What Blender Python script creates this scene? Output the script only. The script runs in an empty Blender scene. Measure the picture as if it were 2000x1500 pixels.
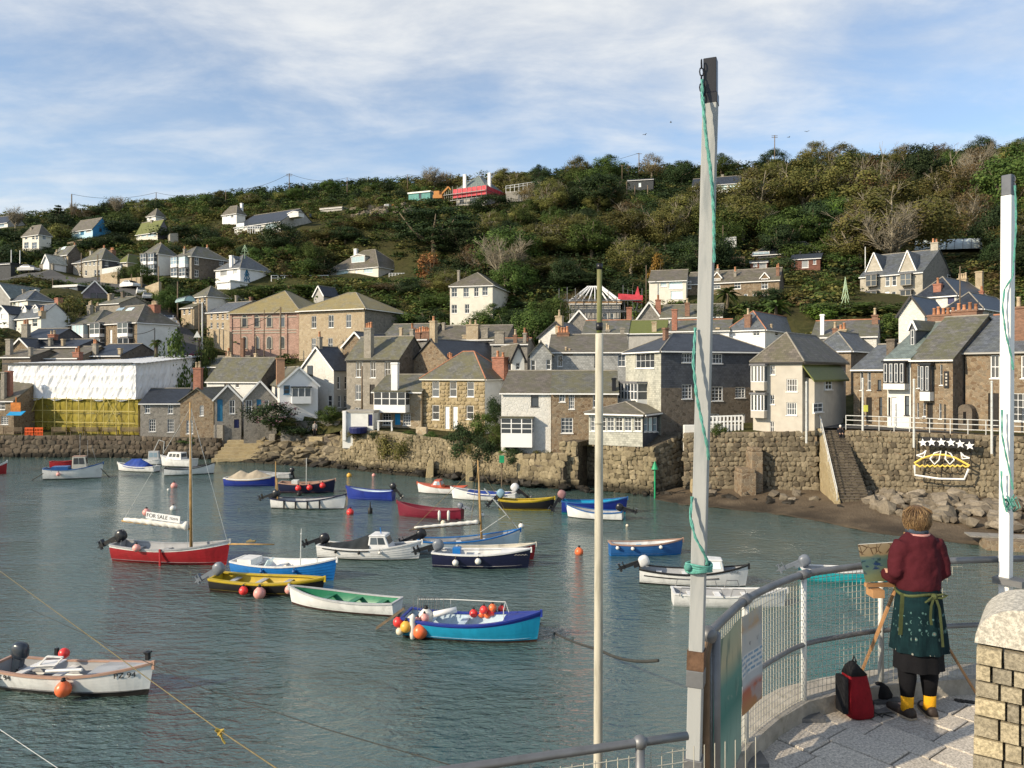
import bpy, math, random
import numpy as np
from mathutils import Vector, Matrix
random.seed(7); rng = np.random.default_rng(7)
scene = bpy.context.scene
COL = scene.collection
R = math.radians
# camera, sky, sun, exposure
FPX, CX, HY, CZ = 1500.0,1000.0,730.0,9.9      # focal length and horizon row (2000x1500 px), eye height above the water
cam = bpy.data.objects.new('camera', bpy.data.cameras.new('camera')); COL.objects.link(cam)
cam.location = (0,0, CZ); cam.rotation_euler = (R(90),0,0)
cam.data.sensor_fit = 'HORIZONTAL'; cam.data.sensor_width = 36; cam.data.lens = 36*FPX/2000
cam.data.shift_y = -(750-HY)/2000
cam.data.clip_start = .1; cam.data.clip_end = 4000
scene.camera = cam
SUN = Vector((-.87,-.49,0)).normalized()*math.cos(R(27)) + Vector((0,0, math.sin(R(27))))
world = bpy.data.worlds.new('World'); scene.world = world; world.use_nodes = True
sun = bpy.data.objects.new('sun', bpy.data.lights.new('sun', 'SUN')); COL.objects.link(sun)
sun.data.energy = 5.0; sun.data.angle = R(.6); sun.data.color = (1,.85,.64)
sun.rotation_euler = SUN.to_track_quat('Z', 'Y').to_euler()
def build_sky():
 nt = world.node_tree; N = nt.nodes; L = nt.links; N.clear()
 out = N.new('ShaderNodeOutputWorld'); bg = N.new('ShaderNodeBackground'); bg.inputs[1].default_value = .11
 sky = N.new('ShaderNodeTexSky'); sky.sky_type = 'NISHITA'; sky.sun_disc = False
 sky.sun_elevation = R(27); sky.sun_rotation = math.atan2(SUN.x, SUN.y) % (2*math.pi)
 sky.air_density = 1.0; sky.dust_density = .6; sky.ozone_density = 1.6
 tc = N.new('ShaderNodeTexCoord'); sep = N.new('ShaderNodeSeparateXYZ'); L.new(tc.outputs['Generated'], sep.inputs[0])
 def math_(op, a, b):
  m = N.new('ShaderNodeMath'); m.operation = op
  for i, v in enumerate((a, b)):
   if isinstance(v, (int, float)): m.inputs[i].default_value = v
   elif v is not None: L.new(v, m.inputs[i])
  return m.outputs[0]
 z = math_('ADD', math_('MAXIMUM', sep.outputs[2], 0),.16)
 u = math_('DIVIDE', sep.outputs[0], z); v = math_('DIVIDE', sep.outputs[1], z)
 cb = N.new('ShaderNodeCombineXYZ'); L.new(u, cb.inputs[0]); L.new(v, cb.inputs[1])
 def noise(sc, det, rough, off, sx=1, sy=1, dist=0):
  mp = N.new('ShaderNodeMapping'); mp.inputs['Location'].default_value = off; mp.inputs['Scale'].default_value = (sx, sy, 1)
  L.new(cb.outputs[0], mp.inputs[0]); n = N.new('ShaderNodeTexNoise')
  n.inputs['Scale'].default_value = sc; n.inputs['Detail'].default_value = det; n.inputs['Roughness'].default_value = rough; n.inputs['Distortion'].default_value = dist
  L.new(mp.outputs[0], n.inputs['Vector']); return n.outputs[0]
 def ramp(src, p0, p1, v0=0, v1=1):
  mr = N.new('ShaderNodeMapRange'); mr.interpolation_type = 'SMOOTHSTEP'
  for i, x in enumerate((p0, p1, v0, v1)): mr.inputs[i+1].default_value = x
  L.new(src, mr.inputs[0]); return mr.outputs[0]
 big = noise(.3,3,.45,(3.4,1.2,0),1,.9,.2)        # broad soft cloud banks
 wisp = noise(1.7,6,.55,(7.3,2.2,0),.8,1.4,.4)   # streaky mackerel wisps
 puff = noise(3.4,8,.6,(1.3,5.2,0),.8,1.25,.2)
 m1 = ramp(math_('ADD', big, math_('MULTIPLY', math_('SUBTRACT', puff, .5),.25)),.43,.66,.03,.95)
 m2 = ramp(math_('ADD', math_('MULTIPLY', wisp, .65), math_('MULTIPLY', puff, .35)),.42,.68,.15,.62)
 mask = math_('MAXIMUM', m1, m2)
 cc = N.new('ShaderNodeMix'); cc.data_type = 'RGBA'
 cc.inputs[6].default_value = (6.3,6.5,6.7,1); cc.inputs[7].default_value = (7.3,7.4,7.4,1)
 L.new(ramp(puff, .35,.65), cc.inputs[0])
 sc_ = N.new('ShaderNodeMix'); sc_.data_type = 'RGBA'; sc_.blend_type = 'MULTIPLY'; sc_.inputs[0].default_value = 1
 L.new(sky.outputs[0], sc_.inputs[6]); sc_.inputs[7].default_value = (1.42,1.5,1.55,1)
 mx = N.new('ShaderNodeMix'); mx.data_type = 'RGBA'
 L.new(mask, mx.inputs[0]); L.new(sc_.outputs[2], mx.inputs[6]); L.new(cc.outputs[2], mx.inputs[7])
 L.new(mx.outputs[2], bg.inputs[0]); L.new(bg.outputs[0], out.inputs[0])
build_sky()
vs = scene.view_settings; vs.view_transform = 'Standard'; vs.look = 'None'; vs.gamma = 1; vs.exposure = 0.18; vs.use_curve_mapping = False
cy = scene.cycles; cy.use_denoising = True; cy.max_bounces = 6; cy.diffuse_bounces = 2; cy.glossy_bounces = 3; cy.transmission_bounces = 4; cy.transparent_max_bounces = 8
cy.caustics_reflective = False; cy.caustics_refractive = False
try: cy.denoiser = 'OPENIMAGEDENOISE'
except Exception: pass
# pixel helpers (a pixel gives a direction, D the distance)
def P(px, py, D): return Vector(((px-CX)/FPX*D, D, CZ+(HY-py)/FPX*D))
def atz(px, py, z): return P(px, py, (CZ-z)*FPX/(py-HY))
def onw(px, py): return atz(px, py, 0.0)
def ray(px, py): return Vector(((px-CX)/FPX, 1,(HY-py)/FPX))
CAM = Vector((0,0, CZ))
# mesh collector
class MB:
 def __init__(s): s.v = []; s.f = []; s.m = []; s.mi = 0
 def face(s, pts):
  n = len(s.v); s.v += [tuple(p) for p in pts]; s.f.append(tuple(range(n, n+len(pts)))); s.m.append(s.mi)
 def box(s, a, b, M=None):
  x0, y0, z0 = a; x1, y1, z1 = b
  c = [Vector(p) for p in ((x0,y0,z0),(x1,y0,z0),(x1,y1,z0),(x0,y1,z0),(x0,y0,z1),(x1,y0,z1),(x1,y1,z1),(x0,y1,z1))]
  if M: c = [M @ p for p in c]
  n = len(s.v); s.v += [tuple(p) for p in c]
  for q in ((0,3,2,1),(4,5,6,7),(0,1,5,4),(1,2,6,5),(2,3,7,6),(3,0,4,7)): s.f.append(tuple(n+i for i in q)); s.m.append(s.mi)
 def slab(s, pts, t):                      # polygon thickened downwards by t
  pts = [Vector(p) for p in pts]; lo = [p-Vector((0,0,t)) for p in pts]; k = len(pts)
  s.face(pts); s.face(lo[::-1])
  for i in range(k): s.face((pts[i], lo[i], lo[(i+1)%k], pts[(i+1)%k]))
 def prism(s, pts, off):                   # polygon extruded by the vector off
  pts = [Vector(p) for p in pts]; off = Vector(off); hi = [p+off for p in pts]; k = len(pts)
  s.face(pts[::-1]); s.face(hi)
  for i in range(k): s.face((pts[i], pts[(i+1)%k], hi[(i+1)%k], hi[i]))
 def bar(s, a, b, w, h=None, up=(0,0,1)):  # box beam from a to b
  a = Vector(a); b = Vector(b); h = h or w; d = (b-a)
  if d.length < 1e-6: return
  d.normalize(); u = Vector(up)
  if abs(d.dot(u)) > .98: u = Vector((1,0,0))
  x = d.cross(u).normalized(); y = x.cross(d)
  q = [x*w/2+y*h/2,-x*w/2+y*h/2,-x*w/2-y*h/2, x*w/2-y*h/2]
  A = [a+p for p in q]; B = [b+p for p in q]
  s.face(A[::-1]); s.face(B)
  for i in range(4): s.face((A[i], A[(i+1)%4], B[(i+1)%4], B[i]))
 def tube(s, pts, r, n=6, caps=True):
  pts = [Vector(p) for p in pts]; k = len(pts)
  rs = r if hasattr(r, '__len__') else [r]*k
  base = len(s.v); pu = None
  for i, p in enumerate(pts):
   d = (pts[min(i+1,k-1)]-pts[max(i-1,0)])
   d = d.normalized() if d.length > 1e-9 else Vector((0,0,1))
   if pu is None:
    u = Vector((0,0,1)) if abs(d.z) < .9 else Vector((1,0,0))
   else: u = pu
   x = d.cross(u)
   if x.length < 1e-6: x = d.orthogonal()
   x.normalize(); y = x.cross(d).normalized(); pu = y
   for j in range(n):
    a = 2*math.pi*j/n; s.v.append(tuple(p+x*math.cos(a)*rs[i]+y*math.sin(a)*rs[i]))
  for i in range(k-1):
   for j in range(n):
    s.f.append((base+i*n+j, base+i*n+(j+1)%n, base+(i+1)*n+(j+1)%n, base+(i+1)*n+j)); s.m.append(s.mi)
  if caps and n > 2:
   s.f.append(tuple(base+j for j in range(n))[::-1]); s.m.append(s.mi)
   s.f.append(tuple(base+(k-1)*n+j for j in range(n))); s.m.append(s.mi)
 def rings(s, rings, close=True, caps=True):   # loft through rings of equal count
  n = len(rings[0]); base = len(s.v)
  for r_ in rings: s.v += [tuple(p) for p in r_]
  for i in range(len(rings)-1):
   for j in range(n if close else n-1):
    s.f.append((base+i*n+j, base+i*n+(j+1)%n, base+(i+1)*n+(j+1)%n, base+(i+1)*n+j)); s.m.append(s.mi)
  if caps:
   s.f.append(tuple(base+j for j in range(n))[::-1]); s.m.append(s.mi)
   s.f.append(tuple(base+(len(rings)-1)*n+j for j in range(n))); s.m.append(s.mi)
 def lathe(s, prof, c=(0,0,0), n=12, axis=None):
  c = Vector(c); rr = []
  for r_, z in prof: rr.append([c+Vector((r_*math.cos(2*math.pi*j/n), r_*math.sin(2*math.pi*j/n), z)) for j in range(n)])
  s.rings(rr)
 def ball(s, c, r, n=10, m=7, sq=(1,1,1)):
  c = Vector(c); rr = []
  for i in range(m+1):
   a = math.pi*i/m; k = max(math.sin(a),.02)
   rr.append([c+Vector((r*sq[0]*k*math.cos(2*math.pi*j/n), r*sq[1]*k*math.sin(2*math.pi*j/n),-r*sq[2]*math.cos(a))) for j in range(n)])
  s.rings(rr)
 def build(s, name, mats, parent=None, smooth=False, uv=True, loc=None, rz=None):
  me = bpy.data.meshes.new(name); me.from_pydata(s.v, [], s.f)
  mats = mats if isinstance(mats, (list, tuple)) else [mats]
  for m_ in mats: me.materials.append(m_)
  if len(mats) > 1: me.polygons.foreach_set('material_index', s.m)
  if uv and len(s.f):
   l = me.uv_layers.new(name='UV'); buf = []
   V = s.v
   for f in s.f:
    p0 = Vector(V[f[0]]); n = Vector((0,0,0))
    for i in range(len(f)):
     a = Vector(V[f[i]]); b = Vector(V[f[(i+1)%len(f)]])
     n += Vector(((a.y-b.y)*(a.z+b.z),(a.z-b.z)*(a.x+b.x),(a.x-b.x)*(a.y+b.y)))
    n = n.normalized() if n.length > 1e-12 else Vector((0,0,1))
    u = Vector((-n.y, n.x, 0))
    u = u.normalized() if u.length > 1e-3 else Vector((1,0,0))
    w = n.cross(u)
    if w.z < 0: w = -w
    for i in f:
     p = Vector(V[i]); buf += [p.dot(u), p.dot(w)]
   l.data.foreach_set('uv', buf)
  if smooth: me.polygons.foreach_set('use_smooth', [True]*len(s.f))
  me.update()
  o = bpy.data.objects.new(name, me); COL.objects.link(o)
  if parent: o.parent = parent
  if loc is not None: o.location = loc
  if rz is not None: o.rotation_euler = (0,0, rz)
  return o
def tag(o, label=None, cat=None, group=None, kind=None):
 if label: o['label'] = label
 if cat: o['category'] = cat
 if group: o['group'] = group
 if kind: o['kind'] = kind
 return o
def empty(name, loc, rz=0, label=None, cat=None, group=None):
 e = bpy.data.objects.new(name, None); COL.objects.link(e); e.location = loc; e.rotation_euler = (0,0,rz)
 e.empty_display_size = .3
 return tag(e, label, cat, group)
def struct(o): o['kind'] = 'structure'; return o
def stuff(o): o['kind'] = 'stuff'; return o
def obj_from(me, name, parent=None, loc=(0,0,0), rot=(0,0,0), sc=(1,1,1)):
 o = bpy.data.objects.new(name, me); COL.objects.link(o)
 if parent: o.parent = parent
 o.location = loc; o.rotation_euler = rot; o.scale = sc
 return o
def copy_tree(o, parent=None):
 c = o.copy(); COL.objects.link(c); c.parent = parent
 for ch in o.children: copy_tree(ch, c)
 return c
def bevel(o, w, seg=2):
 m = o.modifiers.new('bevel', 'BEVEL'); m.width = w; m.segments = seg; m.limit_method = 'ANGLE'; return o
def text_mesh(body, size, mat, name, parent, M, depth=.002, sx=1):
 cu = bpy.data.curves.new('t', 'FONT'); cu.body = body; cu.size = size; cu.extrude = depth; cu.align_x = 'CENTER'; cu.align_y = 'CENTER'
 t = bpy.data.objects.new('t', cu); COL.objects.link(t)
 dg = bpy.context.evaluated_depsgraph_get(); me = bpy.data.meshes.new_from_object(t.evaluated_get(dg))
 bpy.data.objects.remove(t); me.name = name; me.materials.clear(); me.materials.append(mat)
 for v in me.vertices: v.co.x *= sx
 o = bpy.data.objects.new(name, me); COL.objects.link(o); o.parent = parent; o.matrix_local = M
 return o
# materials
MAT = {}
class G:
 """node graph helper"""
 def __init__(s, name):
  s.m = bpy.data.materials.new(name); s.m.use_nodes = True; s.nt = s.m.node_tree; s.N = s.nt.nodes; s.L = s.nt.links
  s.p = s.N['Principled BSDF']; s.tc = s.N.new('ShaderNodeTexCoord')
 def n(s, t): return s.N.new('ShaderNode'+t)
 def set(s, inp, v):
  if hasattr(v, 'is_linked') or isinstance(v, bpy.types.NodeSocket): s.L.new(v, inp)
  else: inp.default_value = v
 def coord(s, space='UV', scale=(1,1,1), rot=(0,0,0), loc=(0,0,0)):
  mp = s.n('Mapping'); mp.inputs['Scale'].default_value = scale; mp.inputs['Rotation'].default_value = rot; mp.inputs['Location'].default_value = loc
  if space == 'World':
   g = s.n('NewGeometry'); s.L.new(g.outputs['Position'], mp.inputs[0])
  else: s.L.new(s.tc.outputs[space], mp.inputs[0])
  return mp.outputs[0]
 def noise(s, vec, sc=3, det=4, rough=.55, dist=0):
  t = s.n('TexNoise'); t.inputs['Scale'].default_value = sc; t.inputs['Detail'].default_value = det; t.inputs['Roughness'].default_value = rough; t.inputs['Distortion'].default_value = dist
  s.L.new(vec, t.inputs['Vector']); return t.outputs[0]
 def vor(s, vec, sc, feat='F1', out=0, rnd=1):
  t = s.n('TexVoronoi'); t.feature = feat; t.inputs['Scale'].default_value = sc; t.inputs['Randomness'].default_value = rnd
  s.L.new(vec, t.inputs['Vector']); return t.outputs[out]
 def mr(s, src, a, b, c=0, d=1, smooth=True):
  m = s.n('MapRange'); m.interpolation_type = 'SMOOTHSTEP' if smooth else 'LINEAR'
  for i, x in enumerate((a,b,c,d)): m.inputs[i+1].default_value = x
  s.L.new(src, m.inputs[0]); return m.outputs[0]
 def mix(s, f, a, b, mode='MIX'):
  m = s.n('Mix'); m.data_type = 'RGBA'; m.blend_type = mode
  s.set(m.inputs[0], f); s.set(m.inputs[6], a if not isinstance(a, tuple) else (*a[:3],1)); s.set(m.inputs[7], b if not isinstance(b, tuple) else (*b[:3],1))
  return m.outputs[2]
 def math(s, op, a, b=0.0):
  m = s.n('Math'); m.operation = op; s.set(m.inputs[0], a); s.set(m.inputs[1], b); return m.outputs[0]
 def ramp(s, src, stops):
  r_ = s.n('ValToRGB'); e = r_.color_ramp.elements
  while len(e) < len(stops): e.new(.5)
  for k, (p, c) in enumerate(stops): e[k].position = p; e[k].color = (*c, 1)
  s.L.new(src, r_.inputs[0]); return r_.outputs[0]
 def rand(s): return s.n('ObjectInfo').outputs['Random']
 def bump(s, h, st=.3, dist=.02):
  b = s.n('Bump'); b.inputs['Strength'].default_value = st; b.inputs['Distance'].default_value = dist
  s.L.new(h, b.inputs['Height']); s.L.new(b.outputs[0], s.p.inputs['Normal']); return b
 def done(s, col, rough=.8, spec=.3, metal=0):
  s.set(s.p.inputs['Base Color'], col if not isinstance(col, tuple) else (*col[:3],1)); s.set(s.p.inputs['Roughness'], rough)
  s.p.inputs['Specular IOR Level'].default_value = spec; s.p.inputs['Metallic'].default_value = metal
  return s.m
def mul(c, k): return tuple(min(1, x*k) for x in c[:3])
def plain(name, c, rough=.7, var=.18, sc=2.0, bump=.15, spec=.3, metal=0, dirt=None, dirtc=(.12,.1,.07), space='Object', bsc=None, bd=.01, rnd=0):
 if name in MAT: return MAT[name]
 g = G(name); co = g.coord(space)
 n1 = g.noise(co, sc, 6,.6); n2 = g.noise(co, sc*.23,3,.5)
 col = g.mix(g.mr(n1,.3,.7), mul(c, 1-var), mul(c, 1+var))
 col = g.mix(g.mr(n2,.35,.7,0,.5), col, mul(c, 1-var*1.2))
 if dirt:
  n3 = g.noise(co, sc*.9,7,.68,.4); col = g.mix(g.mr(n3,.5,.75,0, dirt), col, dirtc)
 if rnd:
  f = g.mr(g.rand(),0,1,1-rnd, 1+rnd, False); cb = g.n('CombineColor')
  for i in range(3): g.L.new(f, cb.inputs[i])
  col = g.mix(1.0, col, cb.outputs[0], 'MULTIPLY')
 if bump: g.bump(g.noise(co, bsc or sc*6,4,.6), bump, bd)
 MAT[name] = g.done(col, rough, spec, metal); return MAT[name]
def stone(name, cols, mortar, sc=2.4, asp=1.5, edge=.07, bump=.6, stain=.35, stainc=(.05,.045,.035)):
 g = G(name); co = g.coord('UV', (sc, sc*asp, 1)); wob = g.noise(g.coord('UV'),4,3)
 vm = g.n('VectorMath'); vm.operation = 'ADD'; g.L.new(co, vm.inputs[0])
 mm = g.n('VectorMath'); mm.operation = 'SCALE'; g.L.new(g.n('TexNoise').outputs[1], mm.inputs[0]); nn = mm.inputs[0].links[0].from_node
 g.L.new(g.coord('UV'), nn.inputs['Vector']); nn.inputs['Scale'].default_value = 5; mm.inputs['Scale'].default_value = .35
 g.L.new(mm.outputs[0], vm.inputs[1]); co = vm.outputs[0]
 t = g.n('TexVoronoi'); t.inputs['Scale'].default_value = 1; g.L.new(co, t.inputs['Vector'])
 sp = g.n('SeparateColor'); g.L.new(t.outputs['Color'], sp.inputs[0])
 k = len(cols); col = g.ramp(sp.outputs[0], [(i/(k-1), c) for i, c in enumerate(cols)])
 fine = g.noise(g.coord('UV'),22,6,.7); col = g.mix(g.mr(fine, .3,.75,0,.55), col, mul(cols[0], .45))
 ed = g.vor(co, 1, 'DISTANCE_TO_EDGE'); em = g.mr(ed, edge*.3, edge)
 col = g.mix(em, mortar, col)
 st = g.noise(g.coord('UV', (1,.35,1)),.8,6,.65); col = g.mix(g.mr(st, .5,.78,0, stain), col, stainc)
 g.bump(g.math('ADD', em, g.math('MULTIPLY', fine, .35)), bump, .05)
 MAT[name] = g.done(col, .9,.2)
def slate(name, c, moss=None, mossc=(.10,.10,.03), rough=.55, w=.36, h=.24, jit=.35, lo=.42, hi=.6):
 g = G(name); co = g.coord('UV')
 b = g.n('TexBrick'); g.L.new(co, b.inputs['Vector']); b.inputs['Scale'].default_value = 1
 b.inputs['Brick Width'].default_value = w; b.inputs['Row Height'].default_value = h; b.inputs['Mortar Size'].default_value = .012; b.inputs['Bias'].default_value = 0
 b.inputs['Color1'].default_value = (*mul(c, 1-jit),1); b.inputs['Color2'].default_value = (*mul(c, 1+jit),1); b.inputs['Mortar'].default_value = (*mul(c, .3),1)
 n = g.noise(co, .7,6,.65); n2 = g.noise(co, 6,5,.7)
 col = g.mix(g.mr(n2,.3,.7,0,.5), b.outputs[0], mul(c, .6)); col = g.mix(g.mr(n, .55,.8,0,.45), col, mul(c, 1.55))
 if moss: col = g.mix(g.math('MULTIPLY', g.mr(n, lo-.06, hi), g.mr(n2,.28,.6, moss*.45, moss)), col, g.mix(n2, mul(mossc, .55), mul(mossc, 1.4)))
 g.bump(g.math('ADD', b.outputs[1], g.math('MULTIPLY', n2,-.5)),-.5,.03)
 MAT[name] = g.done(col, rough, .35)
def leaf(name, c1, c2, c3=None):
 g = G(name); geo = g.n('NewGeometry'); r1 = geo.outputs['Random Per Island']
 co = g.coord('World', (.35,.35,.35)); n = g.noise(co, 1,3)
 col = g.mix(r1, c1, c2); col = g.mix(g.mr(n, .35,.65,0,.75), col, c3 or mul(c1,.6))
 hs = g.n('HueSaturation'); g.L.new(col, hs.inputs['Color']); g.L.new(g.mr(g.rand(),0,1,.72,1.28, False), hs.inputs['Value']); g.L.new(g.mr(g.rand(),0,1,.485,.515, False), hs.inputs['Hue'])
 tr = g.n('BsdfTranslucent'); g.L.new(hs.outputs[0], tr.inputs[0]); mx = g.n('MixShader'); mx.inputs[0].default_value = .22
 g.done(hs.outputs[0], .75,.15); g.L.new(g.p.outputs[0], mx.inputs[1]); g.L.new(tr.outputs[0], mx.inputs[2])
 g.L.new(mx.outputs[0], g.N['Material Output'].inputs[0])
 MAT[name] = g.m; return g.m
def glass(name, c, rough=.06):
 g = G(name); r_ = g.rand(); col = g.mix(g.mr(r_, .2,.9,0,1), c, mul(c, 3.2))
 g.bump(g.noise(g.coord('Object'),1.5,2),.05,.02)
 MAT[name] = g.done(col, rough, .6)
def paint(name, c, rough=.4, var=.1, dirt=.25): return plain(name, c, rough, var, 1.6,.05,.45, dirt=dirt, dirtc=mul(c, .35))
stone('granite', [(.30,.22,.13),(.42,.33,.21),(.36,.29,.2),(.48,.40,.28)], (.42,.36,.27),2.0,1.3)
stone('granite_grey', [(.26,.24,.2),(.36,.33,.28),(.31,.28,.23),(.40,.37,.31)], (.34,.31,.26),2.2,1.4)
stone('granite_light', [(.40,.37,.3),(.5,.46,.38),(.44,.41,.34),(.54,.5,.42)], (.46,.43,.36),1.8,1.6,.05,.4)
stone('granite_tan', [(.40,.31,.2),(.5,.41,.28),(.44,.35,.24),(.54,.45,.31)], (.46,.39,.28),2.0,1.4)
stone('rubble_brown', [(.16,.11,.07),(.3,.22,.14),(.22,.18,.13),(.36,.28,.19)], (.3,.25,.18),3.2,1.35)
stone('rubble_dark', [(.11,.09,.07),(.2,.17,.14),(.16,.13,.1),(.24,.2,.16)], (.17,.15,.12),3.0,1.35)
stone('rubble_grey', [(.2,.19,.17),(.32,.3,.27),(.25,.24,.21),(.36,.34,.3)], (.3,.28,.25),3.0,1.4)
stone('whitewash_rubble', [(.62,.62,.58),(.76,.75,.71),(.7,.69,.64),(.78,.77,.72)], (.62,.61,.56),2.6,1.4,.1,.5,.25,(.3,.28,.2))
stone('quay_core', [(.10,.085,.06),(.17,.14,.10),(.13,.11,.08),(.2,.17,.12)], (.06,.05,.04),2.5,1.2)
stone('gold_rubble', [(.34,.27,.15),(.46,.37,.21),(.4,.32,.19),(.5,.42,.26)], (.4,.33,.2),2.4,1.3)
plain('white_render', (.72,.72,.68),.85,.08,1.2,.25,.2, dirt=.3, dirtc=(.42,.4,.33), space='UV')
plain('bright_white', (.78,.78,.77),.8,.05,1.2,.15,.25, dirt=.12, dirtc=(.5,.5,.46), space='UV')
plain('cream_render', (.5,.465,.4),.85,.1,1.1,.25,.2, dirt=.25, dirtc=(.4,.37,.3), space='UV')
plain('cream_white', (.7,.67,.58),.85,.08,1.1,.2,.2, dirt=.2, dirtc=(.45,.42,.33), space='UV')
plain('grey_render', (.4,.39,.36),.85,.12,1.3,.25,.2, dirt=.3, space='UV')
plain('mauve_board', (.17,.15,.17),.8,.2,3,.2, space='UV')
plain('pink_render', (.62,.5,.46),.85,.08,1.2,.2, space='UV')
plain('blue_wall', (.045,.24,.48),.6,.1,1.5,.1, space='UV')
plain('pale_blue_wall', (.45,.66,.75),.6,.08,1.5,.1, space='UV')
plain('dark_board', (.05,.055,.06),.7,.25,3,.2, space='UV')
plain('red_shed', (.16,.07,.05),.75,.25,3,.2, space='UV')
plain('concrete', (.36,.34,.3),.9,.15,2,.3, dirt=.4, space='Object')
plain('brick_render', (.45,.26,.16),.85,.15,3,.3, dirt=.3, space='UV')
def brickm(name, c, mo, w=.23, h=.075):
 g = G(name); co = g.coord('UV'); b = g.n('TexBrick'); g.L.new(co, b.inputs['Vector']); b.inputs['Scale'].default_value = 1
 b.inputs['Brick Width'].default_value = w; b.inputs['Row Height'].default_value = h; b.inputs['Mortar Size'].default_value = .01
 b.inputs['Color1'].default_value = (*mul(c, .7),1); b.inputs['Color2'].default_value = (*mul(c, 1.3),1); b.inputs['Mortar'].default_value = (*mo, 1)
 n = g.noise(co, 1.1,6,.65); col = g.mix(g.mr(n, .4,.75,0,.5), b.outputs[0], mul(c, .45)); g.bump(b.outputs[1], -.4,.02)
 MAT[name] = g.done(col, .9,.2)
brickm('red_brick', (.34,.12,.075),(.3,.24,.19)); brickm('hall_brick', (.40,.24,.19),(.42,.34,.28)); brickm('brown_brick', (.22,.11,.07),(.24,.19,.15))
slate('slate', (.15,.145,.14),.7); slate('slate_dark', (.035,.042,.055), None, rough=.42); slate('slate_blue', (.12,.135,.16),.25)
slate('slate_moss', (.15,.148,.13),.8,(.13,.12,.05), lo=.42, hi=.62); slate('slate_green', (.12,.12,.06),.95,(.13,.15,.025), lo=.25, hi=.42)
slate('slate_ochre', (.27,.24,.15),.85,(.27,.21,.07), lo=.34, hi=.58); slate('slate_brown', (.16,.14,.115),.75,(.10,.095,.05), lo=.44, hi=.62)
slate('slate_teal', (.15,.19,.18),.4,(.2,.23,.2)); slate('slate_hung', (.06,.068,.085),.35,(.12,.13,.14), w=.28, h=.18); slate('slate_pale', (.42,.42,.36),.6,(.55,.54,.45), w=.28, h=.18)
slate('slate_pale_grey', (.36,.37,.36),.4,(.45,.45,.42), w=.28, h=.18)
plain('ridge_grey', (.27,.25,.21),.85,.2,3,.2); plain('ridge_red', (.42,.19,.11),.85,.2,3,.2); plain('lead', (.16,.16,.17),.6,.2,3,.1)
plain('white_paint', (.8,.8,.78),.45,.04,2,.04,.4); plain('black_paint', (.012,.012,.015),.35,.2,3,.05,.4)
plain('blue_paint', (.02,.16,.3),.45,.1,2,.05,.4); plain('bright_blue_paint', (.01,.3,.62),.45,.1,2,.05,.4); plain('dark_door', (.02,.018,.016),.5,.3,2,.1)
plain('navy_paint', (.01,.015,.09),.45,.1,2,.05,.4); plain('timber', (.3,.2,.11),.7,.3,4,.2); plain('old_timber', (.16,.12,.08),.8,.3,4,.3)
plain('terracotta', (.5,.24,.13),.85,.2,4,.2, rnd=.3); plain('pale_pot', (.5,.4,.27),.85,.2,4,.2)
plain('void', (.006,.006,.006),.9,.1,2,0)
glass('glass', (.03,.036,.042)); glass('glass_curtain', (.26,.27,.27),.15); glass('glass_sky', (.25,.34,.4),.1); glass('glass_blue', (.06,.1,.14))
plain('galv', (.2,.205,.21),.5,.2,6,.08,.5,.55, dirt=.4, dirtc=(.09,.085,.075)); plain('galv_white', (.62,.63,.6),.5,.12,6,.08,.4,.1, dirt=.35)
plain('rope_green', (.12,.36,.3),.9,.3,40,.3); plain('rope_tan', (.2,.16,.08),.9,.3,40,.3); plain('rope_dark', (.05,.05,.045),.9,.3,20,.3)
plain('asphalt', (.09,.09,.088),.9,.15,4,.3); plain('soil', (.07,.055,.035),.95,.3,1.2,.5)
# houses
HB = []          # facades in view: px range, top row, base row, distance (plants keep clear of them)
FOOT = []        # footprints (x, y, radius)
CTRL = []        # ground points for the terrain
STY = {  # cols, rows, frame, glass, frame width
 's': (1,2,'white_paint','glass',.07), 'S': (2,2,'white_paint','glass',.07), 'c': (2,2,'white_paint','glass',.07), 'g': (3,4,'white_paint','glass',.06),
 'h': (4,2,'white_paint','glass',.06), 'k': (1,2,'black_paint','glass',.07), 'W': (1,1,'white_paint','glass_curtain',.08), 'Y': (3,1,'white_paint','glass_sky',.08),
 'n': (1,1,'black_paint','glass',.03), 'u': (1,2,'blue_paint','glass',.08), 't': (1,2,'white_paint','glass_sky',.07), 'p': (2,3,'white_paint','glass',.06)}
DOOR = {'d': 'dark_door', 'b': 'blue_paint', 'B': 'bright_blue_paint', 'w': 'white_paint', 'v': 'navy_paint', 'G': 'old_timber'}
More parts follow.
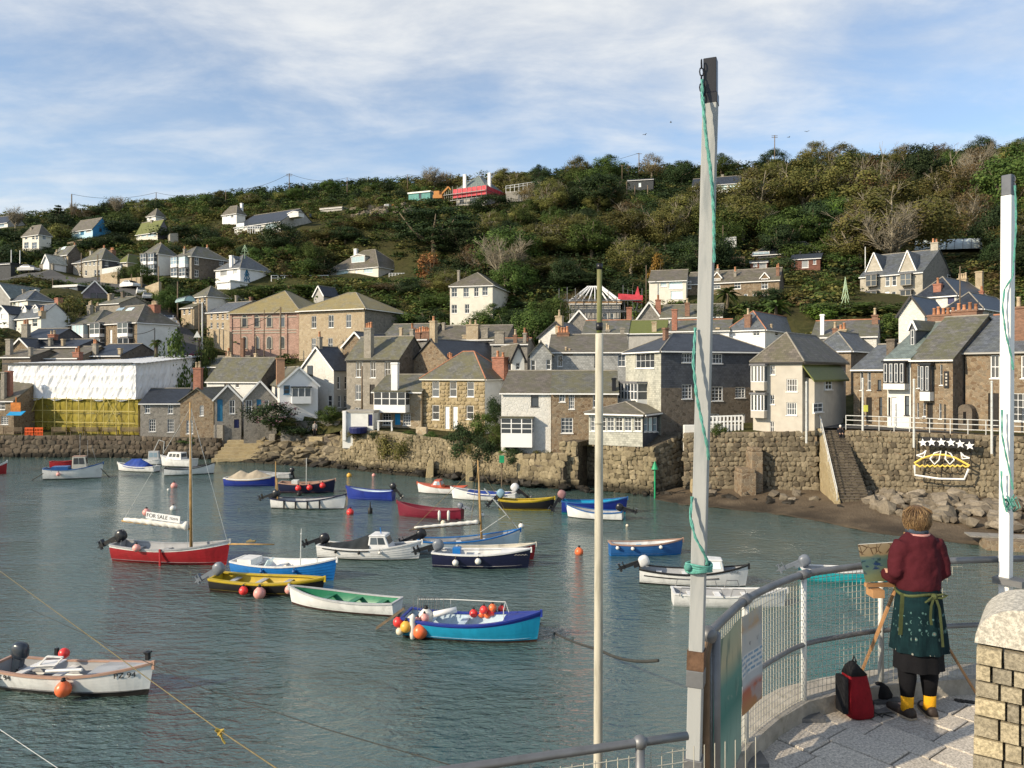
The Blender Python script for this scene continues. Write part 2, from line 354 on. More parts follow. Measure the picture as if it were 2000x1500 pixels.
def window(parent, T, a0, a1, z0, z1, sty, dep=.09, name='window', sill=True):
 """window unit in a wall plane; T(a, dep, z) maps to the thing's local space, dep > 0 is into the wall"""
 def bx(mb, x0, x1, d0, d1, y0, y1):
  c = [Vector(T(x, d, z)) for z in (y0, y1) for d in (d0, d1) for x in (x0, x1)]
  n = len(mb.v); mb.v += [tuple(p) for p in c]
  for q in ((0,1,3,2),(4,6,7,5),(0,4,5,1),(1,5,7,3),(3,7,6,2),(2,6,4,0)): mb.f.append(tuple(n+i for i in q)); mb.m.append(mb.mi)
 if sty in DOOR:
  mb = MB(); bx(mb, a0, a1, dep, dep+.05, z0, z1)
  w = (a1-a0)
  for i in range(2):
   for j in range(2):
    bx(mb, a0+w*(.14+.4*i), a0+w*(.46+.4*i), dep-.02, dep, z0+(z1-z0)*(.1+.45*j), z0+(z1-z0)*(.48+.42*j))
  o = mb.build('door', MAT[DOOR[sty]], parent, uv=False)
  fr = MB(); fw = .07
  bx(fr, a0-fw, a0, dep-.07, dep+.05, z0, z1+fw); bx(fr, a1, a1+fw, dep-.07, dep+.05, z0, z1+fw); bx(fr, a0, a1, dep-.07, dep+.05, z1, z1+fw)
  fr.build('door_frame', MAT['white_paint' if sty in 'bBw' else 'black_paint'], o, uv=False)
  return o
 c, r_, fm, gm, fw = STY[sty]
 fw = min(fw, (a1-a0)*.14); bw = fw*.55
 mb = MB(); d0, d1 = dep-.03, dep+.04
 bx(mb, a0, a0+fw, d0, d1, z0, z1); bx(mb, a1-fw, a1, d0, d1, z0, z1); bx(mb, a0+fw, a1-fw, d0, d1, z0, z0+fw); bx(mb, a0+fw, a1-fw, d0, d1, z1-fw, z1)
 for i in range(1, c):
  x = a0+(a1-a0)*i/c; bx(mb, x-bw/2, x+bw/2, d0+.01, d1, z0+fw, z1-fw)
 for j in range(1, r_):
  z = z0+(z1-z0)*j/r_; k = bw*(.5 if r_ != 2 or c > 2 else .7); bx(mb, a0+fw, a1-fw, d0+.012, d1-.002, z-k, z+k)
 if sill: bx(mb, a0-.06, a1+.06, dep-.15, dep+.04, z0-.07, z0-.003)
 o = mb.build(name, MAT[fm], parent, uv=False)
 gb = MB(); bx(gb, a0+fw*.5, a1-fw*.5, dep+.015, dep+.03, z0+fw*.5, z1-fw*.5); gb.build('pane', MAT[gm], o, uv=False)
 return o
def wall_holes(mb, T, W, z0, z1, rects, dep=.16, zs_=None):
 xs = sorted({0, W, *[r_[0] for r_ in rects], *[r_[1] for r_ in rects]}); zs = sorted({z0, z1, *[r_[2] for r_ in rects], *[r_[3] for r_ in rects], *([zs_] if zs_ is not None else [])}); mi0 = mb.mi
 for i in range(len(xs)-1):
  for j in range(len(zs)-1):
   cx, cz = (xs[i]+xs[i+1])/2,(zs[j]+zs[j+1])/2
   if any(r_[0] < cx < r_[1] and r_[2] < cz < r_[3] for r_ in rects): continue
   mb.mi = 2 if zs_ is not None and cz < zs_ else mi0
   mb.face([T(xs[i],0,zs[j]), T(xs[i+1],0,zs[j]), T(xs[i+1],0,zs[j+1]), T(xs[i],0,zs[j+1])])
 mb.mi = mi0
 for a, b, c, d in rects:
  mb.face([T(a,0,c),T(a,dep,c),T(a,dep,d),T(a,0,d)]); mb.face([T(b,0,c),T(b,dep,c),T(b,dep,d),T(b,0,d)])
  mb.face([T(a,0,c),T(b,0,c),T(b,dep,c),T(a,dep,c)]); mb.face([T(a,0,d),T(b,0,d),T(b,dep,d),T(a,dep,d)])
  mb.face([T(a,dep,c),T(b,dep,c),T(b,dep,d),T(a,dep,d)])
def chimney(parent, c, w, dp, z0, z1, mat, pots, potm='terracotta'):
 mb = MB(); x, y = c
 mb.box((x-w/2, y-dp/2, z0),(x+w/2, y+dp/2, z1-.16)); mb.box((x-w/2-.07, y-dp/2-.07, z1-.16),(x+w/2+.07, y+dp/2+.07, z1-.05)); mb.box((x-w/2-.02, y-dp/2-.02, z1-.05),(x+w/2+.02, y+dp/2+.02, z1))
 o = mb.build('chimney', MAT[mat], parent)
 for i in range(pots):
  px = x+(w*(i+.5)/pots-w/2)*.9; q = MB(); r_ = min(.15, w*.4/pots+.03); h = random.uniform(.45,.75)
  q.lathe([(r_*1.1,0),(r_,.1),(r_*.82,h*.85),(r_*1.0,h*.88),(r_*.98,h),(r_*.6,h)], (px, y+random.uniform(-.05,.05), z1),8); q.build('chimney_pot', MAT[potm], o, True, uv=False)
 return o
def slope_cap(mb, a, b, r_=.09): mb.tube([a, b], r_, 6)
def house(label, C, pf, ps=None, yaw=0, ye=0, yr=0, roof='gx', wall='granite', swall=None, rm='slate', side='R', d=8., F=(), S=(), ch=(), bays=(), dorm=(),
          cat='house', name='house', over=.22, base=2.0, ridge='ridge_grey', gut='white_paint', lowwall=None, lowrow=None, gsplit=0.0, wallmat_top=None, sky=(), ybv=None, vis=True, fascia=True):
 pxc, yb, D = C
 if D < 112 and D > np.interp(pxc, [0,640,700,960,1000,1320,1340,2100], [96,93.5,90,82,71,71,67,67]): base = 9
 psi = R(yaw); u = Vector((math.cos(psi), math.sin(psi),0)); v = Vector((-math.sin(psi), math.cos(psi),0))
 c = P(pxc, yb, D); k = (pf-CX)/FPX; w = abs((k*c.y-c.x)/(u.x-k*u.y))
 if ps is not None:
  k2 = (ps-CX)/FPX; d = (k2*c.y-c.x)/(v.x-k2*v.y); d = min(max(d, 2.5),26)
 org = c-u*w if side == 'R' else c.copy()
 h = (yb-ye)/FPX*D; mid = org+u*w/2+v*d/2
 zr = CZ+(HY-yr)/FPX*(mid.y if roof not in ('mono',) else org.y+d*v.y); rise = max(zr-(c.z+h),.15)
 e = empty(name, org, psi, label, cat)
 iv = Matrix.Rotation(-psi, 4, 'Z')
 ol = iv @ (CAM-org)
 def hit(px, py, ax, val):
  dl = iv @ ray(px, py); t = (val-ol[ax])/dl[ax]; return ol+dl*t
 TF = lambda a, dp, z: (a, dp, z)
 TR = (lambda a, dp, z: (w-dp, a, z)) if side == 'R' else (lambda a, dp, z: (dp, a, z))
 def rect(face, r_):
  x0, y0, x1, y1 = r_[:4]; ym = (y0+y1)/2; xm = (x0+x1)/2
  if face == 'F': ax, val, ai = 1,0,0
  else: ax, val, ai = 0,(w if side == 'R' else 0),1
  a = hit(x0, ym, ax, val)[ai]; b = hit(x1, ym, ax, val)[ai]; zt = hit(xm, y0, ax, val).z; zb = hit(xm, y1, ax, val).z
  return min(a,b), max(a,b), zb, zt
 mats = [MAT[wall], MAT[swall or wall]] + ([MAT[lowwall]] if lowwall else [])  # a darker swall puts the shade of some sides into their colour
 mb = MB()
 for face, T, W, lst, mi in (('F', TF, w, F, 0),('S', TR, d, S, 1)):
  inn, outl = [], []
  for r_ in lst:
   q = rect(face, r_); st = r_[4] if len(r_) > 4 else 's'
   a, b, z0, z1 = q; a = max(a, .06); b = min(b, W-.06)
   if b-a < .15: continue
   if z1 > h-.03 and z0 < h-.5 and z1 < h+.35: z1 = h-.04
   if z1 <= h-.02 and z0 > -base+.1: inn.append((a,b,z0,z1,st))
   else: outl.append((a,b,z0,z1,st))
  keep = []
  for q in inn:
   if any(q[0] < o[1] and o[0] < q[1] and q[2] < o[3] and o[2] < q[3] for o in keep): outl.append(q)
   else: keep.append(q)
  mb.mi = mi
  wall_holes(mb, T, W, -base, h, [q[:4] for q in keep], .16, hit((pxc+pf)/2, lowrow, 1,0).z if lowwall and face == 'F' else None)
  for q in keep: window(e, T, q[0], q[1], q[2], q[3], q[4], .09)
  for q in outl: window(e, T, q[0], q[1], q[2], q[3], q[4], -.05)
 mb.mi = 0; xo = 0 if side == 'R' else w
 mb.face([(xo,0,-base),(xo,d,-base),(xo,d,h),(xo,0,h)]); mb.face([(0,d,-base),(w,d,-base),(w,d,h),(0,d,h)])
 H = h+rise; rf = MB(); rc = MB(); o = over; T_ = .1
 if roof == 'gx':
  yr_ = d/2; sl = rise/yr_
  for xx, mi in ((0,0 if side == 'R' else 1),(w, 1 if side == 'R' else 0)):
   mb.mi = mi; mb.face([(xx,0,h),(xx,d,h),(xx,d/2,H-.01)])
  zz = h-o*sl
  rf.slab([(-o*.6,-o,zz+T_),(w+o*.6,-o,zz+T_),(w+o*.6,yr_,H+T_),(-o*.6,yr_,H+T_)], T_); rf.slab([(w+o*.6,d+o,zz+T_),(-o*.6,d+o,zz+T_),(-o*.6,yr_+.002,H+T_),(w+o*.6,yr_+.002,H+T_)], T_)
  slope_cap(rc, (-o*.6,yr_,H+T_),(w+o*.6,yr_,H+T_))
 elif roof == 'gy':
  xr = w/2; sl = rise/xr; mb.mi = 0
  mb.face([(0,0,h),(w,0,h),(xr,0,H-.01)]); mb.face([(0,d,h),(w,d,h),(xr,d,H-.01)])
  zz = h-o*sl
  rf.slab([(-o,-o,zz+T_),(xr,-o,H+T_),(xr,d+o,H+T_),(-o,d+o,zz+T_)], T_); rf.slab([(xr+.002,-o,H+T_),(w+o,-o,zz+T_),(w+o,d+o,zz+T_),(xr+.002,d+o,H+T_)], T_)
  slope_cap(rc, (xr,-o,H+T_),(xr,d+o,H+T_))
  if fascia:
   bb = MB(); bb.bar((-o,-o-.02,zz+T_-.1),(xr,-o-.02,H+T_-.1),.04,.2); bb.bar((w+o,-o-.02,zz+T_-.1),(xr,-o-.02,H+T_-.1),.04,.2); bb.build('bargeboard', MAT[gut], e, uv=False)
 elif roof == 'hip':
  inset = min(w, d)/2; sl = rise/inset; z = h-o*sl+T_
  A, B, Cc, Dd = (-o,-o,z),(w+o,-o,z),(w+o,d+o,z),(-o,d+o,z)
  if w >= d: r1, r2 = (inset,d/2,H+T_),(max(w-inset,inset+.05),d/2,H+T_)
  else: r1, r2 = (w/2,inset,H+T_),(w/2,max(d-inset,inset+.05),H+T_)
  if w >= d:
   for q in ((A,B,r2,r1),(Cc,Dd,r1,r2),(B,Cc,r2),(Dd,A,r1)): rf.slab(q, T_)
   hips = ((A,r1),(B,r2),(Cc,r2),(Dd,r1),(r1,r2))
  else:
   for q in ((B,Cc,r2,r1),(Dd,A,r1,r2),(A,B,r1),(Cc,Dd,r2)): rf.slab(q, T_)
   hips = ((A,r1),(B,r1),(Cc,r2),(Dd,r2),(r1,r2))
  for a, b in hips: slope_cap(rc, a, b, .07)
 elif roof == 'mono':
  for xx in (0, w): mb.face([(xx,0,h),(xx,d,h),(xx,d,H)])
  mb.face([(0,d,h),(w,d,h),(w,d,H),(0,d,H)])
  rf.slab([(-o,-o,h+T_-o*rise/d),(w+o,-o,h+T_-o*rise/d),(w+o,d+o,H+T_+o*rise/d),(-o,d+o,H+T_+o*rise/d)], T_)
 else:
  rf.box((-o,-o,h),(w+o,d+o,h+.25)); H = h+.25
 mb.build('wall', mats, e)
 ro = rf.build('roof', MAT[rm], e)
 if rc.v: rc.build('ridge_tiles', MAT[ridge], ro, uv=False)
 if fascia and roof in ('gx', 'hip', 'flat', 'mono'):
  gb = MB(); zz = h-.02 if roof != 'flat' else h-.14
  if roof in ('gx','hip'): zz = h-o*(rise/(d/2 if roof == 'gx' else min(w,d)/2))-.06
  gb.box((-o*.6,-o-.09,zz-.02),(w+o*.6,-o-.005,zz+.10))
  if roof == 'hip':
   if side == 'R': gb.box((w+o+.005,-o,zz-.02),(w+o+.09,d+o,zz+.10))
   else: gb.box((-o-.09,-o,zz-.02),(-o-.005,d+o,zz+.10))
  gb.build('gutter', MAT[gut], e, uv=False)
 for q in ch:           # px, top row, foot row, width px, material, pots, distance behind the corner
  px, yt, yf, wp, mt, npot = q[:6]; dd = q[6] if len(q) > 6 else mid.y-D
  Dq = D+dd; p = iv @ (P(px, yf, Dq)-org); p.x = min(max(p.x, .3), w-.3); p.y = min(max(p.y, .3), d-.3); wp_ = org+u*p.x+v*p.y; Dq = wp_.y; z1 = (P(px, yt, Dq)-org).z
  ww = wp/FPX*Dq; chimney(e, (p.x, p.y), max(ww, .35), min(max(ww*.7,.45),1.1), h-.3, z1-(.5 if npot else 0), mt, npot, 'terracotta' if random.random() < .6 else 'pale_pot')
 for q in bays:         # face, px0, y0, px1, y1, cols, rows, projection, frame mat, glass mat, apron px, roof mat
  face, x0, y0, x1, y1, nc, nr, pr, fm, gm, ap, am = q[:12]
  a, b, z0, z1 = rect(face, (x0,y0,x1,y1)); T = TF if face == 'F' else TR
  za = z0-ap/FPX*D
  def bx(m_, p0, p1, e0, e1, q0, q1):
   cc = [Vector(T(x, dd_, z)) for z in (q0, q1) for dd_ in (e0, e1) for x in (p0, p1)]; n = len(m_.v); m_.v += [tuple(p) for p in cc]
   for qq in ((0,1,3,2),(4,6,7,5),(0,4,5,1),(1,5,7,3),(3,7,6,2),(2,6,4,0)): m_.f.append(tuple(n+i for i in qq)); m_.m.append(m_.mi)
  f = MB(); pw = .1
  for x in [a+(b-a)*i/nc for i in range(nc+1)]:
   bx(f, max(a, x-pw/2), min(b, x+pw/2),-pr, -pr+.09, z0, z1)
  for jj in range(nr+1):
   z = z0+(z1-z0)*jj/nr; kz = .06 if jj in (0, nr) else .035
   bx(f, a, b, -pr+.004,-pr+.08, max(z0, z-kz), min(z1, z+kz))
   for xx in (a, b-.08): bx(f, xx+(.004 if xx == a else -.004), xx+.08,-pr+.09,0, max(z0, z-kz), min(z1, z+kz))
  o_ = f.build('bay_window', MAT[fm], e, uv=False)
  gl = MB(); bx(gl, a+.04, b-.04,-pr+.04,.0, z0+.02, z1-.02); gl.build('pane', MAT[gm], o_, uv=False)
  lid = MB(); bx(lid, a-.1, b+.1,-pr-.1,.02, z1+.002, z1+.14); lid.build('bay_roof', MAT[am], o_, uv=False)
  if fm == 'black_paint':
   for i in range(nc): window(o_, lambda aa, dp, zz: T(aa, dp-pr, zz), a+(b-a)*i/nc+.09, a+(b-a)*(i+1)/nc-.09, z0+.1, z1-.1, 's', -.03, sill=False)
  if ap: apn = MB(); bx(apn, a, b, -pr, .01, za, z0-.002); apn.build('bay_apron', MAT[q[12]] if len(q) > 12 else MAT[fm], o_)
 for q in dorm:         # px0, eave row, px1, base row, apex row, style, wall mat, roof mat
  x0, y0, x1, y1, ya, st, wm, rmm = q
  if roof == 'gx' or roof == 'hip':
   slp = rise/(d/2 if roof == 'gx' else min(w,d)/2); yy = .8
   for _ in range(12):
    z = hit((x0+x1)/2, y1,1, yy).z; yy = min(max((z-h)/slp, .1), d/2-.3)
  else: yy = .4
  a = hit(x0,(y0+y1)/2,1, yy).x; b = hit(x1,(y0+y1)/2,1, yy).x; xm = (x0+x1)/2
  z0 = hit(xm, y1,1, yy).z; z1 = hit(xm, y0,1, yy).z; za = hit(xm, ya, 1, yy).z
  dm = MB(); back = min(yy+(za-z0)/max(slp, .2)+.3, d*.55)
  dm.box((a, yy, z0-.4),(b, back, z1)); dm.prism([(a,yy,z1),(b,yy,z1),((a+b)/2,yy,za)], (0, back-yy, 0))
  do = dm.build('dormer', MAT[wm], e)
  dr = MB(); xm_ = (a+b)/2; oo = .12
  dr.slab([(a-oo,yy-oo,z1-.06),(xm_,yy-oo,za+.1),(xm_,back,za+.1),(a-oo,back,z1-.06)], .07); dr.slab([(xm_+.001,yy-oo,za+.1),(b+oo,yy-oo,z1-.06),(b+oo,back,z1-.06),(xm_+.001,back,za+.1)], .07)
  dr.build('dormer_roof', MAT[rmm], do)
  bg_ = MB(); bg_.bar((a-oo,yy-oo-.02,z1-.1),(xm_,yy-oo-.02,za+.06),.04,.14); bg_.bar((b+oo,yy-oo-.02,z1-.1),(xm_,yy-oo-.02,za+.06),.04,.14); bg_.build('bargeboard', MAT['white_paint'], do, uv=False)
  window(do, lambda aa, dp, zz: (aa, yy+dp, zz), a+.12, b-.12, z0+.05, z1-.05, st, -.04, sill=False)
 for q in sky:          # roof lights on the front slope: px0,y0,px1,y1
  slp = rise/(d/2 if roof == 'gx' else min(w,d)/2); xm = (q[0]+q[2])/2; pts = []
  for py in (q[3], q[1]):
   yy = 1.
   for _ in range(12): z = hit(xm, py, 1, yy).z; yy = min(max((z-h)/slp, 0), d/2)
   pts.append(yy)
  a = hit(q[0], q[3], 1, pts[0]).x; b = a+max(.6, abs(hit(q[2], q[1], 1, pts[1]).x-a)*.55); sh = hit(q[2], q[1], 1, pts[1]).x-b
  k_ = MB(); k_.slab([(a,pts[0],h+pts[0]*slp+.18),(b,pts[0],h+pts[0]*slp+.18),(b,max(pts[1],pts[0]+.5),h+max(pts[1],pts[0]+.5)*slp+.18),(a,max(pts[1],pts[0]+.5),h+max(pts[1],pts[0]+.5)*slp+.18)], .06)
  k_.build('roof_light', MAT['glass_sky'], ro, uv=False)
 lo = min(pxc, pf, ps if ps is not None else pxc); hi = max(pxc, pf, ps if ps is not None else pxc)
 if vis: HB.append((lo, hi, yr, ybv or yb, max(D, org.y, (org+u*w).y)))
 FOOT.append((mid.x, mid.y, math.hypot(w, d)/2)); near_ = D < 112 and D > np.interp(pxc, [0,640,700,960,1000,1320,1340,2100], [96,93.5,90,82,71,71,67,67])
 if near_: return e, w, d, h, H, hit
 CTRL.append(tuple(c)); q = org if side == 'R' else org+u*w; CTRL.append((q.x, q.y, q.z))
 return e, w, d, h, H, hit
# the town, house by house (rows and columns read off the photograph)
Hs = house
def grid(xs, y0, y1, st='s', w=6): return [(x, y0, x+w, y1, st) for x in xs]
Hs('low white bungalow with dark roof on the skyline at the left edge', (15,446,225),-45,50,-25,434,424, 'gx', 'white_render', 'grey_render', 'slate_dark', F=[(-8,436,8,444,'Y')])
Hs('white two-storey house alone high on the left slope', (76,486,185),44,100,-28,456,441, 'hip', 'cream_white', 'cream_white', 'slate_brown', F=grid((48.5,62.5,69.5),459,468,'s',5)+[(47,473,56,485,'c'),(62,473,72,485,'c')], S=[(83,459,90,468,'c')], ch=[(62,444,456,5,'granite_grey',0,3)])
Hs('blue bungalow with white window frames high on the hill', (181,463,195),139,217,-28,446,429, 'gx', 'pale_blue_wall', 'blue_wall', 'slate_brown', F=[(145,449,154,456,'W'),(157,448,164,459,'b'),(168,447,178,454,'W')], S=[(194,446,198,452,'n'),(203,434,208,437,'n')])
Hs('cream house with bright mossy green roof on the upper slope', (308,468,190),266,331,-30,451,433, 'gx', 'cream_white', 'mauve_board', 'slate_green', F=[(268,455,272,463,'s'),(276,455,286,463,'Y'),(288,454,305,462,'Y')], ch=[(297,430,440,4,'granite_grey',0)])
Hs('small white house with tan hipped roof behind the mossy-roofed one', (304,432,208),287,325,-28,420,408, 'hip', 'white_render', None, 'slate_brown', F=[(291,423,296,429,'W')])
Hs('tall narrow granite terrace house with dark shaded gable', (133,537,165),103,160,-30,496,483, 'gx', 'granite', 'rubble_dark', 'slate', F=[(x,499,x+3.5,512,'s') for x in (106,112.5,119.5,126)]+[(x,519,x+3.5,532,'s') for x in (106,112.5,126)]+[(119.5,519,123,535,'d')], ch=[(104,488,498,5,'granite_grey',2,2),(146,474,486,4,'granite_grey',1)], sky=[(119,493,126,488)])  # gable's shade is put into its colour, darker stone than the front
Hs('low stone cottage with white gabled porch on the left terrace', (163,541,163),143, None, -28,512,500, 'gx', 'granite_grey', None, 'slate_blue', d=7, F=grid((146,155),515,521,'s',4)+[(155,527,159,537,'s')], ch=[(178,490,504,4,'granite_light',0,4)])
Hs('stone end-of-terrace house with big brick chimney and slate-hung side', (199,542,158),163,236,-30,505,487, 'hip', 'granite_light', 'slate_hung', 'slate_moss', F=grid((166,174,182,190),510,518,'s',4)+grid((184,191),527,540,'s',4)+[(166,528,170,538,'s')], S=[(205,508,211.5,519,'c')], ch=[(203,480,494,5,'granite_grey',3,6),(224,484,503,11,'brown_brick',4,5)])
Hs('little cream outhouse behind a leafy shrub on the terrace', (249,520,160),232, None, -25,510,499, 'hip', 'cream_render', None, 'slate_green', d=5, F=grid((235,242),511,517,'s',4))
Hs('white-sided villa with two tall bay windows', (309,538,155),277,346,-32,494,477, 'hip', 'granite_grey', 'white_render', 'slate', ch=[(328,474,490,7,'brown_brick',2,8)],
   bays=[('F',280,497,291,512,2,2,.7,'white_paint','glass',6,'lead'),('F',295,496,306,512,2,2,.7,'white_paint','glass',6,'lead'),('F',280,519,291,534,2,2,.65,'white_paint','glass',4,'lead'),('F',295,518,306,534,2,2,.65,'white_paint','glass',4,'lead')])
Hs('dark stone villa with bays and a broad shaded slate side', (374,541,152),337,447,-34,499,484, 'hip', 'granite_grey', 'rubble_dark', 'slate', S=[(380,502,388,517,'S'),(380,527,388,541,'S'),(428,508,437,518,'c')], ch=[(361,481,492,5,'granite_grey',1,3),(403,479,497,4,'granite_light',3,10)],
   bays=[('F',340,503,352,517,2,2,.8,'white_paint','glass_sky',6,'lead'),('F',356,502,368,517,2,2,.8,'white_paint','glass_sky',6,'lead'),('F',340,525,352,540,2,2,.75,'white_paint','glass',4,'lead'),('F',356,525,368,540,2,2,.75,'white_paint','glass',4,'lead')])
e_star, w_, d_, h_, H_, hit_ = Hs('bright white house with a tree-shaped light frame on its side', (469,556,150),421,532,-32,522,499, 'hip', 'bright_white', 'bright_white', 'slate_blue', F=[(430,528,443,539,'W'),(455,524,463,535,'W'),(456,548,463,556,'n')], ch=[(452,499,512,7,'bright_white',0,2)], dorm=[(449,506,459,516,500,'W','bright_white','slate_blue')])
def tree_frame(parent, pts, mat, r=.06):
 mb = MB()
 for line in pts: mb.tube(line, r, 5)
 return mb.build('light_frame', MAT[mat], parent, uv=False)
q = lambda x, y: (w_+.1, hit_(x, y, 0, w_+.1).y, hit_(x, y, 0, w_+.1).z)
tree_frame(e_star, [[q(482,527),q(478,537),q(486.5,537),q(482,527)],[q(482,534),q(476.5,545),q(488,545),q(482,534)],[q(480,545),q(475.5,553)],[q(484.5,545),q(489,553)],[q(482,527),q(482,552)]], 'blue_paint', .09)
Hs('flat white garage annexe in front of the bright white house', (450,566,146),424, None, -32,549,548, 'flat', 'bright_white', None, 'white_render', d=4)
Hs('small white house with tall white chimney near the long bungalow', (462,438,200),434,479,-30,415,403, 'hip', 'bright_white', 'white_render', 'slate_brown', F=[(441,419,447,429,'W'),(451,419,456,425,'s')], ch=[(474,397,409,5,'bright_white',0,3)])
Hs('long low white bungalow with dark roof and wide picture windows', (548,449,188),458,622,-30,432,415, 'gx', 'white_render', 'grey_render', 'slate_dark', F=[(462,436,477,447,'Y'),(483,436,510,447,'n'),(518,435,541,446,'Y')], S=[(604,417,608,424,'n')], dorm=[(562,415,583,421,413,'W','white_render','slate_dark')])
Hs('long flat-roofed grey shed beside the building site', (668,413,206),626, None, -20,405,403, 'flat', 'grey_render', None, 'concrete', d=8)
Hs('wide cream bungalow with steep mossy dark roof and dormer', (739,542,165),641,801,-30,520,489, 'hip', 'cream_white', 'cream_render', 'slate_brown', F=[(657,527,680,537,'Y'),(693,525,698,538,'w'),(710,521,728,533,'Y')], S=[(767,525,774,533,'c'),(783,526,788,536,'n')], ch=[(695,486,497,7,'bright_white',0,11)], dorm=[(686,500,713,513,497,'Y','grey_render','slate_dark')])
e_red, wr_, dr_, hr_, Hr_, hitr_ = Hs('house on the ridge wrapped in red sheeting and scaffolding', (947,402,215),891,988,-28,363,346, 'hip', 'grey_render', 'grey_render', 'slate_teal', F=[(898,385,906,396,'n'),(918,384,930,396,'n')], ch=[(906,341,360,6,'bright_white',0,3),(956,338,357,6,'bright_white',0,4)])
plain('red_sheet', (.55,.06,.08),.6,.3,1.2,.5, bsc=3, bd=.06); plain('yellow_sheet', (.55,.42,.05),.6,.25,1.5,.5, bsc=3)
mb = MB(); zt = hr_-.1; zb = hr_-2.6
mb.box((-.5,-.9,zb),(wr_+.9,-.82,zt)); mb.box((wr_+.82,-.815,zb),(wr_+.9,dr_,zt)); mb.build('debris_sheeting', MAT['red_sheet'], e_red)
mb = MB()
for i in range(8):
 x = -.6+(wr_+1.6)*i/7; mb.tube([(x,-1.0,-2),(x,-1.0,hr_+.8)], .05,5)
for zz in (.4,2.4,4.2): mb.tube([(-3.5,-1.05,zz),(wr_+1.1,-1.05,zz)], .05,5); mb.tube([(wr_+1.0,-1,zz+.1),(wr_+1.0,dr_,zz+.1)], .05,5); mb.box((-3.5,-1.6,zz-.25),(wr_+1,-1.1,zz-.15))
for i in range(4): mb.tube([(-1.1-i*.7,-1.1,-2),(-1.1-i*.7,-1.1,5.5-i*.2)], .05,5)
mb.build('scaffolding', MAT['galv'], e_red, uv=False)
plain('teal_sheet', (.07,.28,.26),.5,.3,1.5,.4, bsc=3, bd=.05)
Hs('teal-sheeted cabin on stilts at the building site', (840,389,211),798, None, -22,374,372, 'flat', 'teal_sheet', None, 'galv_white', d=3, name='site_cabin', cat='cabin', F=[(818,376,823,387,'n')])
Hs('dark flat-roofed modern house on the right ridge', (1276,371,215),1226, None, -14,350,349, 'flat', 'dark_board', None, 'slate_dark', d=8, F=[(1247,357,1252,365,'Y')])
Hs('long ridge house with glazed front seen past the tall square pole', (1446,374,205),1352, None, -18,357,347, 'gx', 'white_render', None, 'slate_dark', d=8, F=[(1354,361,1364,371,'Y'),(1400,359,1420,371,'Y'),(1424,359,1442,371,'Y')], ch=[(1411,341,350,5,'granite_grey',0)])
Hs('grey-green gable at the left edge above the white cottages', (20,607,133),-22, None, -10,581,559, 'gy', 'grey_render', None, 'slate_teal', d=9)
Hs('white hipped house with white chimney, left of the scrub', (54,603,130),20,105,-34,584,569, 'hip', 'cream_white', 'grey_render', 'slate_blue', F=grid((25,36),588,598,'W',6), ch=[(72,566,581,8,'white_render',0,5),(38,565,573,3,'granite_grey',0,6)])
Hs('tiny white gabled extension at the left edge', (17,627,122),-8, None, -20,612,600, 'gy', 'bright_white', None, 'slate_dark', d=5, F=[(2,613,11,623,'W')])
Hs('whitewashed house with two white gabled dormers', (80,654,118),19,137,-34,618,597, 'gx', 'cream_white', 'white_render', 'slate_blue', F=[(45,624,54,640,'s'),(63,622,73,638,'s'),(26,626,33,640,'s')], ch=[(115,582,602,14,'red_brick',0,5),(104,601,634,12,'granite_tan',4,-2)], dorm=[(44,603,52.5,611,597,'W','white_render','slate_dark'),(65.5,601,75,611,596,'W','white_render','slate_dark')])
Hs('stone house with pale teal box bay, second in the bay-window row', (184,702,118),112, None, -28,632,607, 'hip', 'rubble_brown', None, 'slate', d=10, F=[(125,638,132,655,'s')], bays=[('F',150,635,172,654,3,1,.8,'white_paint','glass_sky',7,'lead')], ch=[(176,590,610,10,'granite_grey',4,6),(190,592,612,6,'granite_grey',2,7)])
Hs('stone house with white bay windows and blank white side wall', (268,702,112),183,346,-32,628,598, 'hip', 'rubble_brown', 'white_render', 'slate_brown', F=[(214,644,219,674,'w'),(229,645,234,672,'w')], ch=[(302,589,628,19,'red_brick',4,5)], sky=[(226,616,238,608),(245,616,257,608)],
   bays=[('F',185,632,204,653,2,2,.8,'white_paint','glass',6,'lead'),('F',239,631,259,652,2,2,.8,'white_paint','glass',6,'lead'),('F',185,662,204,676,2,2,.75,'white_paint','glass',3,'lead'),('F',239,661,260,682,2,2,.75,'white_paint','glass',3,'lead')])
Hs('dark slate mansard roof with red chimney above the sheeted scaffold', (104,680,108),44, None, -10,660,643, 'gx', 'slate_hung', None, 'slate_dark', d=6, ch=[(112,646,668,14,'red_brick',2,-1),(32,626,668,13,'granite_grey',2,1)])
Hs('little rubble gable left of the dark mansard roof', (58,692,105),22, None, -12,680,663, 'gy', 'rubble_brown', None, 'slate_dark', d=6)
Hs('dark low roof behind the twin-pot red chimney', (152,690,106),66, None, -12,677,664, 'gx', 'slate_hung', None, 'slate_dark', d=6, ch=[(60,660,684,5,'granite_grey',0,-2),(91,662,682,5,'granite_tan',0,-2)])
Hs('pale brown slate roof with twin-pot red chimney', (152,708,102),72, None, -14,699,678, 'gx', 'rubble_brown', None, 'slate_brown', d=8, ch=[(137,680,700,15,'red_brick',2,-1)], ridge='ridge_grey')
Hs('brown roof at the far left beside a slim chimney', (60,709,101),4, None, -14,697,684, 'gx', 'rubble_dark', None, 'slate_brown', d=6, ch=[(37,678,706,5,'granite_grey',0,-2),(12,662,690,11,'granite_grey',0,2)])
Hs('black slate roof behind the scaffold, beside stone stacks', (236,712,103),172, None, -14,694,673, 'gx', 'rubble_dark', None, 'slate_dark', d=8, ch=[(171,664,690,9,'granite_grey',2,0),(231,680,700,6,'granite_tan',0,0)])
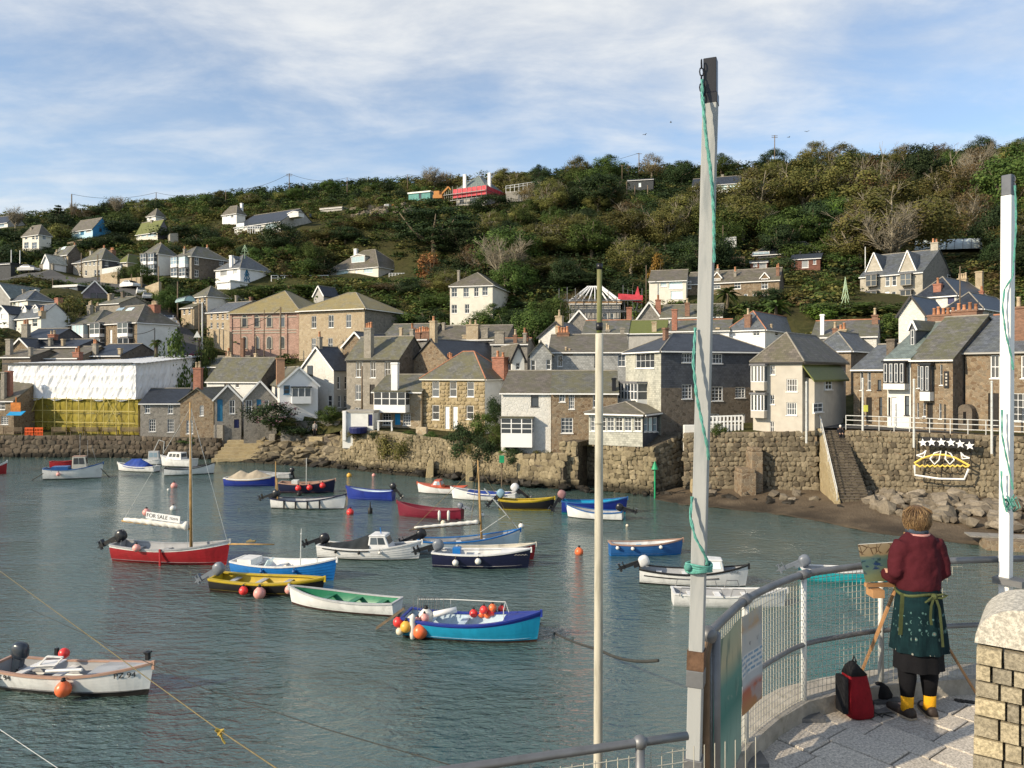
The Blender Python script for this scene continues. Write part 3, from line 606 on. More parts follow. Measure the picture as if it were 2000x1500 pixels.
Hs('open-fronted shed with shaded purple gable by the lane', (162,583,140),209,146,24,571,550, 'gy', 'mauve_board', 'granite_grey', 'slate_moss', side='L', F=[(177,572,187,583,'n'),(190,572,207,583,'n')], cat='shed', name='shed')
Hs('flat-roofed stone hut behind a chimney, beside the lane', (234,600,126),194, None, -25,592,581, 'gx', 'granite_grey', None, 'slate_moss', d=6, ch=[(209,574,592,5,'granite_tan',0),(219,573,590,5,'granite_grey',0),(240,570,586,6,'rubble_dark',0)])
Hs('dark flat-roofed garage block at the left edge of the terrace', (21,548,166),-30, None, -20,515,513, 'flat', 'dark_board', None, 'slate_dark', d=6)
Hs('tiny white gabled summerhouse left of the tall terrace house', (96,523,161),84, None, -20,511,500, 'gy', 'bright_white', None, 'slate_pale', d=4)
Hs('low dark carport left of the open-fronted shed', (152,572,144),106, None, -20,558,556, 'flat', 'dark_board', None, 'galv_white', d=4, F=[(112,561,128,570,'n'),(133,561,150,570,'n')])
Hs('low stone wing beside the pale teal tent', (379,645,134),354, None, -34,600,589, 'gx', 'granite_tan', None, 'slate_moss', d=6, F=[(358,605,362,614,'s'),(368,604,372,613,'s')])
Hs('small white rear wing behind the quoined stone house', (473,604,139),450, None, -34,584,577, 'hip', 'white_render', None, 'slate_blue', d=5, F=[(456,588,461,596,'c')])
Hs('tall stone house with white quoined side and slate hip', (405,640,135),376,449,-34,577,560, 'hip', 'granite_tan', 'white_render', 'slate_moss', F=[(x,582,x+4,592,'s') for x in (380,388,397)]+[(x,600,x+4,611,'s') for x in (380,388,397)], ch=[(426,560,576,3,'granite_grey',1,6)], ybv=620)
Hs('long stone terrace with low grey slate roof left of the hall', (450,660,128),404, None, -30,608,591, 'gx', 'granite_tan', None, 'slate_blue', d=9, F=[(x,613,x+4,623,'s') for x in (411,423,433,442)]+[(x,630,x+4,641,'s') for x in (411,423,433)], ch=[(490,580,595,4,'brown_brick',0,6),(462,577,592,3,'granite_grey',0,7)], ybv=640)
e_hall, wh, dh, hh, Hh, hith = Hs('pink brick hall with two rows of arched windows', (585,705,122),449, None, -14,607,570, 'hip', 'hall_brick', None, 'slate_ochre', d=14, over=.4, cat='hall', name='hall', gut='granite_light', ybv=690)
for row, xs in (((616,638),(473.5,497.5,522,547.5)),((658,680),(473.5,497.5,522,547.5))):
 for x in xs:
  a = hith(x, 640,1,0).x; b = hith(x+8.5,640,1,0).x; z1 = hith(x+4, row[0], 1,0).z; z0 = hith(x+4, row[1], 1,0).z; r_ = (b-a)/2; zc = z1-r_
  arc = lambda rr, yy: [((a+b)/2+rr*math.cos(t), yy, zc+rr*math.sin(t)) for t in [math.pi*i/8 for i in range(9)]]
  mb = MB(); o1 = [(b+.16,-.06,z0)]+arc(r_+.16,-.06)+[(a-.16,-.06,z0)]; i1 = [(b,-.06,z0)]+arc(r_,-.06)+[(a,-.06,z0)]
  for i in range(len(o1)-1): mb.prism([o1[i],o1[i+1],i1[i+1],i1[i]], (0,.06,0))
  mb.box((a-.2,-.12,z0-.14),(b+.2,-.001,z0-.002)); wo = mb.build('window', MAT['granite_light'], e_hall, uv=False)
  g2 = MB(); g2.face([(b,-.015,z0)]+arc(r_,-.015)+[(a,-.015,z0)]); g2.build('pane', MAT['glass'], wo, uv=False)
mb = MB()
for yrow in (620,645,650):
 z = hith(510, yrow, 1,0).z; mb = MB(); mb.box((.02,-.08,z-.08),(wh-.02,-.003,z+.08)); mb.build('string_course', MAT['granite_light'], e_hall, uv=False)
for x in (0.05, wh*.33, wh*.8, wh-.45): mb = MB(); mb.box((x,-.14,-2),(x+.4,-.004,hh-.1)); mb.build('pilaster', MAT['hall_brick'], e_hall)
Hs('large granite chapel with ochre lichened hipped roof', (712,700,115),584,786,-24,600,573, 'hip', 'granite_tan', 'rubble_grey', 'slate_ochre', over=.5, cat='chapel', name='chapel', F=[(608.5,617,618,641,'S'),(641.5,615,652,640,'S'),(676,614,686,640,'S'),(608.5,661,617,684,'S'),(641,660,650,684,'S'),(676,660,684,684,'S')], ybv=650)
Hs('small dark-roofed gable peeping over the hall roofs', (632,590,138),613,662,-30,576,561, 'gy', 'grey_render', None, 'slate_dark', cat='outhouse', name='outhouse')
Hs('cream three-storey house half hidden by bare trees', (962,640,118),879, None, -14,556,536, 'hip', 'cream_white', None, 'slate_brown', d=10, F=[(882,562,893,580,'S'),(905,562,916,580,'S'),(926,561,935,579,'S'),(942,560,953,577,'S'),(882,595,893,612,'S'),(908,594,917,612,'S')], ch=[(896,528,550,4,'granite_grey',0,3)], vis=False)
e_con, wc_, dc_, hc_, Hc_, hitc_ = Hs('house with bare white rafters inside scaffolding', (1212,650,115),1112, None, -6,592,590, 'flat', 'grey_render', None, 'timber', d=9, F=[(1180,612,1187,636,'s'),(1192,612,1199,630,'s'),(1130,606,1142,630,'n')], ybv=630)
plain('new_timber', (.72,.66,.55),.7,.15,4,.1)
mb = MB(); ap = ((wc_/2)*1.0, dc_/2, hc_+3.0)
for i in range(9): mb.bar((wc_*i/8,0, hc_+.25),(ap[0]+(i-4)*.25, dc_/2, ap[2]),.12,.2)
for i in range(5): mb.bar((0, dc_*i/4, hc_+.25),(ap[0]-1, dc_/2, ap[2]),.12,.2); mb.bar((wc_, dc_*i/4, hc_+.25),(ap[0]+1, dc_/2, ap[2]),.12,.2)
mb.bar((ap[0]-1.2, dc_/2, ap[2]),(ap[0]+1.2, dc_/2, ap[2]),.15,.25); mb.bar((0,0,hc_+.3),(ap[0]-1,dc_/2,ap[2]),.2,.3); mb.bar((wc_,0,hc_+.3),(ap[0]+1,dc_/2,ap[2]),.2,.3)
mb.build('rafters', MAT['white_paint'], e_con, uv=False)
mb = MB()
for i in range(11): x = -1.5+(wc_+4.5)*i/10; mb.tube([(x,-1.2,-3),(x,-1.2,hc_+random.uniform(.6,2.6))], .05,5)
for z in (hc_-3, hc_-1.2, hc_+.5): mb.tube([(-1.6,-1.27,z),(wc_+3.2,-1.27,z)], .05,5); mb.box((-1.5,-1.9,z-.3),(wc_+3,-1.3,z-.2))
for i in range(5): x = wc_+.4+i*.7; mb.tube([(x,.5,-3),(x,.5,hc_+random.uniform(2,4.2))], .05,5)
mb.tube([(wc_+.2,-1.1,-2),(wc_+2.6,-1.1,hc_)], .05,5); mb.tube([(1,-1.1,-2),(4,-1.1,hc_)], .05,5)
mb.build('scaffolding', MAT['galv'], e_con, uv=False)
mb = MB(); mb.face([(wc_-.4,-1.35,hc_+.5),(wc_+3.2,-1.35,hc_-.2),(wc_+3.2,-1.35,hc_+1.0),(wc_-.4,-1.35,hc_+1.3)]); mb.prism([(wc_+2.0,-1.3,hc_+.9),(wc_+2.8,-1.3,hc_+.9),(wc_+2.5,-1.3,hc_+2.4)], (0,.6,0)); mb.build('debris_sheeting', MAT['red_sheet'], e_con)
Hs('cream house with big picture windows beside the orange conifer', (1340,588,112),1268, None, -16,547,529, 'gx', 'cream_white', None, 'slate_brown', d=8, F=[(1290,549,1302,560,'Y'),(1306,547,1333,564,'Y'),(1310,568,1333,584,'Y')], ybv=585)
Hs('stone terrace of tall white windows behind the palm', (1522,594,110),1341,1531,-25,546,529, 'gx', 'rubble_brown', 'rubble_dark', 'slate_brown', F=[(1343,549,1350,564,'S'),(1394,549,1407,564,'S'),(1434,549,1447,564,'S'),(1487,549,1500,564,'S'),(1453,574,1460,586,'s'),(1470,574,1477,586,'s'),(1487,574,1500,588,'S'),(1400,574,1410,588,'s')], ch=[(1521,516,534,6,'brown_brick',2,1),(1402,518,534,5,'granite_grey',1,5),(1436,524,534,5,'granite_grey',1,4)], dorm=[(1485,543,1502,549,533,'S','rubble_brown','slate_brown'),(1392,543,1409,549,532,'S','rubble_brown','slate_brown')], ybv=585)
Hs('brown garden cabin with white windows on the wooded slope', (1602,527,128),1545, None, -25,505,499, 'mono', 'red_shed', None, 'slate_dark', d=4, cat='cabin', name='cabin', F=[(1566,509,1579,523,'W'),(1588,507,1594,516,'s'),(1550,509,1553,522,'n')])
Hs('small brown cabin with glazed door below the long dark roof', (1499,531,126),1466, None, -22,511,507, 'flat', 'red_shed', None, 'slate_dark', d=3.5, cat='cabin', name='cabin', F=[(1471,513,1479,521,'W'),(1483,512,1497,529,'W')])
Hs('long dark-roofed chalet with strip windows in the trees', (1604,502,139),1467, None, -24,490,475, 'hip', 'dark_board', None, 'slate_dark', d=6, F=[(1470,491.5,1503,499,'Y'),(1556,491.5,1566,497,'Y')], cat='chalet', name='chalet')
Hs('large granite villa with twin white-edged gables', (1802,592,108),1680,1863,-44,531,494, 'gx', 'granite_light', 'rubble_grey', 'slate_blue', cat='villa', name='villa', F=[(1729,536,1738,559,'s'),(1742,536,1751,558,'s'),(1728,569,1737,588,'w'),(1741,569,1750,586,'s')], S=[(1850,537,1856,548,'s')], ch=[(1826,467,500,13,'granite_light',2,6)],
   bays=[('F',1695,538,1716,560,2,2,.9,'granite_light','glass',0,'lead'),('F',1695,570,1716,588,2,2,.9,'granite_light','glass',4,'lead'),('F',1762,536,1783,558,2,2,.9,'granite_light','glass',0,'lead'),('F',1762,568,1783,588,2,2,.9,'granite_light','glass',4,'lead')],
   dorm=[(1692,529,1722,531,494,'s','granite_light','slate_blue'),(1757,529,1788,531,490,'s','granite_light','slate_blue')], ybv=588)
Hs('white cottage with black hipped roof and brick stacks below the villa', (1868,612,88),1788,1942,-48,574,548, 'hip', 'whitewash_rubble', 'white_render', 'slate_dark', F=[(1851,576,1864,594,'v')], ch=[(1832,546,572,14,'red_brick',1,2),(1913,530,560,12,'granite_tan',0,10),(1885,536,556,16,'granite_tan',4,12),(1935,560,582,7,'red_brick',1,6)])
Hs('dark-roofed cottage behind the tall white flagpole', (1918,640,80),1845,1990,-48,600,578, 'hip', 'grey_render', 'grey_render', 'slate_dark', F=[(1848,607,1858,614,'c')], S=[(1932,608,1937,618,'s')])
Hs('whitewashed gable wall rising above the quay houses', (1806,670,76),1755,1850,-46,612,583, 'gy', 'whitewash_rubble', 'white_render', 'slate_dark', gut='black_paint')
Hs('long grey slate roof with stone chimneys behind the granite house', (988,690,99),850, None, -12,662,637, 'gx', 'rubble_grey', None, 'slate_brown', d=8, ch=[(915,626,668,24,'granite_tan',2,-1),(940,640,668,13,'granite_grey',0,-1),(896,654,670,13,'granite_tan',0,-2),(845,630,652,4,'granite_grey',0,5)])
Hs('lower ridge of grey slates with red-tiled edge by twin stacks', (1030,690,94),960, None, -10,672,662, 'gx', 'rubble_grey', None, 'slate_brown', d=6, ridge='ridge_red', ch=[(1005,646,668,7,'brown_brick',1,0),(1024,642,664,6,'granite_grey',1,0),(1042,648,670,9,'brown_brick',1,1),(967,648,672,18,'granite_grey',0,-2)])
Hs('white gabled cottage with stone chimney and dark blue roof', (1120,690,95),1052,1150,-26,657,632, 'gy', 'whitewash_rubble', None, 'slate_blue', ch=[(1085,609,636,14,'granite_tan',1,0)], gut='slate_dark')
Hs('small rubble gable below the scaffolded house', (1155,660,104),1107, None, -10,634,611, 'gy', 'rubble_grey', None, 'slate', d=8)
Hs('grey slate roof with red ridge left of the mossy roof', (1226,668,93),1138, None, -12,650,627, 'gx', 'grey_render', None, 'slate', d=9, ridge='ridge_red', ch=[(1186,636,654,8,'granite_grey',2,0),(1233,600,626,10,'red_brick',0,8)])
Hs('vivid mossy green roof between grey slate roofs', (1300,668,92),1219, None, -14,650,627, 'gx', 'grey_render', None, 'slate_green', d=9, ch=[(1275,628,656,9,'granite_tan',0,-2)], ridge='ridge_grey')
Hs('rubble gable and roof beside slim brown stacks, under the cream house', (1290,640,104),1245, None, -8,621,596, 'gy', 'rubble_grey', None, 'slate', d=9, ch=[(1308,578,604,10,'red_brick',1,0)])
Hs('low mossy slate roof right of the rubble gable', (1410,650,100),1290, None, -18,618,596, 'gx', 'whitewash_rubble', None, 'slate_moss', d=8, ch=[(1340,584,604,9,'brown_brick',1,0)])
Hs('white-walled terrace with grey roof behind the square pole', (1424,668,90),1302, None, -20,645,626, 'gx', 'bright_white', None, 'slate', d=9, ridge='ridge_red', ch=[(1314,604,636,10,'red_brick',0,1),(1396,640,656,6,'pale_pot',0,-3)])
Hs('white hipped cottage with red hip tiles and a tan stack', (1494,672,88),1422,1592,-38,641,616, 'hip', 'bright_white', 'white_render', 'slate_blue', ridge='ridge_red', F=[(1470,644,1484,656,'S')], S=[(1514,645,1521,656,'s')], ch=[(1457,606,634,12,'brown_brick',1,1),(1562,636,662,14,'pale_pot',2,0)])
Hs('rubble-walled roof with red ridge right of the white cottage', (1712,690,80),1586, None, -28,656,627, 'gx', 'whitewash_rubble', None, 'slate', d=9, ridge='ridge_red', ch=[(1709,606,632,11,'brown_brick',1,3),(1606,614,632,7,'bright_white',0,3),(1620,632,652,9,'brown_brick',1,-3),(1636,634,658,14,'granite_tan',2,-3)])
Hs('blue-grey hipped roof over dark rubble behind the cream corner house', (1662,740,74),1585,1731,-42,682,652, 'hip', 'rubble_brown', 'rubble_dark', 'slate_blue')
Hs('long slate roof over grey and pink walls behind the harbour cottage', (1226,735,80),1073, None, -6,687,655, 'gx', 'slate_pale_grey', None, 'slate_brown', d=11, F=[(1089,694,1099,716,'S'),(1161,692,1166,716,'n'),(1207,692,1222,716,'S')], ch=[(1107,682,724,16,'rubble_brown',2,-3),(1096,702,724,9,'rubble_brown',0,-3),(1100,641,662,24,'brown_brick',4,6),(1290,640,664,8,'granite_grey',0,6)])
Hs('pale grey slate-hung gable left of the long slate roof', (1078,745,79),1035, None, -2,692,671, 'gy', 'slate_pale_grey', None, 'slate', d=9, F=[(1037,703,1046,724,'s'),(1067,702,1076,722,'s')], fascia=False)
Hs('narrow white gable beside the granite house chimney', (1024,740,82),1000, None, 12,700,676, 'gy', 'white_render', None, 'slate_brown', d=9, F=[(1007,708,1016,722,'s')], gut='black_paint')
Hs('rubble gable with tall ornate chimney and long black roof', (880,745,88),805,992,-32,706,667, 'gy', 'rubble_brown', None, 'slate_dark', ch=[(841,618,668,13,'granite_tan',1,1.2),(868,692,712,12,'brown_brick',3,-2)], fascia=False)
Hs('row of chimney pots and roof behind the grey three-storey house', (834,690,100),742, None, -16,662,634, 'gx', 'rubble_grey', None, 'slate', d=9, ch=[(775,640,664,1.5,'pale_pot',0,0),(796,642,664,22,'brown_brick',5,-2),(824,640,666,18,'brown_brick',4,-1)])
Hs('rubble gable left of the grey three-storey house', (718,700,96),670, None, -22,676,652, 'gy', 'rubble_brown', None, 'slate_dark', d=8)
Hs('grey-brown three-storey house with sash windows', (780,806,88),677,833,-24,700,659, 'gx', 'granite_grey', 'rubble_dark', 'slate_moss', F=[(695,706,708,737,'S'),(723,706,734,738,'S'),(751,706,763,737,'S'),(694,751,706,781,'S'),(722,751,732,790,'d'),(693,796,706,804,'S')], ch=[(720,632,670,16,'granite_grey',3,2),(811,634,664,8,'granite_grey',1,3)], gut='black_paint')  # right gable in darker stone, shade included in its colour
Hs('white gabled cottage with pointed dormers and dark roof', (652,800,92),588,690,-38,722,679, 'gy', 'whitewash_rubble', 'grey_render', 'slate_dark', F=[(601,714,611,732,'n'),(640,772,648,794,'s')], S=[(659,735,664,760,'s'),(673,735,678,760,'s'),(660,772,666,796,'S'),(672,772,678,796,'S')], ch=[(622,650,684,9,'granite_grey',1,2)])
Hs('brown rubble cottage at the left edge of the quay', (27,848,94.5),-70, None, -6,782,745, 'gx', 'rubble_brown', None, 'slate_brown', d=8, F=[(-8,786,10,800,'c'),(2,813,16,829,'g')], ch=[(18,724,750,11,'red_brick',0,1),(2,726,752,7,'granite_grey',0,0)])
Hs('grey rubble cottage with four white windows by the scaffold', (352,853,92.5),274, None, 4,787,760, 'gx', 'rubble_grey', None, 'slate_dark', d=7, F=[(283,789,293,807,'S'),(328,790,338,808,'S'),(291,819,304,843,'g'),(327,819,340,844,'g')])
Hs('brown rubble gable with tall red chimney', (417,862,91),352, None, -3,783,758, 'gy', 'rubble_brown', None, 'slate', d=9, F=[(390,792,398,812,'g'),(364,821,377,847,'g')], ch=[(387,710,764,15,'red_brick',2,.8)], fascia=False)
Hs('rubble gable with blue door nearest the red chimney', (419,840,90.5),471,400,16,779,752, 'gy', 'rubble_grey', None, 'slate_moss', side='L', F=[(424,780,435,823,'b'),(448,781,459,808,'S'),(457,819,467,836,'v')])
Hs('rubble gable with blue door beside the hydrangea', (476,840,89.5),540,470,16,779,744, 'gy', 'rubble_grey', None, 'slate_moss', side='L', F=[(480,781,492,808,'S'),(501,780,510,806,'b'),(517,781,525,800,'S')])
Hs('low white house under a broad mossy roof behind the blue doors', (507,775,97),404,566,-16,744,700, 'gx', 'white_render', 'rubble_dark', 'slate_moss', F=[(438,746,444,756,'n'),(460,746,467,757,'s')], ch=[(500,690,700,2,'pale_pot',0,6)])
Hs('mossy slate roof with stone stack left of the slim poles', (455,745,104),392, None, -14,716,697, 'gx', 'rubble_grey', None, 'slate_moss', d=8, ch=[(417,688,716,13,'granite_tan',2,-3),(447,680,708,10,'brown_brick',1,2),(512,660,706,7,'brown_brick',0,2)])
Hs('white weatherboarded gable with blue windows and rendered stack', (546,800,88),621,514,22,752,719, 'gy', 'bright_white', 'whitewash_rubble', 'slate_moss', side='L', F=[(554,747,566,770,'u')], bays=[('F',569,757,606,775,3,1,.8,'white_paint','glass',13,'slate_dark')], ch=[(514,699,746,15,'brick_render',0,1.5)])
Hs('stone cottage with white box sunroom and bright blue door', (823,840,82),729, None, -14,765,733, 'gx', 'granite', None, 'slate_moss', d=8, F=[(747,808,764,830,'g'),(771,808,782,830,'B'),(787,808,802,831,'g')], bays=[('F',739,765,800,791,4,2,1.2,'white_paint','glass',14,'slate_moss')], ch=[(764,708,742,13,'bright_white',0,0)])
Hs('low white outbuilding with navy door on the bank', (729,838,79.5),669, None, -4,807,806, 'flat', 'white_render', None, 'concrete', d=3, over=.05, F=[(719,809,728,832,'v')], cat='outbuilding', name='outbuilding', fascia=False)
e_gran, wg, dg_, hg, Hg, hitg = Hs('square granite house with hipped roof and white doors', (947,840,79),824,1004,-28,738,688, 'hip', 'gold_rubble', 'white_render', 'slate_moss', F=[(844,745,858,775,'s'),(878,745,892,775,'s'),(912,746,926,775,'s'),(844,791,858,820,'s'),(911,792,925,819,'s'),(869,794,878,838,'w'),(884,794,894,838,'w')], ch=[(995,688,736,26,'red_brick',2,3)], ridge='ridge_red', gut='cream_white')
Hs('white harbour cottage with projecting bay over the bank', (1076,875,69.5),979, None, -10,767,726, 'gx', 'whitewash_rubble', None, 'slate_brown', d=9, F=[(1037,769,1052,794,'n')], bays=[('F',982,816,1042,846,3,3,.9,'white_paint','glass',26,'slate_moss')], base=3)
Hs('rubble harbour cottage joined to the white one', (1206,880,68.5),1077, None, -6,767,726, 'gx', 'rubble_brown', 'white_render', 'slate_moss', d=8.4, F=[(1092,769,1104,785,'c'),(1111,769,1122,799,'g'),(1096,816,1119,846,'g'),(1158,769,1170,796,'S')], base=3, ch=[(1204,738,756,2,'black_paint',0,0)])
e_sl, wsl, dsl, hsl, Hsl, hitsl = Hs('big slate-hung building in shade above the quay garden', (1291,845,66),1503,1222,20,684,654, 'hip', 'slate_hung', 'slate_pale', 'slate_dark', side='L', lowwall='rubble_dark', lowrow=757, F=[(1332,690,1352,708,'h'),(1387,691,1411,710,'h'),(1332,751,1352,779,'g'),(1390,755,1412,783,'g'),(1436,756,1456,777,'g'),(1387,808,1404,826,'c'),(1437,808,1455,833,'c')], S=[(1241,690,1278,719,'h')], bays=[('S',1225,748,1264,780,6,2,1.0,'white_paint','glass',12,'lead')], ch=[(1300,640,658,7,'brown_brick',0,3)])  # shaded front in dark slate, lit side in pale: light put into colour
e_sun, wsu, dsu, hsu, Hsu, hitsu = Hs('white sunroom with dark hipped roof jutting over the harbour', (1255,872,63),1150,1333,-30,808,785, 'hip', 'slate_pale', 'slate_hung', 'slate_brown', F=[(x,814,x+14.5,842,'p') for x in (1153,1169,1185,1201.5,1219,1238)], S=[(x,815,x+8.2,843,'t') for x in (1258,1267,1276,1285,1294,1303,1312,1321)], base=.05, cat='sunroom', name='sunroom', over=.35)  # pale slate for the lit front, dark for the shaded side: painted light
mb = MB()
for i in range(6): x = wsu*(i+.5)/6; mb.bar((x,.25,-.1),(x,2.6,-1.6),.14,.18); mb.bar((x,-.02,-.12),(x,3,-.12),.16,.14)
mb.build('bracket', MAT['old_timber'], e_sun, uv=False)
e_cr, wcr, dcr, hcr, Hcr, hitcr = Hs('cream rendered corner house with pyramid roof by the harbour steps', (1567,843,60),1471,1652,-40,702,655, 'hip', 'cream_render', 'cream_render', 'slate_brown', F=[(1504,713,1514,732,'S'),(1504,771,1513,790,'S'),(1504,823,1512,845,'S'),(1536,740,1557,765,'h'),(1536,786,1556,811,'h')], S=[(1610,740,1623,761,'c'),(1587,787,1605,805,'c')],
   bays=[('F',1473,714,1499,746,4,1,.7,'white_paint','glass',17,'lead','cream_render'),('F',1473,770,1499,802,4,1,.7,'white_paint','glass',14,'lead','cream_render')], gut='black_paint', base=.6)
mb = MB(); zt = hitcr(1600,712,0,wcr).z; zb = hitcr(1600,742,0,wcr+.9).z
mb.slab([(wcr-.02,.0,zt),(wcr-.02,dcr*.86,zt),(wcr+.95,dcr*.8,zb),(wcr+.95,-.15,zb)], .15); mb.build('lean_to_roof', MAT['slate_green'], e_cr)
mb = MB(); mb.prism([(wcr+.003,.7,zb+.2),(wcr+.7,.7,zb),(wcr+.7,.7,-.3),(wcr+.003,.7,-.3)], (0,dcr*.66,0)); lt = mb.build('lean_to_wall', MAT['cream_render'], e_cr)
for q, st in (((1610,742,1623,761),'c'),((1587,787,1605,805),'c')):
 h1 = hitcr(q[0],(q[1]+q[3])/2,0,wcr+.7); h2 = hitcr(q[2],(q[1]+q[3])/2,0,wcr+.7); zt_ = hitcr((q[0]+q[2])/2,q[1],0,wcr+.7).z; zb_ = hitcr((q[0]+q[2])/2,q[3],0,wcr+.7).z
 window(lt, lambda a, dp, z: (wcr+.7-dp, a, z), h1.y, h2.y, zb_, zt_, st, -.05)
Hs('plain stone house at the left end of the inn row', (1733,835,61.3),1667, None, -55,720,674, 'gx', 'rubble_brown', None, 'slate_blue', d=8, F=[(1680,727,1686,762,'s'),(1694,726,1701,762,'s'),(1714,742,1721,762,'n'),(1680,776,1685,812,'k'),(1692,776,1703,828,'d'),(1717,776,1723,812,'k')], ch=[(1742,662,682,16,'rubble_dark',0,2)])
e_wb, *_ = Hs('white house with black bay window in the inn row', (1779,838,59.6),1733, None, -55,699,632, 'gx', 'white_render', None, 'slate_teal', d=11, F=[(1741,776,1751,832,'w'),(1767,773,1776,811,'k'),(1735,776,1739,812,'k')], bays=[('F',1734,708,1776,749,4,1,.7,'black_paint','glass',12,'slate_dark','white_render')], dorm=[(1777,643,1789,675,627,'s','slate_hung','slate_moss')], ch=[(1817,603,628,50,'brown_brick',5,7)])
e_inn, wi, di, hi, Hi, hiti = Hs('rubble stone inn with black bay and hanging signboard', (1861,842,57),1780, None, -55,700,620, 'gx', 'rubble_brown', 'rubble_dark', 'slate', d=11, F=[(1791,714,1796,758,'s'),(1836,712,1841,752,'s'),(1811,787,1822,838,'d'),(1791,787,1795,816,'s'),(1803,787,1808,813,'s'),(1834,788,1839,818,'s')], bays=[('F',1804,713,1824,765,2,1,.6,'black_paint','glass',18,'slate_dark','white_render')], ch=[(1889,594,648,46,'brown_brick',4,7)])  # shading of the right return painted in by a darker rubble
p0 = hiti(1844,725,1,-.06); p1 = hiti(1853,758,1,-.06); mb = MB(); mb.box((p0.x,-.08,p1.z),(p1.x,-.003,p0.z)); sg = mb.build('wall_sign', MAT['black_paint'], e_inn, uv=False)
mb = MB()
for i, fr in enumerate((.12,.32,.52,.72)):
 z = p0.z+(p1.z-p0.z)*fr; mb.box((p0.x+.1,-.09,z-.16),(p1.x-.1,-.081,z-.02))
mb.build('sign_lettering', MAT['cream_render'], sg, uv=False)
Hs('rubble inn wing at the right edge with tall sash window', (2110,850,51.8),1885, None, -55,682,612, 'gx', 'rubble_brown', None, 'slate_blue', d=10, F=[(1934,694,1952,739,'S'),(1930,768,1951,836,'d'),(1978,768,2007,823,'g'),(1994,694,2014,739,'S')], ridge='ridge_red', ch=[(2010,585,620,60,'brown_brick',3,4)], gut='grey_render')
mb = MB(); c = P(1884,841,57.0); prof = []
e = empty('stone_porch', c, R(-50), 'small round-topped stone porch with slit window between inn and wing', 'porch')
W_, Z_ = 1.0,1.95
pts = [(-W_/2,0,-.5),(W_/2,0,-.5)]+[(W_/2*math.cos(t),0,1.45+.5*math.sin(t)) for t in [math.pi*i/8 for i in range(9)]]
mb.prism(pts, (0,2.0,0)); mb.build('porch_wall', MAT['rubble_dark'], e)
mb = MB(); mb.box((-.1,-.02,.5),(.1,-.002,1.4)); mb.build('slit_window', MAT['void'], e, uv=False)
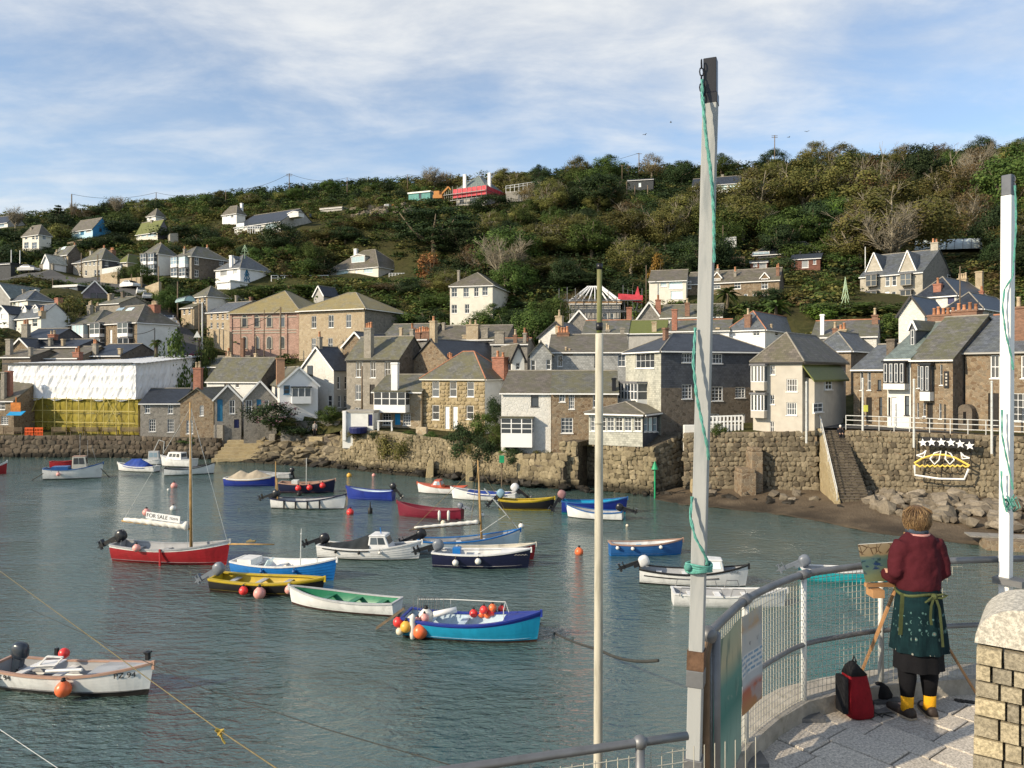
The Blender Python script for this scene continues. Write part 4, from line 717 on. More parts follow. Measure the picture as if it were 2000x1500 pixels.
# sheeted scaffold on the left quay
def sheeted():
 yaw = -14; psi = R(yaw); D = 95.0; c = P(262,850, D); u = Vector((math.cos(psi), math.sin(psi),0)); v = Vector((-math.sin(psi), math.cos(psi),0))
 k = (26-CX)/FPX; w = abs((k*c.y-c.x)/(u.x-k*u.y)); k2 = (390-CX)/FPX; d = min((k2*c.y-c.x)/(v.x-k2*v.y),24)
 org = c-u*w; e = empty('scaffolded_building', org, psi, 'building wrapped in white sheeting above yellow debris netting', 'building')
 z = lambda py: (850-py)/FPX*D
 zt, zm = z(711), z(779)
 zr = CZ+(HY-696)/FPX*(org.y+d*v.y+w*u.y)-c.z
 mb = MB(); rects = []
 for x in (.2,.37,.57,.78): rects.append((w*x, w*x+1.2, zm-1.9, zm-.2))
 for x in (.3,.47,.72): rects.append((w*x, w*x+1.2,.7,2.6))
 wall_holes(mb, lambda a, dp, zz: (a, .9+dp, zz), w+.5,-2, zm+1, rects); mb.box((0,1.1,-2),(w,d-.5,zt-.3))
 mb.build('wall', MAT['rubble_brown'], e)
 for q in rects: window(e, lambda a, dp, zz: (a, .9+dp, zz), q[0], q[1], q[2], q[3], 'S')
 g = G('white_sheet'); n = g.noise(g.coord('Object', (1,1,.5)),1.1,6,.6,1.0); g.bump(n, .9,.25)
 MAT['white_sheet'] = g.done(g.mix(g.mr(n, .3,.7),(.74,.75,.77),(.84,.84,.84)),.35,.4)
 def skin(o, U, V, L, H0, H1, nx, ny, mat, name, amp, ragged=0):
  m_ = MB(); nrm = Vector(U).cross(Vector(V)).normalized(); rows = []
  for j in range(ny+1):
   row = []
   for i in range(nx+1):
    fx = i/nx; fz = j/ny; hh = H0+(H1-H0)*fx
    cell = (fx*L/2.05) % 1; bulge = amp*math.sin(math.pi*cell)*math.sin(math.pi*((fz*3) % 1))
    bt = int(fx*L/2.05); ph = (bt*2.7) % 6; dg = fz*(3 if bt % 3 == 1 else -2 if bt % 3 == 2 else .5)
    wr = .05*math.sin((fx*L*1.2+dg)*4.2+ph+2*math.sin(fz*4+ph))*(.3+.7*abs(math.sin(fz*6+ph)))+.02*math.sin(fx*L*9.3-fz*23+ph*2)
    zz = fz*hh-(ragged*(.3+.3*math.sin(fx*37)) if j == 0 else 0)
    row.append(Vector(o)+Vector(U)*fx*L+Vector((0,0,1))*zz+nrm*(bulge+wr))
   rows.append(row)
  m_.rings(rows, close=False, caps=False); return m_.build(name, MAT[mat], e, smooth=True)
 skin((0,-.75,zm),(1,0,0),(0,0,1), w+.8, zt-zm, zt-zm, 220,40, 'white_sheet', 'white_sheeting', -.10,.5)
 skin((w+.8,-.7,zm),(0,1,0),(0,0,1), d, zt-zm, zr-zm, 120,30, 'white_sheet', 'white_sheeting', -.08)
 g = G('yellow_net'); tr = g.n('BsdfTransparent'); mx = g.n('MixShader'); n = g.noise(g.coord('Object'),.8,4)
 g.bump(g.noise(g.coord('Object', (1,1,.4)),1.2,4),.8,.15)
 g.done(g.mix(n, (.34,.28,.04),(.46,.38,.06)),.6,.2); g.L.new(g.mr(n, .3,.7,.52,.7), mx.inputs[0]); g.L.new(tr.outputs[0], mx.inputs[1]); g.L.new(g.p.outputs[0], mx.inputs[2]); g.L.new(mx.outputs[0], g.N['Material Output'].inputs[0]); MAT['yellow_net'] = g.m
 skin((w*.07,-.45,.0),(1,0,0),(0,0,1), w*.985, zm, zm, 90,20, 'yellow_net', 'yellow_netting', .1)
 skin((w*1.055,-.4,.9),(0,1,0),(0,0,1),3, zm-.9, zm-.9,20,12, 'yellow_net', 'yellow_netting', .08)
 rf = MB()
 n = 18
 for i in range(n):
  y0, y1 = -.9+(d+1.4)*i/n, -.9+(d+1.4)*(i+1)/n
  f = lambda y: zt+.12+(zr-zt)*max(y,0)/d
  rf.slab([(-.7,y0,f(y0)+.03),(w+1.3,y0,f(y0)+.03),(w+1.3,y1,f(y1)-.01),(-.7,y1,f(y1)-.01)], .05)
 plain('tin_roof', (.42,.45,.5),.45,.15,1,.1,.4,.3, space='UV'); rf.build('roof', MAT['tin_roof'], e)
 gb = MB(); gb.box((-.7,-1.0,zt-.02),(w+.5,-.92,zt+.16)); gb.build('roof_edge', MAT['dark_board'], e, uv=False)
 sc = MB()
 for i in range(11):
  x = w*(.0+i*.1); sc.tube([(x,-.9,-.1),(x,-.9,zm+.2)], .055,5)
 for zz in (zm-.05, zm*.66, zm*.34): sc.tube([(w*.02,-.95,zz),(w*1.05,-.95,zz)], .05,5)
 for a, b in ((.72,.82),(.83,.93),(.93,.83),(.18,.26)): sc.tube([(w*a,-.97,zm*.33),(w*b,-.97,zm)], .05,5)
 for i in range(6): sc.tube([(w*(-.02+.02*i),-1.0,zm-(.25 if i%2 else 0)),(w*(.02*i),-1.0,zm-(0 if i%2 else .25))], .04,4)
 sc.build('scaffold_tube', plain('scaffold_yellowed', (.5,.42,.14),.5,.2,3,.05), e, uv=False)
 dk = MB(); dk.box((w*.1,-.47,.05),(w*.145,-.3,2.3)); dk.build('doorway', MAT['void'], e, uv=False)
 HB.append((26,390,696,850,D)); FOOT.append((org.x+w/2, org.y+d/2,14)); CTRL.append(tuple(c)); CTRL.append(tuple(org))
 for px, lb in ((57,'orange plastic barrier left of two before the scaffold'),(76,'orange plastic barrier right of two before the scaffold')):
  b = MB(); p = P(px, 849,92.6)
  b.box((-.5,-.05,0),(.5,.05,.12)); b.box((-.5,-.05,.85),(.5,.05,1.0)); b.box((-.5,-.05,.45),(.5,.05,.55))
  for i in range(6): b.box((-.5+.18*i,-.04,.1),(-.44+.18*i,.04,.9))
  b.box((-.4,-.25,0),(-.3,.25,.08)); b.box((.3,-.25,0),(.4,.25,.08))
  tag(b.build('barrier', plain('orange_plastic', (.75,.12,.03),.4,.1,2,.05), None, uv=False, loc=(p.x,p.y,2.42)), lb, 'barrier')
 s_ = MB(); s_.box((-.6,-.06,-.55),(.6,0,.55)); s_.box((-.04,0,-.9),(.04,.08,1.2)); o = s_.build('hanging_sign', plain('orange_sign', (.6,.2,.04),.6,.3,3,.05), None, uv=False, loc=P(31,795,93.6)); tag(o, 'orange signboard on the cottage at the left edge', 'sign')
 a_ = MB(); a_.slab([(-.9,-.9,0),(.9,-.9,0),(.9,0,.45),(-.9,0,.45)], .05); tag(a_.build('awning', MAT['bright_blue_paint'], None, uv=False, loc=P(36,810,93.7)), 'small blue awning beside the orange sign', 'awning')
sheeted()
# terrain: one height sheet through the ground points
EDGE = [(-420,95,2.42),(-150,93.4,2.42),(0,92.6,2.42),(250,92.0,2.42),(425,91.2,2.42),(470,91.5,2.5),(540,90.5,2.7),(640,86.5,3.2),(668,80.6,4.0),(760,79.0,4.0),(870,76.5,3.6),(975,72.0,2.9),(1000,70.8,2.6),(1090,69.6,2.9),(1110,67.5,3.6),(1165,66.6,3.7),(1255,65.2,3.8),(1330,66,4.6),(1345,63.6,4.9),(1480,61.6,5.2),(1590,60.4,5.35),(1655,60.0,5.45),(1760,57.4,5.5),(1900,54.6,5.6),(2060,51.6,5.6),(2300,47.5,5.6),(2700,43,5.6)]
EPX = [e_[0] for e_ in EDGE]
def edge(px): return float(np.interp(px, EPX, [e_[1] for e_ in EDGE])), float(np.interp(px, EPX, [e_[2] for e_ in EDGE]))
for px, D, z in EDGE:
 for dd, dz in ((0,0),(3.5,.1),(8,.5),(14,2.2)): p = P(px, 0, D+dd); CTRL.append((p.x, p.y, z+dz))
for px, py, D in ((-300,470,215),(-100,452,225),(40,440,232),(140,422,236),(230,414,236),(300,408,236),(380,398,236),(450,389,238),(520,384,238),(600,376,238),(700,365,240),(800,361,242),(900,357,244),(1000,352,244),(1100,341,244),(1200,337,244),(1300,337,244),(1400,334,244),(1500,331,242),(1650,330,235),(1800,325,225),(2000,325,210),(2300,330,200),
                  (1700,440,165),(1900,470,145),(2050,480,130),(1500,460,160),(1350,480,150),(1150,500,140),(1000,540,135),(850,548,158),(700,450,185),(560,500,165),(1650,560,118),(1600,610,100),(1950,560,112),(1100,420,185),(1300,400,190),(1600,380,195),(1850,380,185),(820,580,135),(420,500,172),(260,590,133),(90,560,142),(-150,600,135)):
 p = P(px, py, D); CTRL.append(tuple(p))
cp = np.array(CTRL); GA = cp[:,:2]; GN = len(GA)
dist = np.sqrt(((GA[:,None]-GA[None])**2).sum(-1))
K = np.zeros((GN+3, GN+3)); K[:GN,:GN] = -dist; K[:GN,:GN] += np.eye(GN)*1.0; K[:GN,GN] = 1; K[:GN,GN+1:] = GA; K[GN,:GN] = 1; K[GN+1:,:GN] = GA.T
sol = np.linalg.solve(K, np.concatenate([cp[:,2], [0,0,0]]))
def ground(x, y):
 q = np.stack([np.ravel(x), np.ravel(y)], 1); r_ = np.sqrt(((q[:,None]-GA[None])**2).sum(-1))
 return (-r_) @ sol[:GN] + sol[GN] + q @ sol[GN+1:]
def gz(x, y): return float(ground(np.array([x]), np.array([y]))[0])
def terrain():
 pxs = np.concatenate([np.arange(-900,-200,40), np.arange(-200,2240,8), np.arange(2240,3000,40)])
 fr = np.concatenate([[0,.004,.02], np.linspace(.04,1,74)]); rows = []
 for f in fr:
  D = np.array([edge(p)[0] for p in pxs]); D = D+(262-D)*f; x = (pxs-CX)/FPX*D
  z = ground(x, D)
  far = np.clip((D-246)/16,0,1); z = z-far*3
  if f == 0: z = np.array([edge(p)[1] for p in pxs])-.06
  else: z = z+.5*np.clip((D-105)/40,0,1)*(np.sin(x*.31+D*.17)*np.sin(D*.23-x*.11))
  rows.append(np.stack([x, D, z], 1))
 for k_, drop in ((400,12),(1500,60)):
  last = rows[-1].copy(); s_ = k_/262 if k_ == 400 else 1500/262; base = rows[len(fr)-1]
  rows.append(np.stack([base[:,0]*s_, np.full(len(pxs), k_), base[:,2]-drop], 1))
 V = np.concatenate(rows); nx = len(pxs); ny = len(rows)
 idx = np.arange(nx*ny).reshape(ny, nx); Fq = np.stack([idx[:-1,:-1], idx[:-1,1:], idx[1:,1:], idx[1:,:-1]], -1).reshape(-1,4)
 me = bpy.data.meshes.new('hillside'); me.from_pydata(V.tolist(), [], Fq.tolist()); me.polygons.foreach_set('use_smooth', [True]*len(Fq))
 g = G('hillside_ground'); co = g.coord('World'); a = g.noise(co, .12,6,.6); b = g.noise(co, .9,6,.7)
 col = g.mix(g.mr(b, .3,.7),(.030,.036,.012),(.075,.07,.026)); col = g.mix(g.mr(a, .45,.65), col, (.05,.047,.02)); col = g.mix(g.mr(b, .66,.8), col, (.12,.10,.07))
 g.bump(b, .8,.4); me.materials.append(g.done(col, .95,.1))
 o = bpy.data.objects.new('hillside', me); COL.objects.link(o); struct(o)
terrain()
# water
def water():
 mb = MB(); mb.face([(-600,-200,0),(600,-200,0),(600,110,0),(-600,110,0)])
 g = G('harbour_water'); co = g.coord('World')
 w1 = g.noise(g.coord('World', (.8,1.9,1),(0,0,.22)),1.5,3,.55,.5); w2 = g.noise(g.coord('World', (1,1.7,1),(0,0,-.3)),4.2,4,.6,.6); w3 = g.noise(g.coord('World', (1,1.4,1)),.12,3,.5)
 h = g.math('ADD', g.math('MULTIPLY', w1,.62), g.math('MULTIPLY', w2,.26))
 amp = g.mr(w3,.32,.66,.35,1.25)
 g.bump(g.math('MULTIPLY', h, amp),1.0,.36)
 col = g.mix(g.mr(w3,.35,.65),(.046,.088,.079),(.062,.108,.093))
 g.p.inputs['IOR'].default_value = 2.15
 m = g.done(col, .04,.55)
 return struct(mb.build('harbour_water', m, None, uv=False))
water()
# stones
def stone_protos(k, seed, mat, name, rnd=.36, sq=1.65):
 r_ = random.Random(seed); out = []
 for _ in range(k):
  b = [(x,y,z) for x in (-1,0,1) for y in (-1,0,1) for z in (-1,0,1) if (x,y,z) != (0,0,0)]; pts = []
  import bmesh
  bm = bmesh.new()
  for x, y, z in b:
   q = Vector((x,y,z)); L_ = q.length; q = q*(1/L_)*(L_**(1/sq))*.5/1.15*1.1
   bm.verts.new(q+Vector((r_.uniform(-rnd,rnd), r_.uniform(-rnd,rnd), r_.uniform(-rnd,rnd)))*.5)
  bmesh.ops.convex_hull(bm, input=bm.verts[:]); bmesh.ops.delete(bm, geom=[v for v in bm.verts if not v.link_faces], context='VERTS')
  me = bpy.data.meshes.new(name); bm.to_mesh(me); bm.free(); me.materials.append(mat); out.append(me)
 return out
def stone_mat(name, cols, dark=(.03,.028,.02), wet=None, rough=.9):
 g = G(name); r_ = g.rand(); k = len(cols); col = g.ramp(r_, [(i/(k-1), c) for i, c in enumerate(cols)])
 co = g.coord('World'); n = g.noise(co, 5,6,.7); n2 = g.noise(co, .5,4,.6)
 col = g.mix(g.mr(n, .35,.75,0,.6), col, mul(cols[0], .5)); col = g.mix(g.mr(n2,.5,.75,0,.55), col, mul(cols[0], .6))
 if wet is not None:
  gg = g.n('NewGeometry'); sp = g.n('SeparateXYZ'); g.L.new(gg.outputs['Position'], sp.inputs[0])
  zz = g.math('ADD', sp.outputs[2], g.math('MULTIPLY', g.math('SUBTRACT', n2,.5),1.4)); col = g.mix(g.mr(zz, wet*.35, wet), dark, col)   # weed and wet below the tide line
 g.bump(n, .5,.05); MAT[name] = g.done(col, rough, .25); return g.m
stone_mat('wall_stone_dark', [(.07,.055,.04),(.14,.11,.08),(.1,.085,.065),(.18,.145,.105)], (.02,.018,.014),.7)
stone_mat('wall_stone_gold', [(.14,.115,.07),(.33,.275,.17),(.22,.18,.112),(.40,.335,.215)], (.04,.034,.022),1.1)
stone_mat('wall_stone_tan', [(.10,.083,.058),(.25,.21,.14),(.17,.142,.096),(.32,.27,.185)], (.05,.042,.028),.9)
stone_mat('boulder_grey', [(.12,.10,.075),(.27,.23,.17),(.19,.16,.12),(.35,.3,.23)], (.035,.03,.022),.4)
stone_mat('weed_rock', [(.02,.018,.014),(.045,.038,.028),(.03,.026,.02),(.07,.058,.042)], (.012,.011,.009),.25,.6)
stone_mat('granite_block', [(.26,.2,.11),(.42,.34,.2),(.34,.27,.16),(.48,.4,.27)])
SP = {k_: stone_protos(6, i, MAT[k_], 'stone') for i, k_ in enumerate(('wall_stone_dark','wall_stone_gold','wall_stone_tan','boulder_grey','weed_rock'))}
SP['granite_block'] = stone_protos(5,31, MAT['granite_block'], 'block', .05,4)
def wall_run(name, label, pts, mat, sw, sh, thick=.9, cat='wall', up=False, core='quay_core', cap=None, parent=None, jit=.25, depth=.11):
 """stone-faced wall through pts = [(foot xyz, top xyz)], stones sw x sh metres, outer face towards the camera"""
 org = Vector(pts[0][0]); e = parent or empty(name, org, 0, label, cat)
 F_ = [Vector(a)-org for a, b in pts]; T_ = [Vector(b)-org for a, b in pts]
 if parent: F_ = [Vector(a) for a, b in pts]; T_ = [Vector(b) for a, b in pts]
 back = [] ; mb = MB()
 for i in range(len(pts)-1):
  dx = (F_[i+1]-F_[i]); nb = Vector((-dx.y, dx.x, 0)).normalized()*thick
  if nb.y < 0: nb = -nb
  A_, B_, C_, D_ = F_[i], F_[i+1], T_[i+1], T_[i]
  mb.face([A_,B_,C_,D_]); mb.face([D_,C_,C_+nb,D_+nb]); mb.face([A_+nb,B_+nb,C_+nb,D_+nb])
  if i == 0: mb.face([A_,D_,D_+nb,A_+nb])
  if i == len(pts)-2: mb.face([B_,C_,C_+nb,B_+nb])
 mb.build('wall_core', MAT[core], e)
 cum = [0]
 for i in range(len(pts)-1): cum.append(cum[-1]+(F_[i+1]-F_[i]).length)
 L_ = cum[-1]; recs = []
 def at(s, t):
  s = min(max(s, 0), L_-1e-4); i = 0
  while cum[i+1] < s: i += 1
  f = (s-cum[i])/(cum[i+1]-cum[i]); a = F_[i].lerp(F_[i+1], f); b = T_[i].lerp(T_[i+1], f)
  dx = F_[i+1]-F_[i]; return a.lerp(b, t), math.atan2(dx.y, dx.x),(b-a)
 hmax = max((b-a).length for a, b in zip(F_, T_)); nr = max(2, int(round(hmax/sh)))
 for r_ in range(nr):
  s = -random.random()*sw*.6
  while s < L_:
   w = sw*random.uniform(.65,1.45); sc = s+w/2
   if 0 < sc < L_:
    t = (r_+.5+random.uniform(-jit,jit)*.4)/nr; p, a, up_ = at(sc, t); hh = up_.length/nr
    recs.append((w*hh, p, a, w, hh*random.uniform(.85,1.22), up_))
   s += w
 recs.sort(key=lambda q: -q[0])
 rest = MB()
 for i, (ar, p, a, w, hh, up_) in enumerate(recs):
  me = random.choice(SP[mat]); M_ = (a, random.uniform(-.3,.3))
  sc = (w*1.02, depth*random.uniform(1.2,3.6), hh*1.04)
  if i < 300: obj_from(me, 'stone', e, p, (random.uniform(-.08,.08), M_[1], a), sc)
  else:
   Mx = Matrix.Translation(p) @ Matrix.Rotation(a, 4, 'Z') @ Matrix.Rotation(M_[1], 4, 'Y') @ Matrix.Diagonal((*sc,1)); n_ = len(rest.v)
   rest.v += [tuple(Mx @ v.co) for v in me.vertices]
   for f in me.polygons: rest.f.append(tuple(n_+k for k in f.vertices)); rest.m.append(0)
 if rest.v: stuff(rest.build('small_stones', MAT[mat], e, uv=False))
 return e
def WP(px, yf, zf, zt, bat=.35):      # wall point: foot pixel at height zf, top zt, battered back
 a = atz(px, yf, zf); b = Vector((a.x, a.y+bat, zt)); return (a, b)
wall_run('harbour_wall', 'dark boulder quay wall along the left waterfront', [WP(-260,893,-.4+.4,2.5),WP(0,893,0,2.5),WP(220,894,0,2.5),WP(424,897,0,2.35)], 'wall_stone_dark', .72,.56)
wall_run('harbour_wall', 'golden rubble bank wall below the granite house', [WP(664,906,.5,4.1,.9),WP(760,918,.35,4.0,1.0),WP(870,926,.35,3.5,1.2),WP(975,938,.3,2.7,1.0),WP(1012,940,.35,2.6,.8)], 'wall_stone_gold', .36,.36, core='gold_rubble')
wall_run('harbour_wall', 'pale block wall under the white harbour cottage', [WP(1012,941,.3,2.7,.5),WP(1100,950,.3,3.0,.4)], 'wall_stone_gold', .62,.5)
def Wv(px, D, zf, zt): p = P(px, 0, D); return (Vector((p.x,p.y,zf)), Vector((p.x,p.y+.15,zt)))
wall_run('harbour_wall', 'lit stone pier left of the dark recess below the rubble cottage', [Wv(1098,66.4,0,4.0),Wv(1128,65.8,0,4.0)], 'wall_stone_gold', .5,.42,3.5)
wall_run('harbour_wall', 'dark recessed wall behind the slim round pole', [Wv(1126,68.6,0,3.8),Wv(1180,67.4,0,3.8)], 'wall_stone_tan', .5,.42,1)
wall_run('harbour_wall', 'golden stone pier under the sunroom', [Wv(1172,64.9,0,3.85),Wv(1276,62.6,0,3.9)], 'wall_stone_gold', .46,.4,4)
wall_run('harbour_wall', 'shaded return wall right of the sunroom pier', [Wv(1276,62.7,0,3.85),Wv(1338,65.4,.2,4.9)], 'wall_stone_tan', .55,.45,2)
wall_run('harbour_wall', 'tan quay wall between the sunroom and the harbour steps', [Wv(1336,63.2,.3,5.0),Wv(1470,61.2,.6,5.2),Wv(1597,59.6,.7,5.45)], 'wall_stone_tan', .42,.40, core='rubble_brown')
wall_run('harbour_wall', 'long stone quay wall behind the star lights, right of the steps', [Wv(1652,59.4,.9,5.5),Wv(1780,56.2,1.2,5.6),Wv(1930,53.2,1.3,5.6),Wv(2120,49.8,1.4,5.6)], 'wall_stone_tan', .34,.42, core='rubble_brown')
for px, D, zt, w_b, lb in ((1477,60.2,3.9,.9,'stone buttress in the middle of the tan quay wall'),(1460,59.6,2.3,1.2,'low stepped block at the foot of the buttress')):
 p = P(px,0,D); mb = MB(); mb.box((-w_b/2,-.3,-.4),(w_b/2,1.6,zt-.3)); mb.box((-w_b/2+.06,-.22,zt-.3),(w_b/2-.05,1.6,zt)); tag(bevel(mb.build('buttress', MAT['rubble_brown'], None, loc=(p.x,p.y,.2)),.06), lb, 'buttress')
for px, yb, h_, lb in ((918,938,1.9,'leaning granite mooring post below the granite house'),(1020,945,2.2,'leaning granite mooring post below the white cottage'),(840,930,1.6,'short granite mooring post in the bank wall'),(1358,967,1.3,'lone granite mooring post by the shaded recess')):
 p = atz(px, yb, .1); mb = MB(); k_ = random.uniform(-.2,.2)
 mb.rings([[(x*s+k_*z/2, y*s, z) for x, y in ((-.38,-.35),(.36,-.33),(.34,.36),(-.37,.34))] for z, s in ((-.5,1.05),(0,1),(h_*.7,.85),(h_,.62))]); tag(bevel(mb.build('mooring_post', MAT['gold_rubble'], None, loc=p),.05), lb, 'post')
# foreshore, beach, rocks
def strip(name, rows, mat, sub=14, amp=.1):
 """rows: list of polylines (equal length) from the water inland"""
 grid_ = []
 for r0, r1 in zip(rows[:-1], rows[1:]):
  for s in range(sub): grid_.append([Vector(a).lerp(Vector(b), s/sub) for a, b in zip(r0, r1)])
 grid_.append([Vector(a) for a in rows[-1]])
 fine = []
 for g_ in grid_:
  row = []
  for a, b in zip(g_[:-1], g_[1:]):
   for s in range(sub): row.append(a.lerp(b, s/sub))
  row.append(g_[-1]); fine.append(row)
 for row in fine:
  for p in row: p.z += amp*(math.sin(p.x*1.7+p.y*.9)*math.sin(p.y*2.3-p.x*.6)+.5*math.sin(p.x*4.1)*math.sin(p.y*5.3))
 mb = MB(); mb.rings(fine, close=False, caps=False); return struct(mb.build(name, mat, None, smooth=True, uv=False))
g = G('beach_shingle'); co = g.coord('World'); a = g.noise(co, .35,5,.6); b = g.noise(co, 9,6,.75); vv = g.vor(co, 7)
gg = g.n('NewGeometry'); sp = g.n('SeparateXYZ'); g.L.new(gg.outputs['Position'], sp.inputs[0])
col = g.mix(g.mr(a, .35,.65),(.085,.062,.04),(.15,.115,.075)); col = g.mix(g.mr(b, .4,.7,0,.6), col, (.09,.065,.04)); col = g.mix(g.mr(g.math('ADD', sp.outputs[2], g.math('MULTIPLY', a, .7)),.25,.75),(.035,.027,.018), col)
g.bump(g.math('ADD', b, vv),.7,.06); MAT['beach'] = g.done(col, .75,.3)
bl = [(1280,975),(1330,985),(1400,992),(1500,1002),(1600,1018),(1700,1040),(1800,1052),(1920,1066),(2100,1085)]
r0 = [atz(px, py+14,-.6) for px, py in bl]; r1 = [atz(px, py, .02) for px, py in bl]; r2 = []
for (px, py) in bl:
 D = np.interp(px, [1280,1336,1470,1597,1652,1780,1930,2120], [66,63.6,61.6,60,59.8,56.6,53.6,50.2]); z = np.interp(px, [1280,1336,1470,1597,1652,1780,1930,2120], [.3,.5,.8,.9,1.05,1.3,1.4,1.5]); p = P(px,0,D); r2.append(Vector((p.x,p.y,z)))
strip('beach', [r0, r1, r2], MAT['beach'], 16,.05)
fl = [(425,902),(470,902),(520,905),(570,909),(620,912),(665,914),(760,926),(870,934),(960,944),(1100,955)]
r0 = [atz(px, py+10,-.5) for px, py in fl]; r1 = [atz(px, py, .05) for px, py in fl]
r2 = [Vector((P(px,0,D).x, D, z)) for px, D, z in ((425,91.5,1.2),(470,92,1.6),(520,91,2.3),(570,90,2.7),(620,88.5,3.0),(665,84.6,3.2),(760,79.6,.9),(870,77.2,.9),(960,72,.8),(1100,68.4,.6))]
g = G('foreshore_rock'); co = g.coord('World', (1,1,1),(0,.3,.2)); v1 = g.vor(co, .9, 'DISTANCE_TO_EDGE'); n = g.noise(co, 2.2,6,.7)
gg = g.n('NewGeometry'); sp = g.n('SeparateXYZ'); g.L.new(gg.outputs['Position'], sp.inputs[0]); col = g.mix(g.mr(n, .3,.7),(.13,.105,.065),(.3,.25,.16)); col = g.mix(g.mr(g.math('ADD', sp.outputs[2], n),.7,1.5),(.035,.03,.02), col)
g.bump(g.math('ADD', g.mr(v1,0,.15), n),.9,.25); MAT['foreshore'] = g.done(col, .85,.25)
strip('foreshore', [r0, r1, r2], MAT['foreshore'], 12,.13)
def boulder(p, s, mat, label, group, name='boulder', flat=.7):
 o = obj_from(random.choice(SP[mat]), name, None, p, (random.uniform(-.4,.4), random.uniform(-.4,.4), random.uniform(0,6.3)),(s*random.uniform(.8,1.35), s*random.uniform(.7,1.2), s*random.uniform(flat*.75, flat*1.3)))
 return tag(o, label, 'boulder', group)
LB = 'grey boulder in the rubble heap at the foot of the long quay wall'
for i in range(190):
 px = random.uniform(1645,2010); t = random.random()**1.3; k_ = np.interp(px, [1597,1652,1780,1930,2120], [60,59.2,56.0,53.0,49.6]); D = k_-.5-t*np.interp(px, [1640,1760,2000], [1.8,5.5,6.0]); p = P(px,0,D)
 s = random.uniform(.35,.85)*(1 if random.random() < .85 else 1.5); boulder((p.x, p.y, np.interp(px, [1640,1780,2000], [.8,1.15,1.25])*(1-.5*t)+s*.16), s, 'boulder_grey', LB, 'boulders heaped below the quay wall')
for i in range(85):
 px = random.uniform(1370,1990); f = random.random(); D = np.interp(px, [1336,1470,1597,1652,1780,1930,2120], [63,61,59.5,59,55.8,52.8,49.5])*(1-.015-.075*f*min(1,(px-1300)/300)); p = P(px,0,D); s = random.uniform(.2,.65); boulder((p.x,p.y,.75*(1-f)+.12+s*.1), s, 'boulder_grey' if f < .6 else 'weed_rock', 'loose stone on the dark beach below the quay walls', 'stones on the beach')
LD = 'black weedy rock at the waterline of the golden bank wall'
for i in range(190):
 px = random.choice((random.uniform(650,1110), random.uniform(640,1000))); py = np.interp(px, [560,665,870,960,1110], [908,911,931,942,955])-random.uniform(-1,12)
 p = atz(px, py, .2); s = random.uniform(.3,.85); boulder((p.x,p.y,.12+random.random()*.3), s, 'weed_rock', LD, 'weedy rocks along the shore', 'rock')
LS = 'sloping tan rock slab on the foreshore beside the slipway'
for i in range(80):
 f = random.random(); px = random.uniform(505,690); t = random.random()
 a = atz(px, np.interp(px, [500,560,620,665], [904,908,912,914]),0); b = Vector((P(px,0,90-(px-520)/145*5).x, 90.3-(px-520)/145*5.0, np.interp(px, [500,570,665], [2.0,2.6,3.0]))); p = a.lerp(b, t)
 s = random.uniform(.5,1.5); o = boulder((p.x,p.y,p.z+.02), s, 'wall_stone_tan' if t > .25 else 'weed_rock', LS, 'rock slabs on the foreshore', 'rock', .4)
LR = 'small dark stone at the foot of the shaded harbour piers'
for i in range(40):
 px = random.uniform(1125,1345); py = np.interp(px, [1125,1280,1345], [958,968,968])-random.uniform(-1,6); p = atz(px, py, .1); boulder((p.x,p.y,.1), random.uniform(.25,.6), 'weed_rock', LR, 'stones below the piers', 'rock')
p = atz(470,899,.2); e = empty('slipway_steps', p, R(4), 'broad stone slipway steps beside the brown rubble gable', 'steps')
for i in range(6): mb = MB(); mb.box((-3.2+i*.12,i*.75,-.6),(3.6-i*.25,i*.75+.9+(5-i)*.02,.22+i*.34)); bevel(mb.build('step', MAT['gold_rubble'], e),.04)
def block(name, label, px0, px1, yt, yb, D, dep, mat, cat, yaw=0):
 p = P(px0, yb, D); w = (px1-px0)/FPX*D; h = (yb-yt)/FPX*D; mb = MB(); mb.box((0,0,-1.2),(w,dep,h)); return tag(bevel(mb.build(name, MAT[mat], None, loc=p, rz=R(yaw)),.05), label, cat)
block('landing_block', 'square concrete landing block on the foreshore', 603,632,853,884,85.6,3, 'gold_rubble', 'block', -12)
block('garden_wall', 'low stone wall right of the landing block', 632,668,853,880,85.2,1.5, 'rubble_dark', 'wall', -6)
block('landing_block', 'low flat block in front of the landing block', 579,614,874,889,85.2,1.6, 'gold_rubble', 'block', -10)
block('garden_wall', 'long low wall above the slipway steps', 436,524,850,866,91.6,.6, 'rubble_grey', 'wall', 2)
block('bollard', 'round-topped granite bollard by the slipway wall', 525,537,848,868,89.6,.7, 'granite_grey', 'bollard')
block('garden_wall', 'rubble garden wall under the hydrangea', 548,664,822,852,88.4,.8, 'rubble_grey', 'wall', -6)
block('garden_wall', 'stepped stone wall beside the brown rubble gable', 417,436,830,862,90.6,2.5, 'granite_grey', 'wall', -4)
block('white_pillar', 'white wall end of the low outbuilding', 669,676,803,838,79.4,.5, 'bright_white', 'pillar')
block('garden_wall', 'pale brick planter wall in front of the granite house', 812,835,834,842,77.2,.4, 'granite_tan', 'wall', -20)
block('terrace_wall', 'white balustraded terrace wall before the slate-hung building', 1336,1452,830,853,63.9,.3, 'white_render', 'wall', 6)
